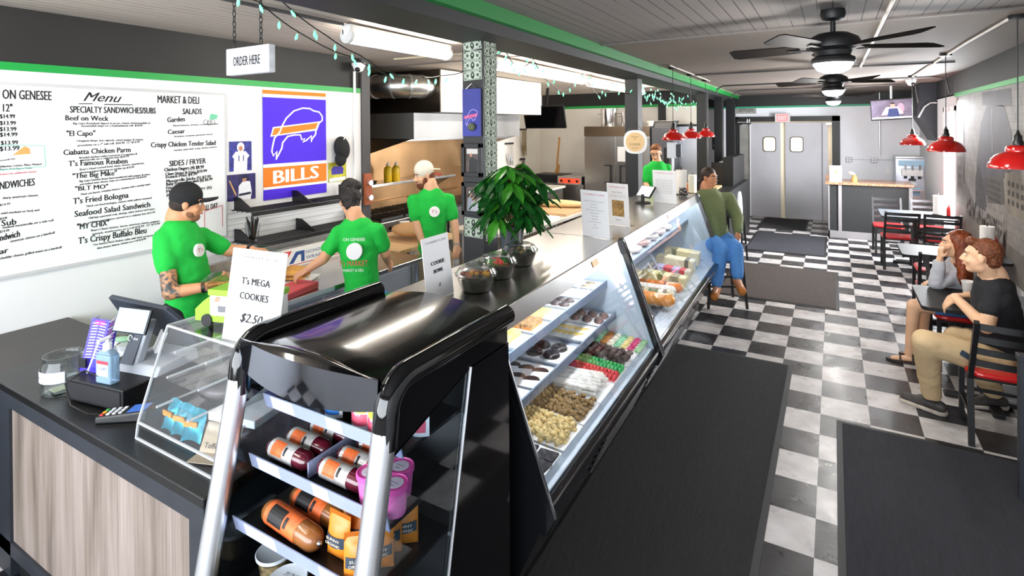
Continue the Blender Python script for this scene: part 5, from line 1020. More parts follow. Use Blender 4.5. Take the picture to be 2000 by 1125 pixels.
for z, ya, yb2 in ((.10, .03, .38), (.20, .07, .38), (.29, .10, .38)):
    pane('inner_shelf', [(x0+.01, ya+.02, z), (x1-.01, ya+.02, z), (x1-.01, yb2, z), (x0+.01, yb2, z)], (0, 0, .003)); 
    for x in (x0+.05, x1-.05, 0): MB().tube([(x, ya+.02, z+.012), (x, yb2, z+.012)], .005, 6).build('shelf_runner', EDGE, ac)
TEALF = P('teal_foil', '1f8fa8', .25, metal=.4, noise=(12, .4)); BROWNF = P('brown_foil', '5a3a22', .4)
for k, (x, lab) in enumerate(((-.20, 'left'), (-.12, 'middle'), (-.04, 'right'))):
    o = thing('snack_packet', lab+' one of the teal foil packets on the floor of the acrylic case', 'snack packet', (-1.995+x, -1.83, .905), .15*k, 'teal packets in the acrylic case')
    m = MB(); m.grid(lambda u, v: (-.045+.09*u, .02*math.sin(PI*u)*math.sin(PI*v)*-1+.04*v, .105*v+.012*math.sin(PI*u)), 8, 8); m.build('foil_front', TEALF, o, smooth=60)
    MB().box(-.04, .04, .0, .04, .048, .10).build('packet_back', BROWNF, o); MB().box(-.03, .0, .06, .03, .006, .08).build('window_label', P('orange_label', 'd98a2a', .6), o)
o = thing('white_bakery_box', 'flat white box on the lower acrylic shelf', 'box', (-1.86, -1.70, 1.006), .2); MB().box(-.11, -.09, 0, .11, .09, .03).build('box_body', PAPER, o, bevel=.004)
o = thing('dark_wrapped_loaf', 'dark plastic wrapped loaf behind the white bakery box', 'loaf', (-2.08, -1.68, 1.006)); MB().ell((0, 0, .045), (.11, .08, .045)).build('loaf_body', P('dark_wrap', '2a2528', .3, noise=(12, .5)), o, smooth=60)
o = thing('kraft_note', 'brown kraft card with lettering seen through the acrylic case floor', 'card', (-1.86, -1.86, .905), .35)
MB().box(-.075, -.02, 0, .075, .04, .003).build('card', P('kraft_card', 'a89a84', .8), o); q = MB(); q.prism([(-.075, .04, .003), (.075, .04, .003), (.075, .09, .09), (-.075, .09, .09)], [(-.075, .042, .003), (.075, .042, .003), (.075, .092, .09), (-.075, .092, .09)]); q.build('standing_card', MATS['kraft_card'], o)
m = MB()
for k, s in enumerate(('Ginger', 'Gadget', 'Toffee')): text(m, s, (-.06, .082-.018*k, .072-.028*k), (1, 0, 0), (0, .5, .87), .018); 
m.build('lettering', INK, o)
for k, (x, y) in enumerate(((.08, .22), (.17, .26))):
    o = thing('clear_clamshell', ['left', 'right'][k]+' clear clamshell of pastry on the top acrylic shelf', 'takeout box', (-1.995+x, -1.91+y, 1.196)); MB().prism([(-.05, -.05, 0), (.05, -.05, 0), (.05, .05, 0), (-.05, .05, 0)], [(-.06, -.06, .06), (.06, -.06, .06), (.06, .06, .06), (-.06, .06, .06)]).build('clear_shell', PLASTICFILM, o); MB().ell((0, 0, .02), (.035, .035, .018)).build('pastry', P('dark_pastry', '7a4a2a', .6), o, smooth=60)
tk = thing('toy_truck_box', 'green and white cardboard truck box on top of the acrylic case', 'box', (-1.97, -1.63, 1.305), .28)
MB().box(-.14, -.05, .02, .15, .05, .13).build('white_body', PAPER, tk, bevel=.003); MB().box(-.145, -.055, .125, .155, .055, .15).build('green_roof', P('lime_green_card', '86c42a', .6), tk, bevel=.004)
MB().prism([(-.21, -.05, .02), (-.14, -.05, .02), (-.14, -.05, .12), (-.17, -.05, .10), (-.21, -.05, .065)], [(-.21, .05, .02), (-.14, .05, .02), (-.14, .05, .12), (-.17, .05, .10), (-.21, .05, .065)]).build('green_cab', MATS['lime_green_card'], tk)
MB().box(-.14, -.052, .02, .15, -.0505, .045).build('green_skirt', MATS['lime_green_card'], tk)
for x in (-.15, .08): MB().cyl((x, -.058, .025), (x, -.045, .025), .025, n=18).build('wheel', BLACKPLASTIC, tk, smooth=40)
m = MB()
for k in range(5): m.poly([(-.11+k*.055, -.0508, .122), (-.085+k*.055, -.0508, .122), (-.095+k*.055, -.0508, .10), (-.118+k*.055, -.0508, .10)])
m.build('coral_awning', P('coral_print', 'e8836a', .6), tk); m = MB()
for k in range(3): m.box(-.10+k*.08, -.0512, .06, -.06+k*.08, -.0505, .085)
m.build('printed_windows', GREYINK, tk)

# ================================================================ inside the pastry case
TRAYW = P('white_melamine_tray', 'f4f6f8', .25)
def tray_mesh(w, d, h):
    m = MB(); m.prism([(-w/2+.02, -d/2+.02, 0), (w/2-.02, -d/2+.02, 0), (w/2-.02, d/2-.02, 0), (-w/2+.02, d/2-.02, 0)], [(-w/2, -d/2, h), (w/2, -d/2, h), (w/2, d/2, h), (-w/2, d/2, h)])
    m.f.pop(1); m.mi.pop(1)
    m.prism([(-w/2+.025, -d/2+.025, .006), (w/2-.025, -d/2+.025, .006), (w/2-.025, d/2-.025, .006), (-w/2+.025, d/2-.025, .006)], [(-w/2+.008, -d/2+.008, h), (w/2-.008, -d/2+.008, h), (w/2-.008, d/2-.008, h), (-w/2+.008, d/2-.008, h)])
    m.f.pop(7-1+1); m.mi.pop(7)
    a = [(-w/2, -d/2), (w/2, -d/2), (w/2, d/2), (-w/2, d/2)]; b = [(-w/2+.008, -d/2+.008), (w/2-.008, -d/2+.008), (w/2-.008, d/2-.008), (-w/2+.008, d/2-.008)]
    for k in range(4): j = (k+1) % 4; m.poly([(*a[k], h), (*a[j], h), (*b[j], h), (*b[k], h)])
    return m
_tm = {}
def case_obj(name, label, cat, x, y, z, mbf, mats, group=None, rz=0, tilt=0, smooth=60, bevel=0, key=None):
    """a thing that stands in the cases; x, y, z in the row's own frame"""
    key = key or (name, label)
    if key in _tm: o = _tm[key].copy(); COL.objects.link(o); o['label'] = label
    else: o = mbf.build(name, mats, None, smooth=smooth, bevel=bevel); _tm[key] = o
    o.location = cw(x, y, z); o.rotation_euler = (0, tilt, RZ+rz); return tag(o, label, cat, group)
def SY(y): return (y-.625)*.91-.02
DT = .07   # tilt of the deck
def deckz(x): return .585+(.235-x)/.785*.055
def deck_tray(y, w, label): return case_obj('pastry_tray', label, 'tray', -.02, SY(y), deckz(-.02)+.004, tray_mesh(.44, w*.91, .03), TRAYW, 'white trays on the case floor', 0, DT, 30, 0, ('dt', w))
rd = random.Random(21)
names = ['macarons', 'chocolate truffles', 'green and red wafer slices', 'white coated pretzel sticks', 'nut clusters', 'caramel popcorn clusters', 'dark coconut bark']
ys = [.50, .25, -.01, -.28, -.55, -.82, -1.12]; ws = [.25, .24, .25, .27, .26, .26, .30]
for nme, y, w in zip(names, ys, ws): deck_tray(y, w, 'white tray on the case floor holding '+nme)
def dp_(x, y, up): return (x, SY(y), deckz(x)+.012+up)
mc = [P('macaron_'+c, c, .6) for c in ('e9c46a', 'd96a5a', '8fd6a8', 'f0a95a', 'f2ead8', '8fd6a8', 'e9d58a', 'd9337a', '9fcf9a')]
cn = ['yellow', 'coral red', 'mint', 'orange', 'cream', 'sea green', 'lemon', 'hot pink', 'pale green']
m0 = lambda: MB().lathe((0, 0, 0), [(.0, 0), (.018, .001), (.0235, .008), (.0225, .011), (.0235, .014), (.018, .021), (.0, .023)], 14, caps=False)
for i in range(9):
    for j in range(5):
        x, y, z = dp_(-.19+i*.047, .405+j*.048, .012); case_obj('macaron', cn[i]+' macaron in its row on the macaron tray', 'macaron', x, y, z, m0(), mc[i], cn[i]+' macarons'+(' near the glass' if i > 4 else ''), key=('mac', i))
CHO = P('cocoa_truffle', '54433f', .75, noise=(30, .3))
for k in range(72):
    i, j, l = k % 9, (k//9) % 5, k//45; x, y, z = dp_(-.20+i*.044+rd.uniform(-.008, .008)+l*.02, .16+j*.044+rd.uniform(-.008, .008), .024+l*.032)
    case_obj('chocolate_truffle', 'dark chocolate truffle heaped in the truffle tray', 'truffle', x, y, z, MB().ell((0, 0, 0), (.022, .021, .020), None, 12, 8), CHO, 'chocolate truffles', rd.uniform(0, 6), key='truf')
def slice_mesh(): return MB().prism([(.027*math.cos(t), -.0075, .050*math.sin(t)) for t in [PI*q/8 for q in range(9)]], [(.027*math.cos(t), .0075, .050*math.sin(t)) for t in [PI*q/8 for q in range(9)]])
for r_, (y, col, nm) in enumerate(((.07, '2fae58', 'green'), (.015, '3fb868', 'green'), (-.045, 'd83a44', 'red'), (-.10, 'dd464c', 'red'))):
    for k in range(18): x, yy, z = dp_(-.20+k*.0225, y, .004); case_obj('wafer_slice', nm+' sugared wafer slice standing in a row, '+('back' if r_ in (0, 2) else 'front')+' '+nm+' row', 'sweet', x, yy, z, slice_mesh(), P('sugar_'+col, col, .7, noise=(60, .2)), '%s wafer row %s' % (nm, 'back' if r_ in (0, 2) else 'front'), PI/2+rd.uniform(-.1, .1), key=('sl', r_))
CREAM = P('white_yogurt_coating', 'f1ede4', .5, noise=(50, .25))
for k in range(56):
    i, l = k % 28, k//28; x, y, z = dp_(-.02+rd.uniform(-.05, .05), -.39+i*.0082, .026+.022*l+rd.uniform(0, .014))
    case_obj('coated_pretzel', 'white coated pretzel stick lying across the pretzel tray', 'pretzel', x, y, z, MB().cap((-.14, 0, 0), (.14, 0, 0), .0105, .0105, 7), CREAM, 'white coated pretzel sticks', rd.uniform(-.12, .12), key='pret')
def cluster(seed):
    r = random.Random(seed); m = MB()
    for q in range(8): m.ell((r.uniform(-.024, .024), r.uniform(-.024, .024), r.uniform(0, .036)), r.uniform(.010, .016), None, 7, 5)
    return m
for k in range(45):
    i, j = k % 9, k//9; x, y, z = dp_(-.20+i*.045, -.64+j*.045, .012); case_obj('nut_cluster', 'brown chocolate nut cluster on the nut cluster tray', 'candy', x, y, z, cluster(3), P('nut_cluster_brown', '8a6f45', .7, noise=(80, .75)), 'nut clusters', rd.uniform(0, 6), key='nut')
for k in range(45):
    i, j = k % 9, k//9; x, y, z = dp_(-.20+i*.045, -.91+j*.045, .012); case_obj('popcorn_cluster', 'pale caramel popcorn cluster on the popcorn tray', 'candy', x, y, z, cluster(5), P('caramel_popcorn', 'dcc48a', .7, noise=(70, .4)), 'caramel popcorn clusters', rd.uniform(0, 6), key='pop')
for k in range(12):
    i, j = k % 4, k//4; x, y, z = dp_(-.15+i*.10, -1.20+j*.085, .006); case_obj('coconut_bark', 'slab of dark bark with coconut on the tray nearest the cooler', 'candy', x, y, z, MB().box(-.046, -.038, 0, .046, .038, .022), P('dark_coconut_bark', '34323a', .75, noise=(60, .8)), 'dark coconut bark slabs', rd.uniform(-.15, .15), 0, 30, .004, 'bark')
# shelves of the pastry case
def sh_tray(lv, y, label, d=.20): z, xf = ((1.01, -.085), (.80, -.02))[lv]; return case_obj('pastry_tray', label, 'tray', xf-.16, SY(y), z-.042, tray_mesh(.29, d*.95, .024), TRAYW, 'white trays on the case shelves', 0, 0, 30, 0, ('st', d))
def on_tray(lv, y, dx, dy): z, xf = ((1.01, -.085), (.80, -.02))[lv]; return (xf-.16+dx, SY(y)+dy*.91, z-.036)
def piece(lv, y, dx, dy, name, label, cat, mbx, mm, grp=None, rz=0, up=0, key=None, smooth=60, bevel=0):
    x, yy, z = on_tray(lv, y, dx, dy); case_obj(name, label, cat, x, yy, z+up, mbx, mm, grp, rz, 0, smooth, bevel, key)
U = [(.50, 'swirl cookies'), (.255, 'white fudge wedges'), (.01, 'drizzled chocolate mounds'), (-.235, 'pistachio bars'), (-.48, 'peanut topped squares'), (-.725, 'yellow sponge cakes')]
for y, nme in U: sh_tray(0, y, 'white tray on the upper shelf with '+nme)
for k in range(4): piece(0, .50, -.06+.12*(k % 2), -.045+.09*(k//2), 'swirl_cookie', 'pale cookie with a dark chocolate swirl on the far upper tray', 'cookie', MB().lathe((0, 0, 0), [(.035, 0), (.042, .008), (.036, .018), (.0, .022)], 18), P('swirl_cookie_top', 'b7a489', .6, noise=(25, .7)), 'swirl cookies', 0, 0, 'swirl')
for k in range(3): piece(0, .255, -.04+.07*k, 0, 'fudge_wedge', 'white fudge wedge on the second farthest upper tray', 'sweet', MB().prism([(-.02, -.05, 0), (.03, -.05, 0), (.03, -.05, .045)], [(-.02, .05, 0), (.03, .05, 0), (.03, .05, .045)]), P('ivory_fudge', 'f1e6c4', .5), 'white fudge wedges', 0, 0, 'fud', 30)
for k in range(8): piece(0, .01, -.09+.06*(k % 4), -.045+.09*(k//4), 'chocolate_mound', 'drizzled dark chocolate mound on the third upper tray', 'sweet', MB().ell((0, 0, .014), (.034, .036, .026)), P('drizzled_chocolate', '4d4446', .4, noise=(30, .7, (1, 5, 1))), 'drizzled chocolate mounds', 0, 0, 'mound')
for k in range(3): piece(0, -.235, -.02, -.055+.055*k, 'pistachio_bar', 'pale bar with green nuts on the fourth upper tray', 'sweet', MB().box(-.09, -.022, 0, .09, .022, .028), P('pistachio_top', 'cfc98a', .6, noise=(40, .35)), 'pistachio bars', 0, 0, 'pist', 30, .004)
for k in range(6):
    x, yy, z = on_tray(0, -.48, -.07+.07*(k % 3), -.04+.08*(k//3)); o = case_obj('peanut_square', 'caramel cake square with a peanut topping on the fifth upper tray', 'cake', x, yy, z, MB().box(-.032, -.036, 0, .032, .036, .032), P('caramel_sponge', 'c98a45', .6), 'peanut topped squares', 0, 0, 30, .003, 'pea')
    t = MB().box(-.033, -.037, .032, .033, .037, .046).build('peanut_topping', P('peanut_topping', 'a8825a', .7, noise=(60, .6)), o)
for k in range(4): piece(0, -.725, -.06+.10*(k % 2), -.045+.09*(k//2), 'sponge_cake', 'yellow iced sponge cake on the nearest upper tray', 'cake', MB().box(-.042, -.038, 0, .042, .038, .05), P('yellow_sponge', 'e3c873', .6, noise=(20, .15)), 'yellow sponge cakes', 0, 0, 'spo', 30, .01)
LW = [(.44, 'striped black and white bars'), (.13, 'sliced yellow melon candy'), (-.27, 'drizzled chocolate rings'), (-.62, 'half-moon cookies'), (-.94, 'plain white icing')]
for y, nme in LW: sh_tray(1, y, 'white tray on the lower shelf with '+nme, .28)
for k in range(6): piece(1, .44, -.06+.085*(k % 3), -.055+.11*(k//3), 'striped_bar', 'chocolate and white striped bar on the far lower tray', 'sweet', MB().ell((0, 0, .02), (.034, .05, .03)), P('striped_chocolate', '6b5450', .5, noise=(18, .9, (1, 4, 1))), 'striped bars', .4, 0, 'bar')
for k in range(10): piece(1, .13, -.08+.04*(k % 5), -.05+.10*(k//5), 'melon_candy', 'pale yellow candied slice on the second lower tray', 'sweet', MB().prism([(.045*math.cos(t), -.005, .03*math.sin(t)) for t in [PI*q/8 for q in range(9)]], [(.045*math.cos(t), .005, .03*math.sin(t)) for t in [PI*q/8 for q in range(9)]]), P('candied_yellow', 'e8cf78', .5), 'yellow candied slices', .9, 0, 'mel')
for k in range(4): piece(1, -.27, -.05+.11*(k % 2), -.06+.12*(k//2), 'chocolate_ring', 'dark glossy ring with white drizzle on the third lower tray', 'donut', MB().tube([(.03*math.cos(t), .03*math.sin(t), .022) for t in [2*PI*q/14 for q in range(14)]], .021, 10, True), P('glazed_dark_chocolate', '2c2326', .18, noise=(40, .9, (1, 6, 1))), 'drizzled chocolate rings', 0, 0, 'ring')
for k in range(6):
    x, yy, z = on_tray(1, -.62, -.08+.085*(k % 3), -.06+.12*(k//3)); o = case_obj('half_moon_cookie', 'half black half white iced cookie on the nearest full lower tray', 'cookie', x, yy, z, MB().lathe((0, 0, 0), [(.045, 0), (.05, .006), (.045, .014), (.0, .017)], 24), P('white_icing', 'f6f1ea', .4), 'half-moon cookies', .3, 0, 40, 0, 'hm')
    MB().prism([(.046*math.cos(t), .046*math.sin(t), .0135) for t in [PI*q/10 for q in range(11)]], [(.046*math.cos(t), .046*math.sin(t), .021) for t in [PI*q/10 for q in range(11)]]).build('chocolate_icing_half', P('chocolate_icing', '3a211c', .4), o)
# ================================================================ inside the meat case
def logm(L, r): return MB().cap((-L/2+r, 0, 0), (L/2-r, 0, 0), r, r, 18)
def log(x, y, L, r, col, label, bands=(), rz=0, tilt=.0):
    o = case_obj('deli_meat_log', label, 'meat log', x, y, deckz(x)+.03+r, logm(L, r), P('log_'+col, col, .3, noise=(8, .2), coat=.4), None, rz, tilt, 60, 0, label)
    for a, b, c in bands: MB().cyl((a, 0, 0), (b, 0, 0), r+.0012, n=24, cap=False).build('label_band', P('band_'+c, c, .4, noise=(40, .3)), o, smooth=60)
    return o
log(.0, .74, .44, .052, 'e0923a', 'thick orange bologna log lying in front on the slotted deck', ((-.16, -.10, 'e8b46a'),))
log(-.02, .86, .42, .05, 'd8cfae', 'printed cream deli log right behind the orange bologna log', ((-.14, -.04, '7b6a52'), (.0, .08, '5e7a52'), (.12, .15, '7b6a52')))
log(-.01, 1.14, .42, .045, 'd87a24', 'amber ham log in the middle of the meat case', ((-.12, -.1, '8a4a1c'), (.05, .07, '8a4a1c')))
log(-.03, 1.02, .40, .045, 'efe9e2', 'white wrapped deli log beside the amber ham log')
def block(x, y, L, w, h, col, label, lab):
    o = case_obj('cheese_block', label, 'cheese', x, y, deckz(x)+.03, MB().box(-L/2, -w/2, 0, L/2, w/2, h), P('cheese_'+col, col, .35, noise=(6, .08)), None, 0, DT, 30, .012, label)
    for a, b, c in lab: MB().box(a, -w/2-.0008, h*.3, b, w/2+.0008, h+.0015).build('printed_label', P('lab_'+c, c, .5, noise=(50, .4)), o)
block(-.02, 1.37, .40, .13, .10, 'ece4ae', 'pale yellow cheese block with a small label next to the ham log', ((-.05, .0, '8b8f4a'), (.06, .14, 'a89f7a')))
block(-.03, 1.62, .40, .12, .10, 'f1ead0', 'cheese block with red and lilac stripes on its wrapper', ((-.15, -.05, 'b7b3d8'), (-.05, .03, 'd8434c'), (.03, .1, 'b7b3d8'), (.1, .15, 'd8434c')))
block(-.04, 1.92, .38, .14, .13, 'f0e8c2', 'upright cheese block with a dark sticker, second from the far glass end', ((.10, .14, '6d6a58'),))
block(-.04, 2.25, .36, .14, .14, 'efe2ae', 'large cheese block nearest the far glass end', ((-.1, -.05, '7a7a5a'),))
block(-.30, 1.2, .2, .16, .12, 'f2ecc4', 'chunk of pale cheese against the back wall of the meat case', ())
for k, (x, y, lab) in enumerate(((.05, .18, 'front bag of cured meat with orange slices beside the case joint'), (-.12, .24, 'back bag of cured meat with orange slices beside the case joint'))):
    o = thing('bagged_meat', lab, 'bagged meat', cw(x, y, deckz(x)+.02), RZ+.3); MB().ell((0, 0, .06), (.13, .075, .06)).build('meat', P('cured_meat', '9c5a4c', .5, noise=(14, .5)), o, smooth=60); MB().ell((.02, .03, .075), (.10, .055, .05)).build('orange_slices', P('orange_meat_slices', 'd9894f', .5, noise=(20, .4)), o, smooth=60); MB().ell((0, .04, .065), (.15, .09, .07)).build('plastic_bag', PLASTICFILM, o, smooth=60)
o = thing('sliced_meat_tray', 'long tray of dark sliced meats left of the orange bologna', 'tray', cw(-.2, .45, deckz(-.2)+.03), RZ); MB().prism([(-.18, -.09, 0), (.18, -.09, 0), (.18, .09, 0), (-.18, .09, 0)], [(-.20, -.11, .05), (.20, -.11, .05), (.20, .11, .05), (-.20, .11, .05)]).build('steel_tray', STEEL, o)
for k in range(9): MB().cap((-.14+k*.035, -.07, .05), (-.14+k*.035, .07, .06), .02, .02, 8).build('rolled_slice', P('rolled_slice_%d' % (k % 3), ('7a3a2c', 'c98a6a', '4a2a24')[k % 3], .5), o, smooth=60)
for k in range(7):
    y = .45+k*.30; o = thing('wrapped_meat_pack', 'film-wrapped meat pack, '+('first', 'second', 'third', 'fourth', 'fifth', 'sixth', 'seventh')[k]+' from the near end of the meat case shelf', 'meat pack', cw(-.25, y, .97), RZ, 'meat packs on the meat case shelf')
    MB().ell((0, 0, .035), (.11, .11, .04)).build('meat', P('pack_%d' % (k % 4), ('9a8f90', 'c2a9a4', 'd8cdc6', 'a77f7a')[k % 4], .4, noise=(18, .4)), o, smooth=60); MB().ell((0, 0, .04), (.12, .12, .045)).build('film', PLASTICFILM, o, smooth=60)
# ================================================================ merchandiser stock
MX, MY = -1.31, -1.235
SILVERLAB = P('silver_sausage_label', 'c9c6c2', .3, metal=.3, noise=(40, .2)); ORLAB = P('orange_red_label', 'e06a34', .45, noise=(30, .3)); BURG = P('burgundy_casing', '4f1220', .18, noise=(20, .3), coat=.5); BLACKLAB = P('black_label_print', '1c1a1a', .5)
def chub(x, y, z, label, L=.20, r=.031, casing=BURG, grp='summer sausages on the second shelf', rz=.0, orange=False):
    o = thing('summer_sausage', label, 'sausage', (x, y, z+r), rz, grp)
    MB().cap((-L/2+r*.8, 0, 0), (L/2-r*.8, 0, 0), r, r, 18).build('casing', casing, o, smooth=60)
    MB().cyl((-L*.38, 0, 0), (L*.22, 0, 0), r+.001, n=24, cap=False).build('silver_label', SILVERLAB if not orange else ORLAB, o, smooth=60)
    m = MB(); m.grid(lambda u, v: (-L*.30+L*.27*u, -(r+.0018)*math.cos(.0+1.5*v), (r+.0018)*math.sin(.0+1.5*v)), 1, 6); m.build('orange_panel', ORLAB if not orange else BLACKLAB, o)
    m = MB(); m.grid(lambda u, v: (L*.0+L*.05*u, -(r+.0018)*math.cos(.3+.8*v), (r+.0018)*math.sin(.3+.8*v)), 1, 4); m.build('black_motif', BLACKLAB, o)
    MB().ell((L/2+.004, 0, 0), (.012, .010, .010), None, 8, 6).build('crimped_end', STEEL, o, smooth=60)
    return o
z2, z3, z1, z4 = .976, .801, 1.156, .601
for lab, x, y in (('front left burgundy sausage on the second cooler shelf', -.185, -.565), ('second burgundy sausage from the front in the left row of the second shelf', -.185, -.49), ('rearmost burgundy sausage in the left row of the second shelf', -.175, -.40), ('front right burgundy sausage on the second cooler shelf', .055, -.555), ('middle burgundy sausage of the right row on the second shelf', .06, -.48), ('rearmost burgundy sausage of the right row on the second shelf', .07, -.40)): chub(MX+x, MY+y, z2, lab)
tr = thing('shelf_divider', 'clear plastic divider between the two sausage rows', 'divider', (MX-.065, MY-.48, z2)); MB().box(-.003, -.11, 0, .003, .12, .05).build('divider_pane', RAILCLR, tr)
TANSA = P('tan_braunschweiger', '8a5528', .3, noise=(16, .2), coat=.4)
chub(MX-.10, MY-.625, z3, 'front brown sausage roll on the third cooler shelf', .27, .036, TANSA, 'brown sausage rolls on the third shelf', -.08, True); chub(MX-.09, MY-.53, z3, 'rear brown sausage roll on the third cooler shelf', .25, .036, TANSA, 'brown sausage rolls on the third shelf', -.05, True)
ORBAG = P('orange_coffee_bag', 'd97f22', .35, noise=(8, .15)); NAVYLAB = P('navy_bag_label', '2b3a4a', .5); CREAMPRINT = P('cream_print', 'f0dcc0', .6)
def orange_bag(x, y, z, rz, label, tilt=0):
    o = thing('orange_snack_bag', label, 'snack bag', (x, y, z), rz, 'orange snack bags on the third shelf'); o.rotation_euler = (tilt, 0, rz)
    m = MB(); m.grid(lambda u, v: (-.045+.09*u, -.022*math.sin(PI*u)**.6*math.sin(PI*min(1, v*1.15))**.5, .13*v), 10, 10); m.grid(lambda u, v: (-.045+.09*u, .022*math.sin(PI*u)**.6*math.sin(PI*min(1, v*1.15))**.5, .13*v), 10, 10); m.build('bag_foil', ORBAG, o, smooth=50)
    m = MB(); m.grid(lambda u, v: (-.040+.08*u, -.0225*math.sin(PI*(.055+.89*u))**.6-.001, .04+.03*v), 8, 1); m.build('bag_label', NAVYLAB, o, smooth=60)
    m = MB(); text(m, 'SUNNY', (0, -.0245, .058), (1, 0, 0), (0, 0, 1), .008, .055, 'C'); text(m, 'ORGANIC', (0, -.0245, .045), (1, 0, 0), (0, 0, 1), .008, .06, 'C'); m.build('bag_lettering', CREAMPRINT, o); return o
for k, lab in enumerate(('front orange snack bag left of the right silver post', 'second orange snack bag behind the front one', 'third orange snack bag behind the front ones', 'orange snack bag at the back of the third shelf')): orange_bag(MX+.095+.012*k, MY-.615+.05*k, z3, .1*(k % 2), lab, -.10)
for k, lab in enumerate(('orange snack bag just right of the silver post', 'second orange snack bag right of the silver post', 'orange snack bag standing nearest the right glass', 'leaning orange snack bag at the rear right of the third shelf')): orange_bag(MX+.215+.018*(k % 2), MY-.64+.055*k, z3, .7, lab, -.12)
PINK = P('pink_tub_plastic', 'ee72b8', .3); PINKD = P('hot_pink_lid', 'f25cae', .3)
def pink(x, y, lab):
    o = thing('pink_snack_cup', lab, 'cup', (x, y, z2), 0, 'pink cups on the second shelf')
    MB().lathe((0, 0, 0), [(.031, 0), (.033, .005), (.039, .075), (.0, .075)], 24).build('cup_body', PINK, o, smooth=40); MB().lathe((0, 0, .073), [(.042, 0), (.043, .004), (.043, .014), (.039, .016), (.038, .013), (.0, .013)], 24).build('lid', PINKD, o, smooth=40)
    MB().lathe((0, 0, .0862), [(.027, 0), (.0, .0006)], 20).build('round_sticker', P('pale_pink_sticker', 'f7e4f0', .5), o); m = MB(); text(m, 'sweet', (0, -.002, .0874), (1, 0, 0), (0, 1, 0), .006, .03, 'C'); text(m, 'dips', (0, -.014, .0874), (1, 0, 0), (0, 1, 0), .006, .02, 'C'); m.build('sticker_lettering', INK, o)
pink(MX+.185, MY-.565, 'pink cup left of the right silver post'); pink(MX+.245, MY-.50, 'pink cup behind and right of the silver post'); pink(MX+.285, MY-.57, 'rightmost pink cup at the end of the second shelf')
def pouch(x, y, lab, col, col2):
    o = thing('yogurt_pouch', lab, 'pouch', (x, y, z1), 0, None)
    m = MB(); m.grid(lambda u, v: (-.042+.084*u*(1-.0*v), -.025*math.sin(PI*u)*(1-v*.6), .13*v), 8, 6); m.grid(lambda u, v: (-.042+.084*u, .025*math.sin(PI*u)*(1-v*.6), .13*v), 8, 6); m.build('pouch_body', WHITEPLASTIC, o, smooth=50)
    m = MB(); m.grid(lambda u, v: (-.034+.068*u, -.026*math.sin(PI*(.1+.8*u))*(1-(.12+.38*v)*.6)-.001, .012+.035*v), 8, 2); m.build('lower_print', P('pouch_'+col, col, .4), o, smooth=60)
    m = MB(); m.grid(lambda u, v: (-.030+.06*u, -.026*math.sin(PI*(.14+.72*u))*(1-(.4+.5*v)*.6)-.001, .05+.07*v), 8, 2); m.build('upper_print', P('pouch_'+col2, col2, .4, noise=(40, .4)), o, smooth=60)
for x, y, lab, a, b in ((-.25, -.50, 'leftmost blue and white pouch on the top cooler shelf', '3a8fd0', 'cfe3f2'), (-.17, -.49, 'second blue and white pouch from the left on the top shelf', '3a8fd0', 'cfe3f2'), (-.03, -.515, 'blue and green pouch at the middle of the top shelf', '2f7fd0', '9ac83a'), (.10, -.52, 'left one of the pink and green pouches on the top shelf', 'e0566f', 'b5d048'), (.175, -.525, 'right one of the pink and green pouches beside the silver post', 'e0566f', 'b5d048'), (.285, -.46, 'pink and green pouch standing against the right glass of the top shelf', 'e0566f', 'a5cf3f')): pouch(MX+x, MY+y, lab, a, b)
TUBCLR = glass('clear_deli_tub', (.95, .96, .97), 1.5, .08); LIDM = P('milky_tub_lid', 'dfe6ee', .3, trans=.25)
def tub(x, y, z, lab, col, wr):
    o = thing('deli_tub', lab, 'food tub', (x, y, z), 0, None)
    MB().lathe((0, 0, 0), [(.044, 0), (.047, .005), (.056, .085), (.0, .085)], 28).build('tub_wall', TUBCLR, o, smooth=40); MB().lathe((0, 0, .003), [(.043, 0), (.052, .070), (.0, .074)], 24).build('contents', P('salad_'+col, col, .5, noise=(45, .8)), o, smooth=40)
    MB().lathe((0, 0, .083), [(.060, 0), (.061, .008), (.058, .010), (.053, .006), (.0, .006)], 32).build('lid', LIDM, o, smooth=40)
    if wr: m = MB(); text(m, wr[0], (-.0, .006, .0915), (1, .2, 0), (-.2, 1, 0), .014, .05, 'C', .3); text(m, wr[1], (.0, -.03, .0915), (1, .2, 0), (-.2, 1, 0), .012, .03, 'C', .3); m.build('handwriting', INK, o)
tub(MX-.085, MY-.655, z4, 'lidded tub with handwriting, left one at the front of the bottom deck', 'd8c2b4', ('7/21', '1 cup')); tub(MX+.035, MY-.675, z4, 'lidded tub with handwriting, right one at the front of the bottom deck', 'cdb8ae', ('7/50', 'V'))
tub(MX+.04, MY-.56, z4-.0, 'tub of dark salad behind the two front tubs', '6a3f22', None); tub(MX-.22, MY-.60, z4, 'tub at the left end of the bottom deck seen through the side glass', '7a6a4a', None); tub(MX-.21, MY-.48, z4, 'rear tub at the left end of the bottom deck', '8a5a2a', None); tub(MX+.16, MY-.68, z4, 'tub in the corner beside the right silver post, cut by the photo edge', 'c9b9a8', None); tub(MX-.06, MY-.50, z4, 'rear tub behind the left front tub of the bottom deck', '4a6a2a', None)

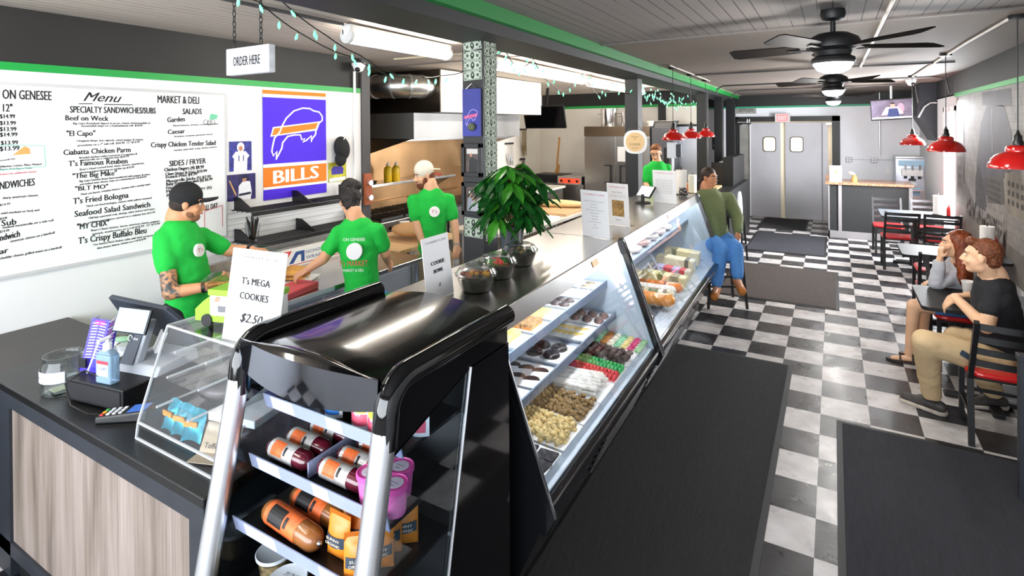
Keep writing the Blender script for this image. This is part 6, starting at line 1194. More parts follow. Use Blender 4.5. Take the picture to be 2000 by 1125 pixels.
# ================================================================ dining side
TABLETOP = P('black_table_laminate', '1d1c1c', .55, noise=(5, .15), spec=.25); 
def table(cx, cy, w, d, label, m=TABLETOP):
    o = thing('dining_table', label, 'table', (cx, cy, 0)); MB().prism(rr2(w, d, .05, .725), rr2(w, d, .05, .752)).build('tabletop', m, o, bevel=.003)
    MB().cyl((0, 0, .03), (0, 0, .725), .038, n=16).build('pedestal', IRON, o, smooth=40)
    b = MB(); b.bar((-.28, 0, .02), (.28, 0, .02), .07, .035); b.bar((0, -.26, .02), (0, .26, .02), .07, .035); b.build('cross_base', IRON, o, bevel=.008); return o
def rr2(w, d, r, z, n=5):
    p = []
    for sx, sy, t0 in ((1, 1, 0), (-1, 1, PI/2), (-1, -1, PI), (1, -1, 1.5*PI)):
        for k in range(n): t = t0+PI/2*k/(n-1); p.append((sx*(w/2-r)+r*math.cos(t), sy*(d/2-r)+r*math.sin(t), z))
    return p
table(1.10, 2.31, .90, .66, 'black table where the young couple sits'); table(1.14, 4.20, .88, .64, 'bare black table behind the red-haired woman'); table(1.14, 7.02, .90, .80, 'farthest wall table, with a paper towel roll on it', P('grey_sheen_top', '3c3f44', .45))
def chair_parts(o):
    for s in (-1, 1):
        MB().tube([(s*.20, -.25, 0), (s*.20, -.20, .45), (s*.20, -.25, .62), (s*.20, -.42, .87)], .0001, 4) if False else None
        q = MB(); q.bar((s*.195, -.23, 0), (s*.195, -.20, .45), .028, .034); q.bar((s*.195, -.20, .44), (s*.195, -.40, .86), .028, .034); q.build('back_post', IRON, o)
        MB().bar((s*.18, .19, 0), (s*.18, .175, .43), .028, .03).build('leg', IRON, o)
        MB().bar((s*.187, -.21, .18), (s*.182, .18, .18), .018, .022).build('side_stretcher', IRON, o)
    MB().bar((-.18, .18, .22), (.18, .18, .22), .018, .022).build('front_stretcher', IRON, o)
    for k, z in enumerate((.56, .65, .74, .83)):
        y = -.20-(z-.45)/.42*.20; m = MB(); m.grid(lambda u, v: (-.195+.39*u, y-.025*math.sin(PI*u), z-.02+.04*v), 10, 1); m.grid(lambda u, v: (-.195+.39*u, y-.010-.025*math.sin(PI*u), z-.02+.04*v), 10, 1); m.build('back_slat', IRON, o, smooth=60)
    MB().box(-.19, -.19, .425, .19, .19, .44).build('seat_frame', IRON, o)
    m = MB(); m.prism(rr2(.42, .41, .08, .44), rr2(.42, .41, .08, .475)); m.build('seat', REDVINYL, o, bevel=.015, seg=3)
ch = thing('dining_chair', 'black slat-back chair with red seat under the man in black', 'chair', (1.055, 1.78, 0), 0, 'black chairs with red seats'); chair_parts(ch)
for x, y, rz, lab in ((1.04, 2.98, PI, 'black slat-back chair with red seat under the red-haired woman'), (1.02, 3.86, -.05, 'empty chair with its back to the red-haired woman, at the bare table'), (1.10, 4.72, PI, 'empty chair at the far side of the bare black table'), (.90, 6.72, .05, 'left empty chair on the near side of the farthest wall table'), (1.40, 6.72, -.08, 'right empty chair on the near side of the farthest wall table'), (.85, 7.66, PI, 'left chair behind the farthest wall table'), (1.38, 7.66, PI, 'right chair behind the farthest wall table')): dup(ch, (x, y, 0), rz, lab)
roll((1.42, 7.1, .752), 'paper towel roll on the farthest wall table'); roll((1.46, 4.32, .752), 'large paper towel roll on the bare table at the right edge')
o = thing('ketchup_bottle', 'red ketchup bottle beside the paper roll on the farthest wall table', 'bottle', (1.53, 6.98, .752)); MB().lathe((0, 0, 0), [(.03, 0), (.032, .01), (.032, .10), (.026, .13), (.01, .15), (.008, .18), (.0, .181)], 16).build('bottle_body', P('ketchup_red', 'c8201c', .3), o, smooth=40)
o = thing('ketchup_bottle', 'red ketchup bottle behind the large paper roll at the right edge', 'bottle', (1.54, 4.42, .752)); MB().lathe((0, 0, 0), [(.03, 0), (.032, .01), (.032, .10), (.026, .13), (.01, .15), (.008, .18), (.0, .181)], 16).build('bottle_body', P('ketchup_red', 'c8201c', .3), o, smooth=40)
cpp = thing('paper_cup', 'white paper cup on the table in front of the man in black', 'cup', (.985, 2.38, .752)); MB().lathe((0, 0, 0), [(.028, 0), (.030, .003), (.043, .125), (.046, .128), (.046, .133), (.041, .13), (.028, .01), (.0, .01)], 28, caps=False).build('cup_wall', P('matte_white_cup', 'f4f1ec', .6), cpp, smooth=40)
# end of a half wall at the right edge
hw = thing('half_partition', 'black-framed cream half partition cut by the right edge of the photo', 'partition', (0, 0, 0))
MB().box(.975, 1.00, 0, 1.02, 1.05, .80).build('end_post', FRAMESLATE, hw, bevel=.004); MB().box(1.02, 1.015, .05, 1.55, 1.035, .77).build('cream_panel', P('cream_panel', 'c9bfae', .6), hw); MB().box(.97, .99, .78, 1.56, 1.06, .815).build('top_rail', FRAMESLATE, hw, bevel=.004); MB().box(1.02, 1.0, 0, 1.55, 1.05, .08).build('bottom_rail', FRAMESLATE, hw)
kf = thing('folded_stand', 'pale framed folding board behind the half partition', 'board', (1.06, 1.22, 0)); MB().box(0, 0, 0, .03, .03, 1.03).build('upright', P('pale_wood_frame', 'b9b1a6', .6), kf); MB().box(.03, .01, .3, .45, .02, 1.0).build('board_face', P('dark_board_face', '3c352f', .6), kf); MB().box(0, 0, 1.0, .48, .03, 1.03).build('frame_top', MATS['pale_wood_frame'], kf); MB().box(.45, 0, 0, .48, .03, 1.03).build('upright', MATS['pale_wood_frame'], kf)
# mural
mu = thing('wall_mural', 'large black and white town street mural on the right wall', 'mural', (1.598, 0, 0))
def brickm():
    m = bpy.data.materials.new('mural_brick_print'); m.use_nodes = True; n = m.node_tree.nodes; l = m.node_tree.links; b = n['Principled BSDF']; b.inputs['Roughness'].default_value = .6
    tc = n.new('ShaderNodeTexCoord'); sp = n.new('ShaderNodeSeparateXYZ'); cb = n.new('ShaderNodeCombineXYZ'); l.new(tc.outputs['Object'], sp.inputs[0]); l.new(sp.outputs[1], cb.inputs[0]); l.new(sp.outputs[2], cb.inputs[1])
    br = n.new('ShaderNodeTexBrick'); br.inputs['Scale'].default_value = 3.2; br.inputs['Color1'].default_value = (*rgb('7b7673'), 1); br.inputs['Color2'].default_value = (*rgb('88827e'), 1); br.inputs['Mortar'].default_value = (*rgb('716c6a'), 1); br.inputs['Mortar Size'].default_value = .012; l.new(cb.outputs[0], br.inputs['Vector'])
    t = n.new('ShaderNodeTexNoise'); t.inputs['Scale'].default_value = 6; t.inputs['Detail'].default_value = 6; l.new(tc.outputs['Object'], t.inputs['Vector']); r = n.new('ShaderNodeValToRGB'); r.color_ramp.elements[0].color = (.55, .55, .55, 1); r.color_ramp.elements[1].color = (1, 1, 1, 1); r.color_ramp.elements[0].position = .35; r.color_ramp.elements[1].position = .6; l.new(t.outputs[0], r.inputs[0])
    mx = n.new('ShaderNodeMix'); mx.data_type = 'RGBA'; mx.blend_type = 'MULTIPLY'; mx.inputs[0].default_value = .6; l.new(br.outputs[0], mx.inputs[6]); l.new(r.outputs[0], mx.inputs[7]); l.new(mx.outputs[2], b.inputs['Base Color']); return m
MB().box(-.006, .9, .55, 0, 6.80, 2.47).build('mural_sheet', brickm(), mu)
def mp(nm, pts, c, k=1, noise=None):
    c = ''.join('%02x' % int(int(c[i:i+2], 16)*.72) for i in (0, 2, 4))
    q = MB(); q.poly([(-.006-.0006*k, y, z) for y, z in pts]); q.build(nm, P('mural_'+c, c, .6, noise=noise or (5, .25)), mu)
mp('printed_street', [(6.7, 1.15), (5.75, 1.05), (4.85, .95), (4.33, .90), (.9, .80), (.9, .56), (6.7, .56)], '8f8880'); mp('printed_lintel', [(5.24, 2.46), (4.03, 2.44), (4.03, 2.26), (5.24, 2.306)], '59555c', 2)
mp('printed_tower', [(5.02, 2.29), (4.31, 2.28), (4.03, 2.0), (3.95, 1.66), (4.97, 1.30), (5.61, 1.10), (5.52, 1.67), (5.32, 2.10)], '625e67', 2); mp('printed_pale_line', [(4.80, 2.27), (4.76, 2.27), (4.76, 1.78), (4.80, 1.78)], 'a59e9b', 3)
mp('printed_left_building', [(6.78, 1.75), (6.4, 1.75), (6.3, 1.40), (5.7, 1.12), (5.7, .98), (6.78, 1.0)], '78716c', 2); mp('printed_dark_spire', [(6.33, 2.15), (6.30, 2.15), (6.24, 1.30), (6.30, 1.30)], '3c3a3c', 3)
mp('printed_tree', [(5.60, 1.45), (5.45, 1.62), (5.30, 1.50), (5.09, 1.28), (5.02, 1.09), (5.61, 1.10)], '4a484a', 3, (14, .6)); mp('printed_middle_building', [(5.03, 1.49), (4.36, 1.58), (4.28, 1.27), (5.01, 1.20)], '69635e', 3); mp('printed_white_building', [(5.09, 1.14), (4.33, 1.14), (4.29, .86), (4.97, .88)], 'b3ada5', 4)
mp('printed_right_building', [(4.28, 1.60), (3.70, 1.62), (3.2, 1.6), (3.2, 1.15), (3.63, 1.2), (4.23, 1.2)], 'a89c8c', 3)
mp('printed_near_building', [(3.2, 2.0), (.95, 2.1), (.95, 1.0), (3.2, 1.15)], '746c66', 3)
wd = MB()
for (y0, y1, z0, z1, ny, nz) in ((5.0, 4.42, 1.24, 1.50, 7, 4), (5.02, 4.36, .93, 1.10, 7, 2), (4.2, 3.3, 1.28, 1.55, 6, 3), (6.7, 6.42, 1.2, 1.68, 3, 4), (3.0, 1.1, 1.25, 1.95, 9, 4)):
    for i in range(ny):
        for j in range(nz): a = y0+(y1-y0)*(i+.25)/ny; b = y0+(y1-y0)*(i+.75)/ny; c = z0+(z1-z0)*(j+.2)/nz; d = z0+(z1-z0)*(j+.75)/nz; wd.poly([(-.0096, a, c), (-.0096, b, c), (-.0096, b, d), (-.0096, a, d)])
wd.build('printed_windows', P('mural_window_grey', '322f2d', .6), mu)
cr_ = MB(); rd = random.Random(4)
for k in range(120): y = rd.uniform(4.2, 6.1); z = .80+rd.uniform(0, .18)+(y-4.2)*.06; cr_.poly([(-.0098, y, z), (-.0098, y+.025, z), (-.0098, y+.022, z+.07), (-.0098, y+.004, z+.07)])
cr_.build('printed_crowd', P('mural_crowd_grey', '4a4541', .6, noise=(30, .6)), mu)
MB().tube([(-.008, 3.86, 1.70), (-.008, 3.84, 1.90), (-.008, 3.78, 2.02), (-.008, 3.74, 1.98), (-.008, 3.78, 1.80)], .008, 5).build('green_scribble', P('mural_green_scribble', '8fa58f', .6), mu)
# black chase at the far right corner
cb = thing('black_duct_chase', 'black boxed duct with slanted bottom in the far right corner', 'duct', (0, 0, 0)); m = MB()
m.prism([(1.36, 8.5, 2.785), (1.36, 8.5, 2.24), (1.595, 8.5, 1.80), (1.595, 8.5, 2.785)], [(1.36, 9.6, 2.775), (1.36, 9.6, 2.24), (1.595, 9.6, 1.80), (1.595, 9.6, 2.775)]); m.build('chase', P('blue_black_paint', '22262d', .5), cb)
MB().tube([(1.34, 8.47, 2.20), (1.42, 8.47, 2.38), (1.50, 8.47, 2.45), (1.59, 8.47, 2.45)], .018, 8).build('pale_pipe', ALU, cb, smooth=50)
# television
tl = thing('wall_television', 'tilted television showing two people, on a ceiling pole', 'television', (1.0, 9.0, 2.36)); R = Euler((.16, -.05, -.06))
def tp(nm, mb_, mm, par=tl): q = mb_.build(nm, mm, par); q.rotation_euler = R; return q
tp('housing', MB().box(-.32, -.02, -.19, .32, .03, .19), BLACKPLASTIC); LIT = lambda nm, h, s=.4: P(nm, h, .4, emit=rgb(h), estr=s)
tp('lit_screen', MB().box(-.305, -.022, -.165, .305, -.019, .175), P('screen_backdrop', '5d5468', .4, noise=(9, .6), emit=rgb('8a7c90'), estr=.3))
tp('presenter_shirt', MB().poly([(-.07, -.023, -.13), (.12, -.023, -.13), (.09, -.023, .02), (-.04, -.023, .02)]), LIT('screen_navy', '2a3a6a')); tp('presenter_arms', MB().poly([(-.16, -.0228, -.10), (-.07, -.0228, -.09), (.12, -.0228, -.09), (.18, -.0228, -.08), (.10, -.0228, .05), (-.08, -.0228, .05)]), LIT('screen_pink', 'e3b0b8'))
tp('presenter_face', MB().poly([(.02+.035*math.cos(t), -.0232, .08+.045*math.sin(t)) for t in [2*PI*q/12 for q in range(12)]]), LIT('screen_skin', 'd59a86')); tp('presenter_hair', MB().poly([(.02+.037*math.cos(t), -.0234, .098+.035*math.sin(t)) for t in [PI*q/8 for q in range(9)]]), LIT('screen_dark', '2a2328')); tp('second_person', MB().poly([(.14+.05*math.cos(t), -.0226, .02+.09*math.sin(t)) for t in [2*PI*q/12 for q in range(12)]]), LIT('screen_rose', 'c98aa0'))
tp('ticker_bar', MB().box(-.30, -.0236, -.162, .30, -.0226, -.135), LIT('screen_white', 'e9edf5', 1)); m = MB(); text(m, 'NEWS', (-.29, -.0240, -.158), (1, 0, 0), (0, 0, 1), .016, .08); tp('ticker_lettering', m, INK)
MB().cyl((.0, .05, .1), (.0, .05, .43), .02).build('ceiling_pole', WHITEPLASTIC, tl, smooth=40)
# soft-serve machine and the granite counter
ss = thing('soft_serve_machine', 'tall stainless soft-serve machine against the back wall', 'ice cream machine', (1.41, 10.3, 0))
MB().box(-.27, -.30, .06, .27, .38, .80).build('cabinet', STEEL, ss, bevel=.006); MB().box(-.27, -.22, .80, .27, .38, 1.42).build('head', P('silver_machine_panel', 'b9c0cb', .3, metal=.6), ss, bevel=.01); MB().box(-.27, -.20, 1.42, .27, .38, 1.455).build('hopper_lid', STEEL, ss, bevel=.006)
MB().box(-.22, -.235, 1.27, .22, -.218, 1.38).build('blue_header', P('pale_blue_header', 'a9cfe8', .4), ss); MB().box(-.17, -.30, 1.08, .17, -.22, 1.22).build('dispensing_head', WHITEPLASTIC, ss, bevel=.01)
for k in range(3): MB().bar((-.11+.11*k, -.30, 1.20), (-.11+.11*k, -.33, 1.30), .03, .02).build('draw_handle', CHROME, ss); MB().cyl((-.11+.11*k, -.27, 1.03), (-.11+.11*k, -.27, 1.08), .025).build('nozzle', BLACKPLASTIC, ss)
MB().box(-.06, -.226, .98, .06, -.218, 1.03).build('control_window', BLACKPLASTIC, ss); MB().box(-.05, -.226, .90, .07, -.218, .95).build('small_label', PAPER, ss); MB().box(-.10, -.308, .70, .12, -.30, .86).build('pale_blue_label', P('pale_blue_label', 'a8cbe6', .5), ss); MB().box(-.24, -.36, .80, .24, -.22, .83).build('drip_tray', STEEL, ss)
for x in (-.23, .23): MB().cyl((x, 0, 0), (x, 0, .08), .03).build('caster', IRON, ss)
gc = thing('granite_counter', 'black-panelled counter with a brown granite top near the swing doors', 'counter', (0, 0, 0)); GR = P('brown_granite', '9a7256', .25, noise=(45, .6))
MB().box(-.05, 8.68, .985, 1.30, 9.45, 1.03).build('granite_top', GR, gc, bevel=.006); MB().box(-.05, 9.40, 1.03, .0, 9.45, 1.10).build('granite_lip', GR, gc)
MB().box(.02, 8.74, 0, 1.24, 9.40, .985).build('black_body', P('matte_black_panel', '1f2021', .7, noise=(3, .1)), gc); m = MB(); GT = P('grey_trim_board', '8b8889', .6)
m.box(.0, 8.72, 0, 1.26, 8.745, .13); m.build('grey_base_board', GT, gc)
for x in (.0, .16, 1.225): MB().box(x, 8.715, .13, x+(.02 if x == 0 else .055), 8.745, .985).build('grey_stile', GT, gc)
MB().box(.0, 8.72, 0, .022, 9.4, .13).build('grey_side_board', GT, gc)
flyer('counter_flyer', 'white flyer in a stand on the granite counter', (.12, 8.95, 1.03), 0, .20, .29, -.05, [('Soft Serve', .82, .03, .7), ('vanilla chocolate twist', .30, .02, .6), ('sundaes and shakes', .22, .02, .6)], (-.06, .45, .06, .72))
o = thing('sample_cone', 'small tan figurine-like cone on the granite counter', 'cone', (.42, 8.95, 1.03)); MB().lathe((0, 0, 0), [(.05, 0), (.05, .05), (.035, .09), (.04, .12), (.0, .12)], 16).build('base', P('tan_cone', 'c98f4e', .6, noise=(12, .3)), o, smooth=40); MB().ell((-.04, 0, .15), (.06, .03, .03), Matrix.Rotation(.4, 3, 'Y')).build('top', P('cream_swirl', 'e8d8b8', .5), o, smooth=60)
def outlet(x, lab):
    o = thing('power_outlet', lab, 'outlet', (x, 10.695, 1.34)); MB().box(-.055, -.03, -.055, .055, 0, .055).build('box', P('grey_metal_box', '8d9096', .4, metal=.6), o, bevel=.004); m = MB()
    for i in (-1, 1):
        for j in (-1, 1): m.box(i*.025-.014, -.034, j*.025-.014, i*.025+.014, -.03, j*.025+.014)
    m.build('sockets', WHITEPLASTIC, o)
outlet(.37, 'left of the two surface outlets on the back wall'); outlet(.82, 'right of the two surface outlets on the back wall')
tag(MB().tube([(.42, 10.68, 1.36), (1.15, 10.68, 1.355)], .011, 8).build('conduit_pipe', ALU, None, smooth=50), 'thin metal conduit joining the outlets to the soft-serve machine', 'conduit pipe'); tag(MB().tube([(.92, 10.66, 1.45), (.92, 10.66, 2.75)], .014, 8).build('conduit_pipe', ALU, None, smooth=50), 'vertical conduit rising behind the television on the back wall', 'conduit pipe')
o = tag(MB().box(1.02, 10.685, 1.06, 1.10, 10.70, 1.18).build('light_switch', WHITEPLASTIC, None, bevel=.003), 'white wall switch left of the soft-serve machine', 'switch')
def wsign(name, label, x, y, z, w, h, bgm, s, mm, th=None):
    o = thing(name, label, 'sign', (x, y, z)); MB().box(-w/2, -.012, -h/2, w/2, 0, h/2).build('board', bgm, o); m = MB(); text(m, s, (0, -.0135, -h*.22), (1, 0, 0), (0, 0, 1), h*(th or .42), w*.78, 'C'); m.build('lettering', mm, o); return o
ex = thing('exit_sign', 'red glowing exit sign over the swing doors', 'exit sign', (-.90, 10.57, 2.245)); MB().box(-.155, -.03, -.10, .155, .03, .105).build('housing', P('pale_grey_housing', 'c9c3c4', .5), ex, bevel=.01); MB().box(-.11, -.034, -.075, .11, -.03, .08).build('lit_face', P('lit_red_face', 'ef6a6a', .4, emit=(1, .18, .2), estr=.7), ex); m = MB(); text(m, 'EXIT', (0, -.0355, -.045), (1, 0, 0), (0, 0, 1), .09, .16, 'C'); m.build('lettering', P('pale_red_letters', 'ffb0ae', .5, emit=(1, .5, .5), estr=.6), ex)
wsign('restroom_board', 'grey wooden RESTROOMS board above the swing doors', -1.66, 10.695, 2.44, .42, .17, P('weathered_grey_board', '9b9894', .7, noise=(8, .2)), 'RESTROOMS', INK); 
q = wsign('restroom_sign', 'black restroom sign with two figures left above the swing doors', -1.71, 10.57, 2.175, .31, .13, BLACK, 'RESTROOMS', PAPER, .18)
def figures(par, x, z, s):
    m = MB()
    for k, dx in enumerate((0, .05*s)): m.ell((x+dx, -.0135, z+.055*s), (.011*s, .002, .011*s)); m.box(x+dx-.014*s, -.0145, z, x+dx+.014*s, -.0125, z+.042*s); m.box(x+dx-.010*s, -.0145, z-.04*s, x+dx-.002*s, -.0125, z); m.box(x+dx+.002*s, -.0145, z-.04*s, x+dx+.010*s, -.0125, z)
    m.build('figures', PAPER, par)
figures(q, .085, 0, .9)
q = wsign('restroom_sign', 'small black restroom sign between the dark posts above the bar', -2.0, 8.9, 1.72, .19, .26, BLACK, 'RESTROOMS', PAPER, .12); figures(q, -.03, .05, 1)
for x in (-1.70, .0): 
    o = tag(MB().box(x-.05, 10.57, 2.09, x+.05, 10.62, 2.13).build('door_hinge_closer', ALU, None), ('left' if x < -1 else 'right')+' metal hinge at the top of the swing doors', 'hinge')
# bar counter beyond the deli cases, with its wood top, end panel and stools
ba = thing('bar_counter', 'black bar counter with a wood top and an oval white board on its end', 'counter', (0, 0, 0)); MB().box(-1.84, 6.3, 0, -1.36, 8.7, 1.02).build('body', BLACK, ba, bevel=.005); MB().box(-2.02, 5.55, 1.02, -1.6, 7.05, 1.05).build('wood_top', P('pale_wood_bar', 'd8b27a', .5, noise=(4, .25, (8, 1, 1))), ba, bevel=.004); MB().box(-1.98, 5.6, 0, -1.75, 6.3, 1.02).build('inner_body', BLACK, ba)
m = MB(); m.prism([(-1.358, 7.30+.28*math.cos(t), .47+.46*math.sin(t)) for t in [2*PI*q/40 for q in range(40)]], [(-1.335, 7.30+.28*math.cos(t), .47+.46*math.sin(t)) for t in [2*PI*q/40 for q in range(40)]]); ov = m.build('oval_board', P('pale_board', 'dfe6e8', .4), ba)
MB().bar((-1.333, 7.30, .08), (-1.333, 7.30, .86), .004, .01).build('board_stripe', GREYINK, ov)
dv = thing('dark_partition', 'tall dark partition boards standing at the back of the bar', 'partition', (0, 0, 0)); MB().box(-1.84, 7.4, 1.021, -1.63, 7.45, 1.42).build('board', P('brown_black_board', '3a332f', .5), dv); MB().box(-1.62, 7.3, 1.021, -1.45, 8.68, 1.52).build('side_board', BLACK, dv); MB().box(-1.84, 8.2, 1.36, -1.60, 8.6, 1.39).build('inner_shelf', WHITEPLASTIC, dv)
o = thing('stacked_trays', 'stack of round black trays on the bar behind the paper towel roll', 'trays', (-1.82, 6.15, 1.05)); 
for k in range(3): MB().lathe((.02*k, 0, .045*k), [(.15, 0), (.19, .03), (.185, .035), (.0, .012)], 26).build('tray', BLACKPLASTIC, o, smooth=40)
MB().lathe((0, 0, .0), [(.0, .13), (.15, .135), (.16, .15), (.0, .16)], 24).build('lid', BLACKPLASTIC, o, smooth=40)
o = thing('orange_tub', 'orange food tub on the bar beside the black trays', 'tub', (-1.93, 5.85, 1.05)); MB().lathe((0, 0, 0), [(.09, 0), (.11, .12), (.115, .13), (.0, .13)], 22).build('tub_body', P('orange_tub_plastic', 'd98a4a', .4), o, smooth=40)
roll((-1.80, 5.68, 1.05), 'paper towel roll on the wood-topped bar behind the braided woman')
def stool(x, y, h, rz, lab, back=True):
    o = thing('bar_stool', lab, 'stool', (x, y, 0), rz, 'black bar stools'); s = .17
    for a in (-1, 1):
        for b in (-1, 1): MB().bar((a*.22, b*.22, 0), (a*s, b*s, h-.04), .026, .026).build('leg', IRON, o)
        MB().bar((a*.205, -.205, .25), (a*.205, .205, .25), .018, .02).build('rung', IRON, o); MB().bar((-.205, a*.205, .25), (.205, a*.205, .25), .018, .02).build('rung', IRON, o)
    MB().lathe((0, 0, h-.05), [(.17, 0), (.185, .015), (.18, .045), (.0, .05)], 26).build('seat', BLACKPLASTIC, o, smooth=40)
    if back:
        for a in (-1, 1): MB().bar((a*.16, -.17, h-.03), (a*.17, -.24, h+.36), .024, .028).build('back_post', IRON, o)
        for k in range(4): MB().bar((-.165, -.185-.018*k, h+.06+.085*k), (.165, -.185-.018*k, h+.06+.085*k), .02, .04).build('back_slat', IRON, o)
    return o
stool(-1.07, 3.80, .69, .5, 'black bar stool under the woman in the green sweatshirt', False); stool(-1.30, 5.95, .74, -PI/2, 'empty black slat-back stool at the bar behind the green sweatshirt')
J = {
 'man1': dict(head=(-3.704, -0.907, 1.594), neck=(-3.739, -0.95, 1.459), shR=(-3.711, -1.05, 1.386), elR=(-3.579, -1.091, 1.056), wrR=(-3.427, -0.946, 1.079), haR=(-3.392, -0.868, 1.105), shL=(-3.787, -0.771, 1.339), elL=(-3.685, -0.632, 1.225), wrL=(-3.542, -0.549, 1.227), haL=(-3.449, -0.496, 1.219), pel=(-3.72, -0.92, 0.823)),
 'woman1': dict(head=(-3.23, 0.094, 1.51), neck=(-3.142, 0.063, 1.372), shL=(-3.206, -0.044, 1.292), elL=(-3.229, -0.173, 1.12), wrL=(-3.319, -0.248, 1.042), haL=(-3.352, -0.291, 1.005), shR=(-2.969, 0.128, 1.304), elR=(-2.968, 0.209, 1.109), wrR=(-3.046, 0.314, 1.017), haR=(-3.052, 0.367, 0.963), pel=(-2.986, 0.0, 0.782)),
 'man2': dict(head=(-3.415, 1.223, 1.628), neck=(-3.354, 1.258, 1.465), shA=(-3.457, 1.117, 1.385), elA=(-3.395, 1.094, 1.144), wrA=(-3.316, 1.081, 0.986), haA=(-3.238, 1.091, 0.924), shB=(-3.224, 1.367, 1.379), elB=(-3.154, 1.372, 1.13), wrB=(-3.114, 1.348, 0.946), haB=(-3.107, 1.329, 0.86), pel=(-3.331, 1.245, 0.807)),
 'man3': dict(head=(-2.155, 4.931, 1.698), neck=(-2.142, 4.937, 1.556), shA=(-2.259, 4.869, 1.467), shB=(-2.007, 5.015, 1.48), elA=(-2.265, 4.807, 1.249), elB=(-1.969, 4.978, 1.246), pel=(-2.138, 4.937, 0.981)),
 'girl': dict(head=(-1.181, 3.746, 1.479), neck=(-1.213, 3.727, 1.316), shA=(-1.312, 3.632, 1.206), shB=(-0.986, 3.883, 1.226), elB=(-0.887, 3.814, 1.019), wrB=(-0.858, 3.643, 0.889), haB=(-0.865, 3.575, 0.808), elA=(-1.323, 3.625, 0.983), pel=(-1.115, 3.744, 0.753), knB=(-0.857, 3.48, 0.729), anB=(-0.823, 3.346, 0.424), toeB=(-0.752, 3.199, 0.307), knA=(-0.996, 3.374, 0.707), anA=(-1.037, 3.348, 0.31)),
 'man4': dict(head=(0.932, 1.722, 1.192), neck=(1.009, 1.812, 1.043), shA=(0.935, 1.654, 1.004), elA=(0.828, 1.591, 0.718), wrA=(0.864, 1.993, 0.825), haA=(0.819, 2.025, 0.798), shB=(1.082, 2.119, 0.922), elB=(1.024, 2.201, 0.78), wrB=(0.953, 2.218, 0.814), haB=(0.894, 2.183, 0.803), pel=(1.105, 1.9, 0.527), hipA=(1.041, 1.782, 0.488), knA=(0.637, 1.688, 0.588), anA=(0.684, 1.92, 0.137), toeA=(0.525, 1.852, 0.11), hipB=(1.117, 2.022, 0.521), knB=(0.86, 2.047, 0.536), anB=(1.158, 2.447, 0.005), toeB=(0.999, 2.413, -0.018)),
 'woman2': dict(head=(0.942, 2.617, 1.116), neck=(1.002, 2.709, 0.949), shA=(0.936, 2.67, 0.845), elA=(0.812, 2.598, 0.791), wrA=(0.834, 2.554, 1.005), haA=(0.844, 2.525, 1.086), shB=(1.11, 3.059, 0.796), pel=(1.051, 3.023, 0.42), knA=(0.686, 2.639, 0.51), anA=(0.65, 2.824, 0.056), toeA=(0.547, 2.788, 0.021), knB=(0.79, 2.873, 0.51), anB=(0.763, 3.028, 0.049)),
}
# ================================================================ people
def to_obj(mb, name, mats, parent, voxel, it=4, fac=.5, smooth=True, noise=None):
    """fuse overlapping shapes into one continuous skin"""
    me = bpy.data.meshes.new('tmp'); me.from_pydata([tuple(v) for v in mb.v], [], mb.f); t = bpy.data.objects.new('tmp', me); COL.objects.link(t)
    bm = bmesh.new(); bm.from_mesh(me); bmesh.ops.recalc_face_normals(bm, faces=bm.faces); bm.to_mesh(me); bm.free()
    r = t.modifiers.new('r', 'REMESH'); r.mode = 'VOXEL'; r.voxel_size = voxel
    s = t.modifiers.new('s', 'SMOOTH'); s.iterations = it; s.factor = fac
    if noise:
        tx = bpy.data.textures.new('n', 'CLOUDS'); tx.noise_scale = noise[0]; d = t.modifiers.new('d', 'DISPLACE'); d.texture = tx; d.strength = noise[1]; d.mid_level = .5
    dg = bpy.context.evaluated_depsgraph_get(); dg.update(); out = bpy.data.meshes.new_from_object(t.evaluated_get(dg)); bpy.data.objects.remove(t)
    out.name = name; out.materials.clear()
    for m in (mats if isinstance(mats, (list, tuple)) else [mats]): out.materials.append(m)
    out.shade_smooth(); o = bpy.data.objects.new(name, out); COL.objects.link(o); o.parent = parent; return o
V = Vector
def frame(f, up=(0, 0, 1)):
    f = V(f).normalized(); r = f.cross(V(up)).normalized(); u = r.cross(f); return Matrix((r, f, u)).transposed()   # columns: right, forward, up
def hand(mb, wr, d, back, thumb, curl=.35, spread=1.0, s=1.0):
    """palm, four bent fingers and a thumb; d along the hand, back = normal of its back, thumb = +1/-1 side"""
    d = V(d).normalized(); back = V(back); back = (back-d*back.dot(d)).normalized(); x = d.cross(back).normalized()*thumb; wr = V(wr)
    kn = []
    for k, (off, L) in enumerate(((.030, .068), (.010, .074), (-.011, .071), (-.030, .060))):
        a = wr+x*off*.62*s; b = wr+d*.082*s+x*off*s*spread; mb.cap(a, b, .0145*s, .0125*s, 8); kn.append((b, L, off))
    mb.cap(wr-d*.02*s, wr+d*.035*s, .022*s, .022*s, 8)
    for k, (b, L, off) in enumerate(kn):
        dirv = (d+x*off*2.2*(spread-.7)).normalized(); p = b
        for q, fr in enumerate((.45, .30, .25)):
            dirv = (Matrix.Rotation(-curl*(1.0 if q else .8)*(1+.08*k), 3, x if thumb > 0 else -x) @ dirv).normalized() if False else (dirv*math.cos(curl)-back*math.sin(curl)*1.0).normalized() if q == 0 else (dirv+(dirv.cross(x)*(1 if dirv.cross(x).dot(back) < 0 else -1))*math.tan(min(1.2, curl))).normalized()
            e = p+dirv*L*fr*s; mb.cap(p, e, (.0098-.0008*q)*s, (.0092-.0010*q)*s, 8); p = e
    p = wr+d*.022*s+x*.022*s; t = (d*.55+x*.75-back*.35).normalized(); e = p+t*.042*s; mb.cap(p, e, .0145*s, .0115*s, 8); t2 = (d*.9+x*.25-back*.35).normalized(); mb.cap(e, e+t2*.030*s, .0115*s, .009*s, 8)
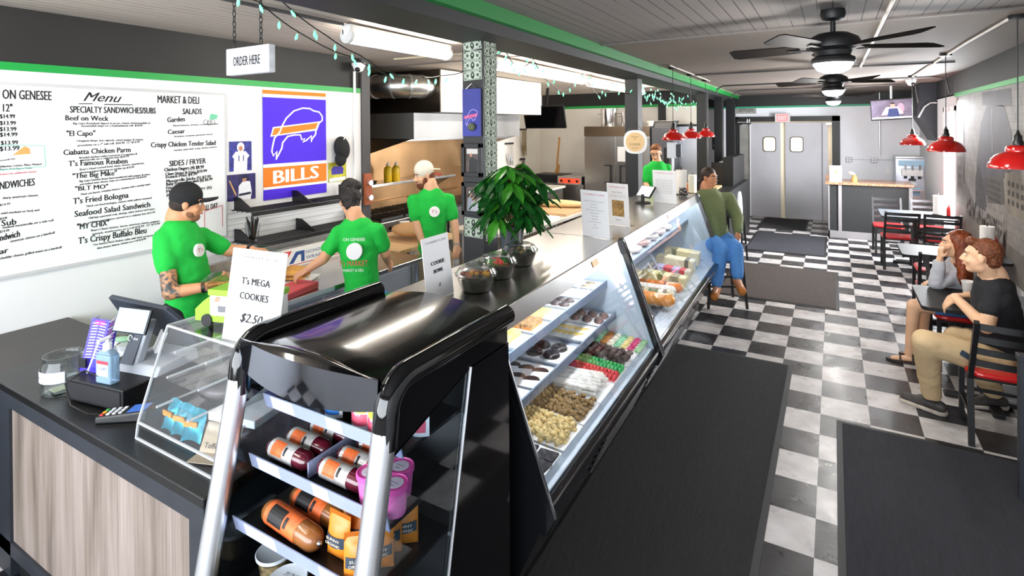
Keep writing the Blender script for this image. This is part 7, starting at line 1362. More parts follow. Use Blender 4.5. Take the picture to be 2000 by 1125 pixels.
def head(mb, c, F, s=1.0):
    T = lambda x, y, z: V(c)+F @ V((x*s, y*s, z*s))
    E_ = lambda p, r: mb.ell(T(*p), tuple(q*s for q in r), F, 20, 14)
    E_((0, -.014, .035), (.073, .090, .082)); E_((0, .026, -.028), (.058, .062, .080)); E_((0, .044, -.088), (.036, .036, .026)); E_((0, .010, -.068), (.052, .052, .042)); E_((0, .062, .034), (.052, .024, .020))
    for k in (-1, 1): E_((k*.074, -.006, -.005), (.010, .020, .031)); E_((k*.034, .058, -.030), (.024, .024, .022))
    mb.cap(T(0, .084, .012), T(0, .103, -.028), .009*s, .0135*s, 10); E_((.010, .094, -.033), (.009, .010, .007)); E_((-.010, .094, -.033), (.009, .010, .007)); E_((0, .086, -.058), (.022, .010, .009))
def facekit(par, c, F, s, hairm, smile=False):
    T = lambda x, y, z: V(c)+F @ V((x*s, y*s, z*s)); irism = P('dark_iris', '2a1c14', .3); lipm = P('soft_lip', 'c47f70', .5)
    for k in (-1, 1):
        e = MB().ell(T(k*.029, .0785, .008), (.0135*s, .008*s, .0075*s), F, 12, 8).build('eye', P('eye_white', 'e9e4df', .25), par, smooth=60)
        MB().ell(T(k*.029, .0845, .008), (.0058*s, .0032*s, .0058*s), F, 10, 6).build('iris', irism, e, smooth=60)
        MB().bar(T(k*.014, .088, .028), T(k*.045, .078, .027), .006*s, .007*s).build('eyebrow', hairm, par)
    m = MB(); m.ell(T(0, .0945, -.0545), (.021*s, .005*s, .0038*s), F, 12, 6); m.ell(T(0, .0935, -.0625), (.019*s, .006*s, .0048*s), F, 12, 6); m.build('lips', lipm, par, smooth=60)
    if smile: MB().ell(T(0, .0975, -.0585), (.018*s, .003*s, .004*s), F, 10, 6).build('teeth', WHITEPLASTIC, par, smooth=60)
def limb(mb, pts, rs):
    for k in range(len(pts)-1): mb.cap(pts[k], pts[k+1], rs[k], rs[k+1], 12)
def torso(mb, pel, neck, right, w, dpt, top=1.0, n=9, low=.0, belly=0.0):
    """stacked ellipsoids from hips to shoulders; right = vector to the figure's right"""
    pel = V(pel); neck = V(neck); up = (neck-pel); L = up.length; up.normalize(); right = V(right); right = (right-up*right.dot(up)).normalized(); f = up.cross(right); R = Matrix((right, f, up)).transposed()
    for k in range(n):
        t = low+(top-low)*k/(n-1); prof = .86-.10*math.sin(PI*min(1, max(0, t)))+.16*max(0, min(1, (t-.35)/.4)) if t < .80 else .86+.16-.55*(t-.80)/.2
        dd = 1-.18*max(0, t-.6)/.4+.10*math.sin(PI*t); mb.ell(pel+up*L*t+f*(.012*math.sin(PI*t)+belly*math.sin(PI*min(1, t*1.5))), (w*prof, dpt*dd, L/(n-1)*1.9), R, 18, 10)
SKIN = lambda nm, h: P(nm, h, .5, noise=(5, .07), bump=(90, .06))
def fabric(nm, h, sc=7, st=.35): return P(nm, h, .85, noise=(4, .08), bump=(sc, st))
GREENTEE = fabric('kelly_green_cotton', '14b73f', 9, .5)
def person(label, loc): return thing('person', label, 'person', loc)
def L_(j, base): return {k: V(v)-V(base) for k, v in j.items()}

# ---------- cook with cap at the counter
b = (-3.72, -.92, 0); j = L_(J['man1'], b); p = person('bearded man in black cap and green T-shirt with a tattooed arm, reaching for cookies', b)
F = frame((.55, .80, -.12)); fr_ = V((.80, .45, 0)).normalized()
tat = bpy.data.materials.new('tattooed_skin'); tat.use_nodes = True; n = tat.node_tree.nodes; l = tat.node_tree.links; bs = n['Principled BSDF']; bs.inputs['Roughness'].default_value = .5
t1 = n.new('ShaderNodeTexNoise'); t1.inputs['Scale'].default_value = 16; t1.inputs['Distortion'].default_value = 2.6; rp = n.new('ShaderNodeValToRGB'); rp.color_ramp.interpolation = 'EASE'; e = rp.color_ramp.elements; e[0].position = .38; e[0].color = (*rgb('4b4a48'), 1); e[1].position = .58; e[1].color = (*rgb('cf9265'), 1); e.new(.47).color = (*rgb('8d735f'), 1)
tc = n.new('ShaderNodeTexCoord'); l.new(tc.outputs['Object'], t1.inputs['Vector']); l.new(t1.outputs[0], rp.inputs[0]); l.new(rp.outputs[0], bs.inputs['Base Color'])
SK1 = SKIN('tanned_skin', 'd99a70')
m = MB(); head(m, j['head'], F); limb(m, [j['head']-V((0, 0, .05)), j['neck']+V((0, 0, -.03))], [.058, .062]); torso(m, j['pel'], j['neck'], (.45, -.80, 0), .15, .10)
limb(m, [j['shR'], j['elR'], j['wrR']], [.056, .047, .031]); limb(m, [j['shL'], j['elL'], j['wrL']], [.054, .046, .031]); hand(m, j['wrR'], j['haR']-j['wrR'], (.6, -.6, -.5), 1, .42); hand(m, j['wrL'], j['haL']-j['wrL'], (.2, .1, .95), 1, .5)
limb(m, [j['pel']+V((.03, -.09, -.02)), V((.04, -.10, .46)), V((.02, -.10, .07))], [.09, .06, .045]); limb(m, [j['pel']+V((-.03, .09, -.02)), V((-.02, .10, .46)), V((-.03, .10, .07))], [.09, .06, .045])
body = to_obj(m, 'body', [SK1, tat], p, .0065); a, e_ = j['shR'], j['elR']
for f in body.data.polygons:
    c = f.center; t = (c-a).dot(e_-a)/(e_-a).length_squared; q = a+(e_-a)*max(0, min(1, t))
    if .25 < t < 1.25 and (c-q).length < .085: f.material_index = 1
m = MB(); torso(m, j['pel']-V((0, 0, .09)), j['neck']-V((0, 0, .0)), (.45, -.80, 0), .186, .130, .87, 10, belly=.03)
limb(m, [j['neck']-V((0, 0, .075)), j['shR']+V((0, 0, -.005)), j['shR'].lerp(j['elR'], .48)], [.066, .074, .074]); limb(m, [j['neck']-V((0, 0, .075)), j['shL'], j['shL'].lerp(j['elL'], .75)], [.062, .068, .064]); to_obj(m, 'tshirt', GREENTEE, p, .012, 5, noise=(.07, .018))
m = MB(); limb(m, [j['pel']+V((.03, -.09, .03)), V((.04, -.10, .46)), V((.02, -.10, .06))], [.115, .085, .075]); limb(m, [j['pel']+V((-.03, .09, .03)), V((-.02, .10, .46)), V((-.03, .10, .06))], [.115, .085, .075]); to_obj(m, 'trousers', fabric('black_trousers', '1b1c20'), p, .016)
def shoes(p, pts, m_): 
    for a, d in pts: q = MB(); a = V(a); d = V(d).normalized(); q.cap(a-d*.05+V((0, 0, .045)), a+d*.15+V((0, 0, .038)), .043, .036, 12); to_obj(q, 'shoe', m_, p, .012)
shoes(p, (((.02, -.10, 0), fr_), ((-.03, .10, 0), fr_)), BLACKPLASTIC)
HAIR1 = P('dark_brown_hair', '2c2019', .7, noise=(90, .4), bump=(160, .4))
T = lambda x, y, z: j['head']+F @ V((x, y, z)); facekit(p, j['head'], F, 1, HAIR1)
m = MB(); m.ell(T(0, -.036, .0), (.074, .074, .068), F, 18, 12); to_obj(m, 'hair', HAIR1, p, .009, 3)
m = MB(); m.ell(T(0, .046, -.088), (.043, .042, .032), F, 16, 10); m.ell(T(.047, .018, -.062), (.011, .034, .028), F); m.ell(T(-.047, .018, -.062), (.011, .034, .028), F); to_obj(m, 'stubble_beard', P('brown_stubble', '85593f', .8, noise=(200, .4)), p, .007, 3)
CAPB = P('black_cap_cloth', '19191b', .85)
m = MB(); m.ell(T(0, -.014, .052), (.085, .102, .098), F, 22, 12); cap_ = to_obj(m, 'cap', CAPB, p, .008, 3); m = MB(); m.prism([tuple(T(.075*math.cos(t), .075+.105*math.sin(t), .046-.10*(math.cos(t))**2*.25)) for t in [PI*q/14 for q in range(15)]], [tuple(T(.075*math.cos(t), .075+.105*math.sin(t), .060-.10*(math.cos(t))**2*.25)) for t in [PI*q/14 for q in range(15)]]); m.build('brim', CAPB, cap_)
for w_, d_ in ((j['wrR'], j['wrR']-j['elR']), (j['wrL'], j['wrL']-j['elL'])): d_ = d_.normalized(); MB().cyl(w_-d_*.022, w_-d_*.002, .036, n=20).build('wristband', BLACKPLASTIC, p, smooth=40)
m = MB(); cc = j['neck'].lerp(j['pel'], .27)+V((.135, .05, 0)); nn = V((.90, .42, .1)).normalized(); ux = V((0, 0, 1)).cross(nn).normalized(); uy = nn.cross(ux)
def badge(p, c, nn, r, nm='chest_badge'):
    nn = V(nn).normalized(); ux = V((0, 0, 1)).cross(nn).normalized(); uy = nn.cross(ux); q = MB(); q.prism([tuple(V(c)-nn*.02+ux*r*math.cos(t)+uy*r*math.sin(t)) for t in [2*PI*k/24 for k in range(24)]], [tuple(V(c)+ux*r*math.cos(t)+uy*r*math.sin(t)) for t in [2*PI*k/24 for k in range(24)]]); o = q.build(nm, P('white_screen_print', 'f1efee', .8), p); q = MB(); text(q, "T's", tuple(V(c)+nn*.001-uy*r*.25), ux, uy, r*.6, r*1.1, 'C'); q.build('badge_lettering', REDINK, o)
badge(p, cc+nn*.01, nn, .043)
# ---------- woman with the bun, seen from behind
b = (-2.98, .03, 0); j = L_(J['woman1'], b); p = person('woman with a dark bun in a green T-shirt and jeans, seen from behind', b); F = frame((-.72, .45, -.42)); rt = V((.62, .45, 0)).normalized()
SK2 = SKIN('light_tan_skin', 'd9a07a')
m = MB(); head(m, j['head'], F, .96); limb(m, [j['head']-V((0, 0, .05)), j['neck']+V((0, 0, -.03))], [.05, .054]); torso(m, j['pel'], j['neck'], rt, .14, .10)
limb(m, [j['shL'], j['elL'], j['wrL']], [.048, .041, .028]); limb(m, [j['shR'], j['elR'], j['wrR']], [.048, .041, .028]); hand(m, j['wrL'], j['haL']-j['wrL']+V((-.01, -.02, 0)), (.2, -.3, .9), 1, .5, .95, .93); hand(m, j['wrR'], j['haR']-j['wrR'], (.9, .1, .3), -1, .45, .95, .93)
for s in (-1, 1): limb(m, [j['pel']+rt*s*.085, V((0, -.02, .44))+rt*s*.09, V((.02, -.03, .07))+rt*s*.09], [.085, .055, .042])
to_obj(m, 'body', SK2, p, .0065)
m = MB(); torso(m, j['pel']-V((0, 0, .03)), j['neck'], rt, .168, .122, .87, 10); limb(m, [j['neck']-V((0, 0, .075)), j['shL'], j['shL'].lerp(j['elL'], .62)], [.058, .062, .062]); limb(m, [j['neck']-V((0, 0, .075)), j['shR'], j['shR'].lerp(j['elR'], .62)], [.058, .062, .062]); to_obj(m, 'tshirt', GREENTEE, p, .012, 5, noise=(.07, .018))
DENIM = fabric('blue_denim', '3f76b8', 30, .2)
m = MB()
for s in (-1, 1): limb(m, [j['pel']+rt*s*.085+V((0, 0, -.01)), V((0, -.02, .44))+rt*s*.09, V((.02, -.03, .06))+rt*s*.09], [.118, .078, .065])
m.ell(j['pel']-V((0, 0, .05)), (.17, .13, .12)); to_obj(m, 'jeans', DENIM, p, .016)
shoes(p, [(V((.02, -.03, 0))+rt*s*.09, (-.45, .6, 0)) for s in (-1, 1)], BLACKPLASTIC)
HAIR2 = P('near_black_hair', '1d1512', .55, noise=(80, .5), bump=(130, .5)); T = lambda x, y, z: j['head']+F @ V((x*.96, y*.96, z*.96)); facekit(p, j['head'], F, .96, HAIR2)
m = MB(); m.ell(T(0, -.028, .035), (.083, .094, .088), F, 20, 12); m.ell(T(0, -.05, -.03), (.06, .05, .06), F); m.ell(T(.0, -.05, .135), (.066, .064, .052), F); m.ell(T(.045, -.075, .115), (.045, .045, .045), F); m.ell(T(-.04, -.06, .12), (.04, .045, .04), F); to_obj(m, 'hair_bun', HAIR2, p, .008, 2, noise=(.02, .022))
up = (j['neck']-j['pel']).normalized(); nn = V((.50, -.76, .12)).normalized(); ux = V((0, 0, 1)).cross(nn).normalized(); uy = nn.cross(ux); c = j['neck'].lerp(j['pel'], .36)+nn*.150
q = MB(); q.m = 0
q.prism([tuple(c-nn*.03+ux*.058*math.cos(t)+uy*.062*math.sin(t)) for t in [2*PI*k/24 for k in range(24)]], [tuple(c+ux*.058*math.cos(t)+uy*.062*math.sin(t)) for t in [2*PI*k/24 for k in range(24)]]); q.build('back_emblem', P('white_screen_print', 'f1efee', .8), p)
q = MB(); text(q, "T's MARKET", tuple(c+nn*.012-uy*.105), ux, uy, .040, .21, 'C'); q.build('back_lettering', REDINK, p); q = MB(); text(q, 'ON GENESEE', tuple(c+nn*.006+uy*.078), ux, uy, .022, .16, 'C'); text(q, 'MARKET & DELI', tuple(c+nn*.012-uy*.145), ux, uy, .020, .15, 'C'); text(q, 'T', tuple(c+nn*.0015-uy*.025), ux, uy, .05, None, 'C'); q.build('small_back_lettering', P('white_screen_print', 'f1efee', .8), p)
# ---------- bearded cook with the cream cap
b = (-3.32, 1.24, 0); j = L_(J['man2'], b); p = person('bearded cook in a cream backward cap and green T-shirt with hands low', b); F = frame((-.42, -.80, -.20)); rt = V((-.84, -.54, 0)).normalized(); SK3 = SKIN('fair_skin', 'e0ab86')
m = MB(); head(m, j['head'], F); limb(m, [j['head']-V((0, 0, .05)), j['neck']+V((0, 0, -.03))], [.056, .06]); torso(m, j['pel'], j['neck'], rt, .15, .10)
limb(m, [j['shA'], j['elA'], j['wrA']], [.05, .043, .029]); limb(m, [j['shB'], j['elB'], j['wrB']], [.05, .043, .029]); hand(m, j['wrA'], j['haA']-j['wrA'], (.3, -.8, .3), 1, .3); hand(m, j['wrB'], j['haB']-j['wrB'], (.8, -.4, .1), -1, .35)
for s in (-1, 1): limb(m, [j['pel']+rt*s*.085, V((0, 0, .46))+rt*s*.095, V((0, 0, .07))+rt*s*.10], [.09, .06, .045])
to_obj(m, 'body', SK3, p, .0075)
m = MB(); torso(m, j['pel']-V((0, 0, .04)), j['neck'], rt, .180, .125, .87, 10); limb(m, [j['neck']-V((0, 0, .075)), j['shA'], j['shA'].lerp(j['elA'], .62)], [.060, .066, .066]); limb(m, [j['neck']-V((0, 0, .075)), j['shB'], j['shB'].lerp(j['elB'], .62)], [.060, .066, .066]); to_obj(m, 'tshirt', GREENTEE, p, .013, 5, noise=(.08, .02))
KHAKI = fabric('khaki_twill', 'a8997a', 20, .25); m = MB()
for s in (-1, 1): limb(m, [j['pel']+rt*s*.085, V((0, 0, .46))+rt*s*.095, V((0, 0, .06))+rt*s*.10], [.12, .085, .075])
to_obj(m, 'trousers', KHAKI, p, .016); shoes(p, [(V((0, 0, 0))+rt*s*.10, (-.3, -.8, 0)) for s in (-1, 1)], BLACKPLASTIC)
BEARD = P('auburn_beard', '6b3820', .75, noise=(120, .4), bump=(150, .5)); T = lambda x, y, z: j['head']+F @ V((x, y, z)); facekit(p, j['head'], F, 1, BEARD)
m = MB(); m.ell(T(0, .044, -.092), (.052, .052, .046), F, 16, 10); m.ell(T(0, .086, -.046), (.026, .012, .008), F); 
for s in (-1, 1): m.ell(T(s*.050, .014, -.052), (.016, .034, .044), F)
to_obj(m, 'beard', BEARD, p, .008, 2, noise=(.02, .008)); m = MB(); m.ell(T(0, -.045, -.02), (.074, .06, .075), F); to_obj(m, 'hair', BEARD, p, .010, 2)
CREAMC = P('cream_cap_cloth', 'e6dccb', .85); m = MB(); m.ell(T(0, -.012, .052), (.084, .101, .096), F, 22, 12); cc_ = to_obj(m, 'cap', CREAMC, p, .009, 3); m = MB(); m.prism([tuple(T(.07*math.cos(t), -.08-.10*math.sin(t), .040-.03*math.sin(t))) for t in [PI*q/12 for q in range(13)]], [tuple(T(.07*math.cos(t), -.08-.10*math.sin(t), .047-.03*math.sin(t))) for t in [PI*q/12 for q in range(13)]]); m.build('brim', CREAMC, cc_)
badge(p, j['neck'].lerp(j['pel'], .28)+V((.125, -.115, .01)), (.42, -.88, .1), .05); d_ = (j['wrB']-j['elB']).normalized(); MB().cyl(j['wrB']-d_*.015, j['wrB'], .033, n=18).build('bracelet', P('grey_bracelet', '8f8f96', .4), p, smooth=40)
# ---------- young man with glasses
b = (-2.14, 4.94, 0); j = L_(J['man3'], b); p = person('young man with glasses in a green T-shirt standing beyond the steel top', b); F = frame((.10, -.90, -.30)); rt = V((-.86, -.5, 0)).normalized()
m = MB(); head(m, j['head'], F); limb(m, [j['head']-V((0, 0, .05)), j['neck']+V((0, 0, -.03))], [.05, .055]); torso(m, j['pel'], j['neck'], rt, .14, .095); hA = j['elA']+V((.09, -.20, -.02)); hB = j['elB']+V((-.03, -.22, -.02))
limb(m, [j['shA'], j['elA'], hA], [.046, .04, .028]); limb(m, [j['shB'], j['elB'], hB], [.046, .04, .028]); hand(m, hA, (.3, -.9, -.1), (0, 0, 1), 1, .4); hand(m, hB, (-.2, -.9, -.1), (0, 0, 1), -1, .4)
for s in (-1, 1): limb(m, [j['pel']+rt*s*.08, V((0, 0, .48))+rt*s*.09, V((0, 0, .07))+rt*s*.09], [.085, .06, .045])
to_obj(m, 'body', SK3, p, .009)
m = MB(); torso(m, j['pel']-V((0, 0, .05)), j['neck'], rt, .17, .125, .87, 10); limb(m, [j['neck']-V((0, 0, .075)), j['shA'], j['shA'].lerp(j['elA'], .7)], [.062, .066, .066]); limb(m, [j['neck']-V((0, 0, .075)), j['shB'], j['shB'].lerp(j['elB'], .7)], [.062, .066, .066]); to_obj(m, 'tshirt', GREENTEE, p, .014, 5, noise=(.08, .015))
m = MB()
for s in (-1, 1): limb(m, [j['pel']+rt*s*.08, V((0, 0, .48))+rt*s*.09, V((0, 0, .06))+rt*s*.09], [.11, .08, .07])
to_obj(m, 'trousers', MATS['black_trousers'], p, .018); shoes(p, [(rt*s*.09, (.1, -.9, 0)) for s in (-1, 1)], BLACKPLASTIC)
HAIR3 = P('ginger_brown_hair', '8a5530', .7, noise=(90, .35)); T = lambda x, y, z: j['head']+F @ V((x, y, z)); facekit(p, j['head'], F, 1, HAIR3); m = MB(); m.ell(T(0, -.025, .055), (.080, .092, .078), F, 18, 12); m.ell(T(0, .045, .105), (.055, .035, .025), F); to_obj(m, 'hair', HAIR3, p, .010, 2)
m = MB()
for s in (-1, 1): m.tube([tuple(T(s*.032+.022*math.cos(t), .098, .008+.016*math.sin(t))) for t in [2*PI*q/14 for q in range(14)]], .0025, 5, True); m.tube([tuple(T(s*.054, .096, .012)), tuple(T(s*.078, 0, .01))], .0022, 5)
m.tube([tuple(T(-.01, .10, .01)), tuple(T(.01, .10, .01))], .0022, 5); m.build('glasses', IRON, p); badge(p, j['neck'].lerp(j['pel'], .25)+V((.10, -.11, 0)), (.2, -.95, .1), .04)
# ---------- woman on the stool
b = (-1.11, 3.75, 0); j = L_(J['girl'], b); p = person('smiling braided woman in an olive sweatshirt and jeans sitting on the bar stool', b); F = frame((.86, -.50, -.03)); rt = V((-.70, -.62, 0)).normalized(); SK4 = SKIN('warm_tan_skin', 'c98a64')
kA, kB, aA, aB = j['knA'], j['knB'], j['anA'], j['anB']; kA = kA+V((0, 0, .0)); wA = j['elA']+V((.12, .05, -.17))
m = MB(); head(m, j['head'], F, .97); limb(m, [j['head']-V((0, 0, .05)), j['neck']+V((0, 0, -.03))], [.048, .052]); torso(m, j['pel'], j['neck'], rt, .14, .10)
limb(m, [j['shB'], j['elB'], j['wrB']], [.045, .038, .026]); limb(m, [j['shA'], j['elA'], wA], [.045, .038, .026]); hand(m, j['wrB'], (.05, -.35, -.9), (.7, -.5, .5), -1, .4, .95, .9); hand(m, wA, (.5, -.5, -.5), (0, -.2, .9), 1, .4, .95, .9)
limb(m, [j['pel']-rt*.08, kB, aB], [.085, .056, .036]); limb(m, [j['pel']+rt*.08, kA, aA], [.085, .056, .036]); limb(m, [aB, aB+V((.06, -.14, -.05))], [.036, .026]); limb(m, [aA, aA+V((.0, -.14, -.04))], [.036, .026]); to_obj(m, 'body', SK4, p, .0075)
OLIVE = fabric('olive_fleece', '6a754d', 8, .55); m = MB(); torso(m, j['pel']-V((0, 0, .02)), j['neck'], rt, .205, .150, .87, 10); limb(m, [j['neck']-V((0, 0, .075)), j['shB'], j['elB'], j['wrB'].lerp(j['elB'], .12)], [.070, .076, .074, .055]); limb(m, [j['neck']-V((0, 0, .075)), j['shA'], j['elA'], wA.lerp(j['elA'], .12)], [.070, .076, .072, .055]); limb(m, [j['neck'], j['neck']+V((0, 0, .015))], [.075, .068]); to_obj(m, 'sweatshirt', OLIVE, p, .013, 5, noise=(.12, .008))
JEAN = fabric('bright_blue_denim', '4d86c8', 30, .2); m = MB(); limb(m, [j['pel']-rt*.08+V((0, 0, .01)), kB, aB+V((0, 0, .05))], [.112, .083, .066]); limb(m, [j['pel']+rt*.08+V((0, 0, .01)), kA, aA+V((0, 0, .05))], [.112, .083, .066]); m.ell(j['pel'], (.16, .14, .10)); to_obj(m, 'jeans', JEAN, p, .013, 4, noise=(.06, .012))
for a_, d_ in ((aB, V((.07, -.15, -.075))), (aA, V((.0, -.15, -.06)))): q = MB(); q.cap(a_-d_*.25-V((0, 0, .035)), a_+d_-V((0, 0, .01)), .042, .045, 12); sh_ = to_obj(q, 'slipper', P('tan_suede_slipper', 'b06a28', .8), p, .011); MB().cyl(a_+V((-.005, .01, -.01)), a_+V((-.005, .01, .04)), .042, .040, n=16).build('grey_sock', P('grey_sock', '9b9a98', .9), p, smooth=40)
HAIR4 = P('brown_braided_hair', '33211a', .55, noise=(90, .45), bump=(120, .5)); T = lambda x, y, z: j['head']+F @ V((x*.97, y*.97, z*.97)); facekit(p, j['head'], F, .97, HAIR4, True); m = MB(); m.ell(T(0, -.022, .044), (.080, .092, .083), F, 20, 12); m.ell(T(0, -.06, -.02), (.05, .04, .06), F); to_obj(m, 'hair', HAIR4, p, .009, 2)
m = MB()
for s in (-1, 1):
    for k in range(9): m.ell(T(s*.045+.006*(k % 2), -.085-.010*k+.002*k*k*.1, -.02-.030*k), (.017-.0008*k, .016-.0008*k, .021), F, 10, 8)
to_obj(m, 'braids', HAIR4, p, .006, 1); MB().ell(j['neck']+V((.085, -.05, -.045)), (.008, .008, .008)).build('necklace_pendant', CHROME, p, smooth=60)
# ---------- man in black at the table
b = (1.07, 1.86, 0); J['man4'].update(shA=(1.03, 1.79, .985), elA=(.965, 1.70, .745), wrA=(.842, 1.96, .852), haA=(.79, 1.95, .775), shB=(1.14, 2.12, .93), elB=(1.08, 2.22, .80), neck=(1.032, 1.86, 1.035), head=(.955, 1.80, 1.19), anA=(.70, 1.96, .115), toeA=(.535, 2.04, .04), anB=(1.10, 2.23, .115), toeB=(.945, 2.17, .04)); j = L_(J['man4'], b); p = person('young man in a black T-shirt and khaki trousers leaning on the table', b); F = frame((-.93, .22, .02)); rt = V((.15, .95, 0)).normalized(); SK5 = SKIN('pale_skin', 'e3b48f')
m = MB(); head(m, j['head'], F); limb(m, [j['head']+V((.02, .01, -.05)), j['neck']+V((0, 0, -.03))], [.055, .06]); torso(m, j['pel'], j['neck'], rt, .15, .105); limb(m, [j['shA'], j['elA'], j['wrA']], [.052, .045, .030]); limb(m, [j['shB'], j['elB'], j['wrB']], [.052, .045, .030]); hand(m, j['wrA'], (-.45, .25, -.55), (-.7, -.2, .6), 1, .28); hand(m, j['wrB'], (-.8, -.35, -.05), (0, 0, 1), 1, .35)
limb(m, [j['hipA'], j['knA'], j['anA']], [.085, .058, .042]); limb(m, [j['hipB'], j['knB'], j['anB']], [.085, .058, .042]); to_obj(m, 'body', SK5, p, .0065)
TEE = fabric('black_cotton', '17171b', 9, .4); m = MB(); torso(m, j['pel']-V((0, 0, .03)), j['neck'], rt, .178, .13, .87, 10); limb(m, [j['neck']-V((0, 0, .07)), j['shA'], j['shA'].lerp(j['elA'], .55)], [.062, .068, .064]); limb(m, [j['neck']-V((0, 0, .07)), j['shB'], j['shB'].lerp(j['elB'], .55)], [.062, .068, .064]); to_obj(m, 'tshirt', TEE, p, .012, 5, noise=(.08, .016))
KH2 = fabric('sand_khaki', 'c9ad84', 14, .4); m = MB(); limb(m, [j['hipA'], j['knA'], j['anA']+V((0, 0, .02))], [.10, .084, .066]); limb(m, [j['hipB'], j['knB'], j['anB']+V((0, 0, .02))], [.10, .084, .066]); m.ell(j['pel']-V((0, 0, .01)), (.15, .15, .10)); tr_ = to_obj(m, 'trousers', KH2, p, .012, 4, noise=(.07, .014))
c_ = j['hipA'].lerp(j['knA'], .45); MB().box(-.045, -.004, -.018, .045, .004, .018).build('thigh_patch', NAVYLAB, tr_).matrix_local = Matrix.Translation(c_+V((0, -.096, .015))) @ Matrix.Rotation(.5, 4, 'Y')
def sneaker(p, an, toe, mm, sole):
    an = V(an); toe = V(toe); d = (toe-an); d.z = 0; d.normalize(); a0 = V((an.x, an.y, 0))-d*.055; q = MB(); q.cap(a0+V((0, 0, .055)), a0+d*.11+V((0, 0, .06)), .042, .042, 12); q.cap(a0+d*.10+V((0, 0, .05)), a0+d*.225+V((0, 0, .036)), .042, .033, 12); s_ = to_obj(q, 'sneaker', mm, p, .009); q = MB(); q.cap(a0+V((0, 0, .022)), a0+d*.225+V((0, 0, .022)), .046, .040, 12); so = to_obj(q, 'sole', sole, s_, .009)
    for v in so.data.vertices: v.co.z = max(.001, min(v.co.z, .030))
    MB().cyl(an-V((0, 0, .03)), an+V((0, 0, .15)), .049, .050, n=18).build('black_sock', BLACKPLASTIC, p, smooth=40)
for a_, t_ in ((j['anA'], j['toeA']), (j['anB'], j['toeB'])): sneaker(p, a_, t_, P('worn_grey_sneaker', '3a3634', .6, noise=(30, .4)), P('off_white_sole', 'b9ada0', .6, noise=(30, .25)))
HAIR5 = P('auburn_hair', '6e3a1c', .6, noise=(80, .45), bump=(110, .6)); T = lambda x, y, z: j['head']+F @ V((x, y, z)); facekit(p, j['head'], F, 1, HAIR5); m = MB(); m.ell(T(0, -.030, .050), (.080, .092, .082), F, 20, 12); m.ell(T(0, .045, .10), (.058, .042, .030), F); m.ell(T(0, -.065, -.01), (.066, .05, .055), F); to_obj(m, 'hair', HAIR5, p, .008, 2, noise=(.018, .016)); m = MB(); m.tube([tuple(j['neck']+V((.055*math.cos(t), .06*math.sin(t), .015-.02*math.cos(t)))) for t in [2*PI*q/18 for q in range(18)]], .008, 6, True); m.build('white_collar', WHITE, p)
# ---------- red-haired woman
b = (1.04, 2.98, 0); w2 = dict(J['woman2']); w2.update(pel=(1.05, 2.98, .54), knA=(.69, 2.84, .52), knB=(.78, 3.0, .52), anA=(.66, 2.88, .085), anB=(.77, 3.06, .085)); j = L_(w2, b); p = person('red-haired woman in a light grey top resting her chin on her fist', b); F = frame((-.92, -.05, .10)); rt = V((.25, .90, 0)).normalized()
m = MB(); head(m, j['head'], F, .96); limb(m, [j['head']+V((.01, 0, -.05)), j['neck']+V((0, 0, -.03))], [.048, .052]); torso(m, j['pel'], j['neck'], rt, .135, .10); limb(m, [j['shA'], j['elA'], j['wrA']], [.044, .037, .026]); limb(m, [j['shB'], j['shB']+V((-.05, .05, -.16)), j['shB']+V((-.22, -.02, -.10))], [.044, .037, .026]); hand(m, j['wrA'], (.05, -.02, .9), (-.9, -.2, 0), 1, .85, .9, .92); hand(m, j['shB']+V((-.22, -.02, -.10)), (-.9, -.2, 0), (0, 0, 1), 1, .4, .95, .9)
limb(m, [j['pel']-rt*.08, j['knA'], j['anA']], [.085, .055, .036]); limb(m, [j['pel']+rt*.08, j['knB'], j['anB']], [.085, .055, .036])
for a_ in (j['anA'], j['anB']): limb(m, [a_+V((.02, 0, -.045)), a_+V((-.12, -.02, -.06))], [.030, .022]); 
to_obj(m, 'body', SK5, p, .0075)
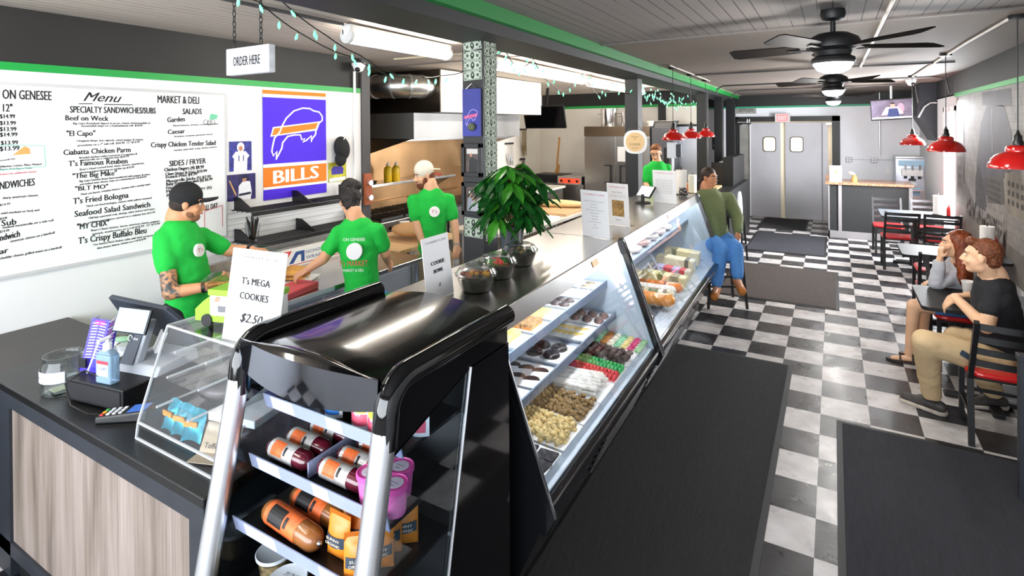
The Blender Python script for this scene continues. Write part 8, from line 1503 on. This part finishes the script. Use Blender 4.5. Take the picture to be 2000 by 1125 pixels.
m = MB(); torso(m, j['pel']-V((0, 0, .0)), j['neck'], rt, .175, .135, .87, 10); limb(m, [j['neck']-V((0, 0, .07)), j['shA'], j['elA'], j['wrA'].lerp(j['elA'], .22)], [.060, .066, .060, .044]); limb(m, [j['neck']-V((0, 0, .07)), j['shB'], j['shB']+V((-.05, .05, -.16)), j['shB']+V((-.18, 0, -.11))], [.060, .066, .056, .044]); to_obj(m, 'grey_top', fabric('light_grey_knit', 'b9babf', 10, .5), p, .012, 4, noise=(.05, .018))
m = MB(); limb(m, [j['pel']-rt*.08, (j['pel']-rt*.08).lerp(j['knA'], .45)], [.108, .088]); limb(m, [j['pel']+rt*.08, (j['pel']+rt*.08).lerp(j['knB'], .45)], [.108, .088]); m.ell(j['pel'], (.15, .14, .10)); to_obj(m, 'denim_shorts', DENIM, p, .013)
for a_ in (j['anA'], j['anB']):
    z0 = -a_.z; q = MB(); q.prism([tuple(V((a_.x+.06+.13*math.cos(t)-.105, a_.y+.045*math.sin(t)-.01, .002))) for t in [2*PI*k/20 for k in range(20)]], [tuple(V((a_.x+.06+.13*math.cos(t)-.105, a_.y+.045*math.sin(t)-.01, .020))) for t in [2*PI*k/20 for k in range(20)]]); s_ = q.build('sandal', P('dark_leather_sandal', '33221b', .6), p); q = MB()
    for dx in (-.07, .02): q.tube([(a_.x+dx, a_.y-.01+.042*math.cos(t), .012+(.045 if dx < 0 else .075)*math.sin(t)) for t in [PI*k/8 for k in range(9)]], .008, 6)
    q.build('strap', MATS['dark_leather_sandal'], s_, smooth=60)
HAIR6 = P('copper_red_hair', '7c3712', .45, noise=(50, .5, (1, 1, .12)), bump=(80, .6, (1, 1, .1))); T = lambda x, y, z: j['head']+F @ V((x*.96, y*.96, z*.96)); facekit(p, j['head'], F, .96, HAIR6); m = MB(); m.ell(T(0, -.028, .045), (.082, .095, .086), F, 20, 12); m.cap(T(-.05, -.04, .02), T(-.06, -.06, -.26), .048, .035); m.cap(T(.05, -.04, .02), T(.06, -.06, -.24), .048, .035); m.cap(T(0, -.07, .02), T(0, -.10, -.30), .062, .045); m.cap(T(-.062, .0, .03), T(-.072, -.03, -.18), .026, .022); to_obj(m, 'long_hair', HAIR6, p, .009, 3, noise=(.03, .012))
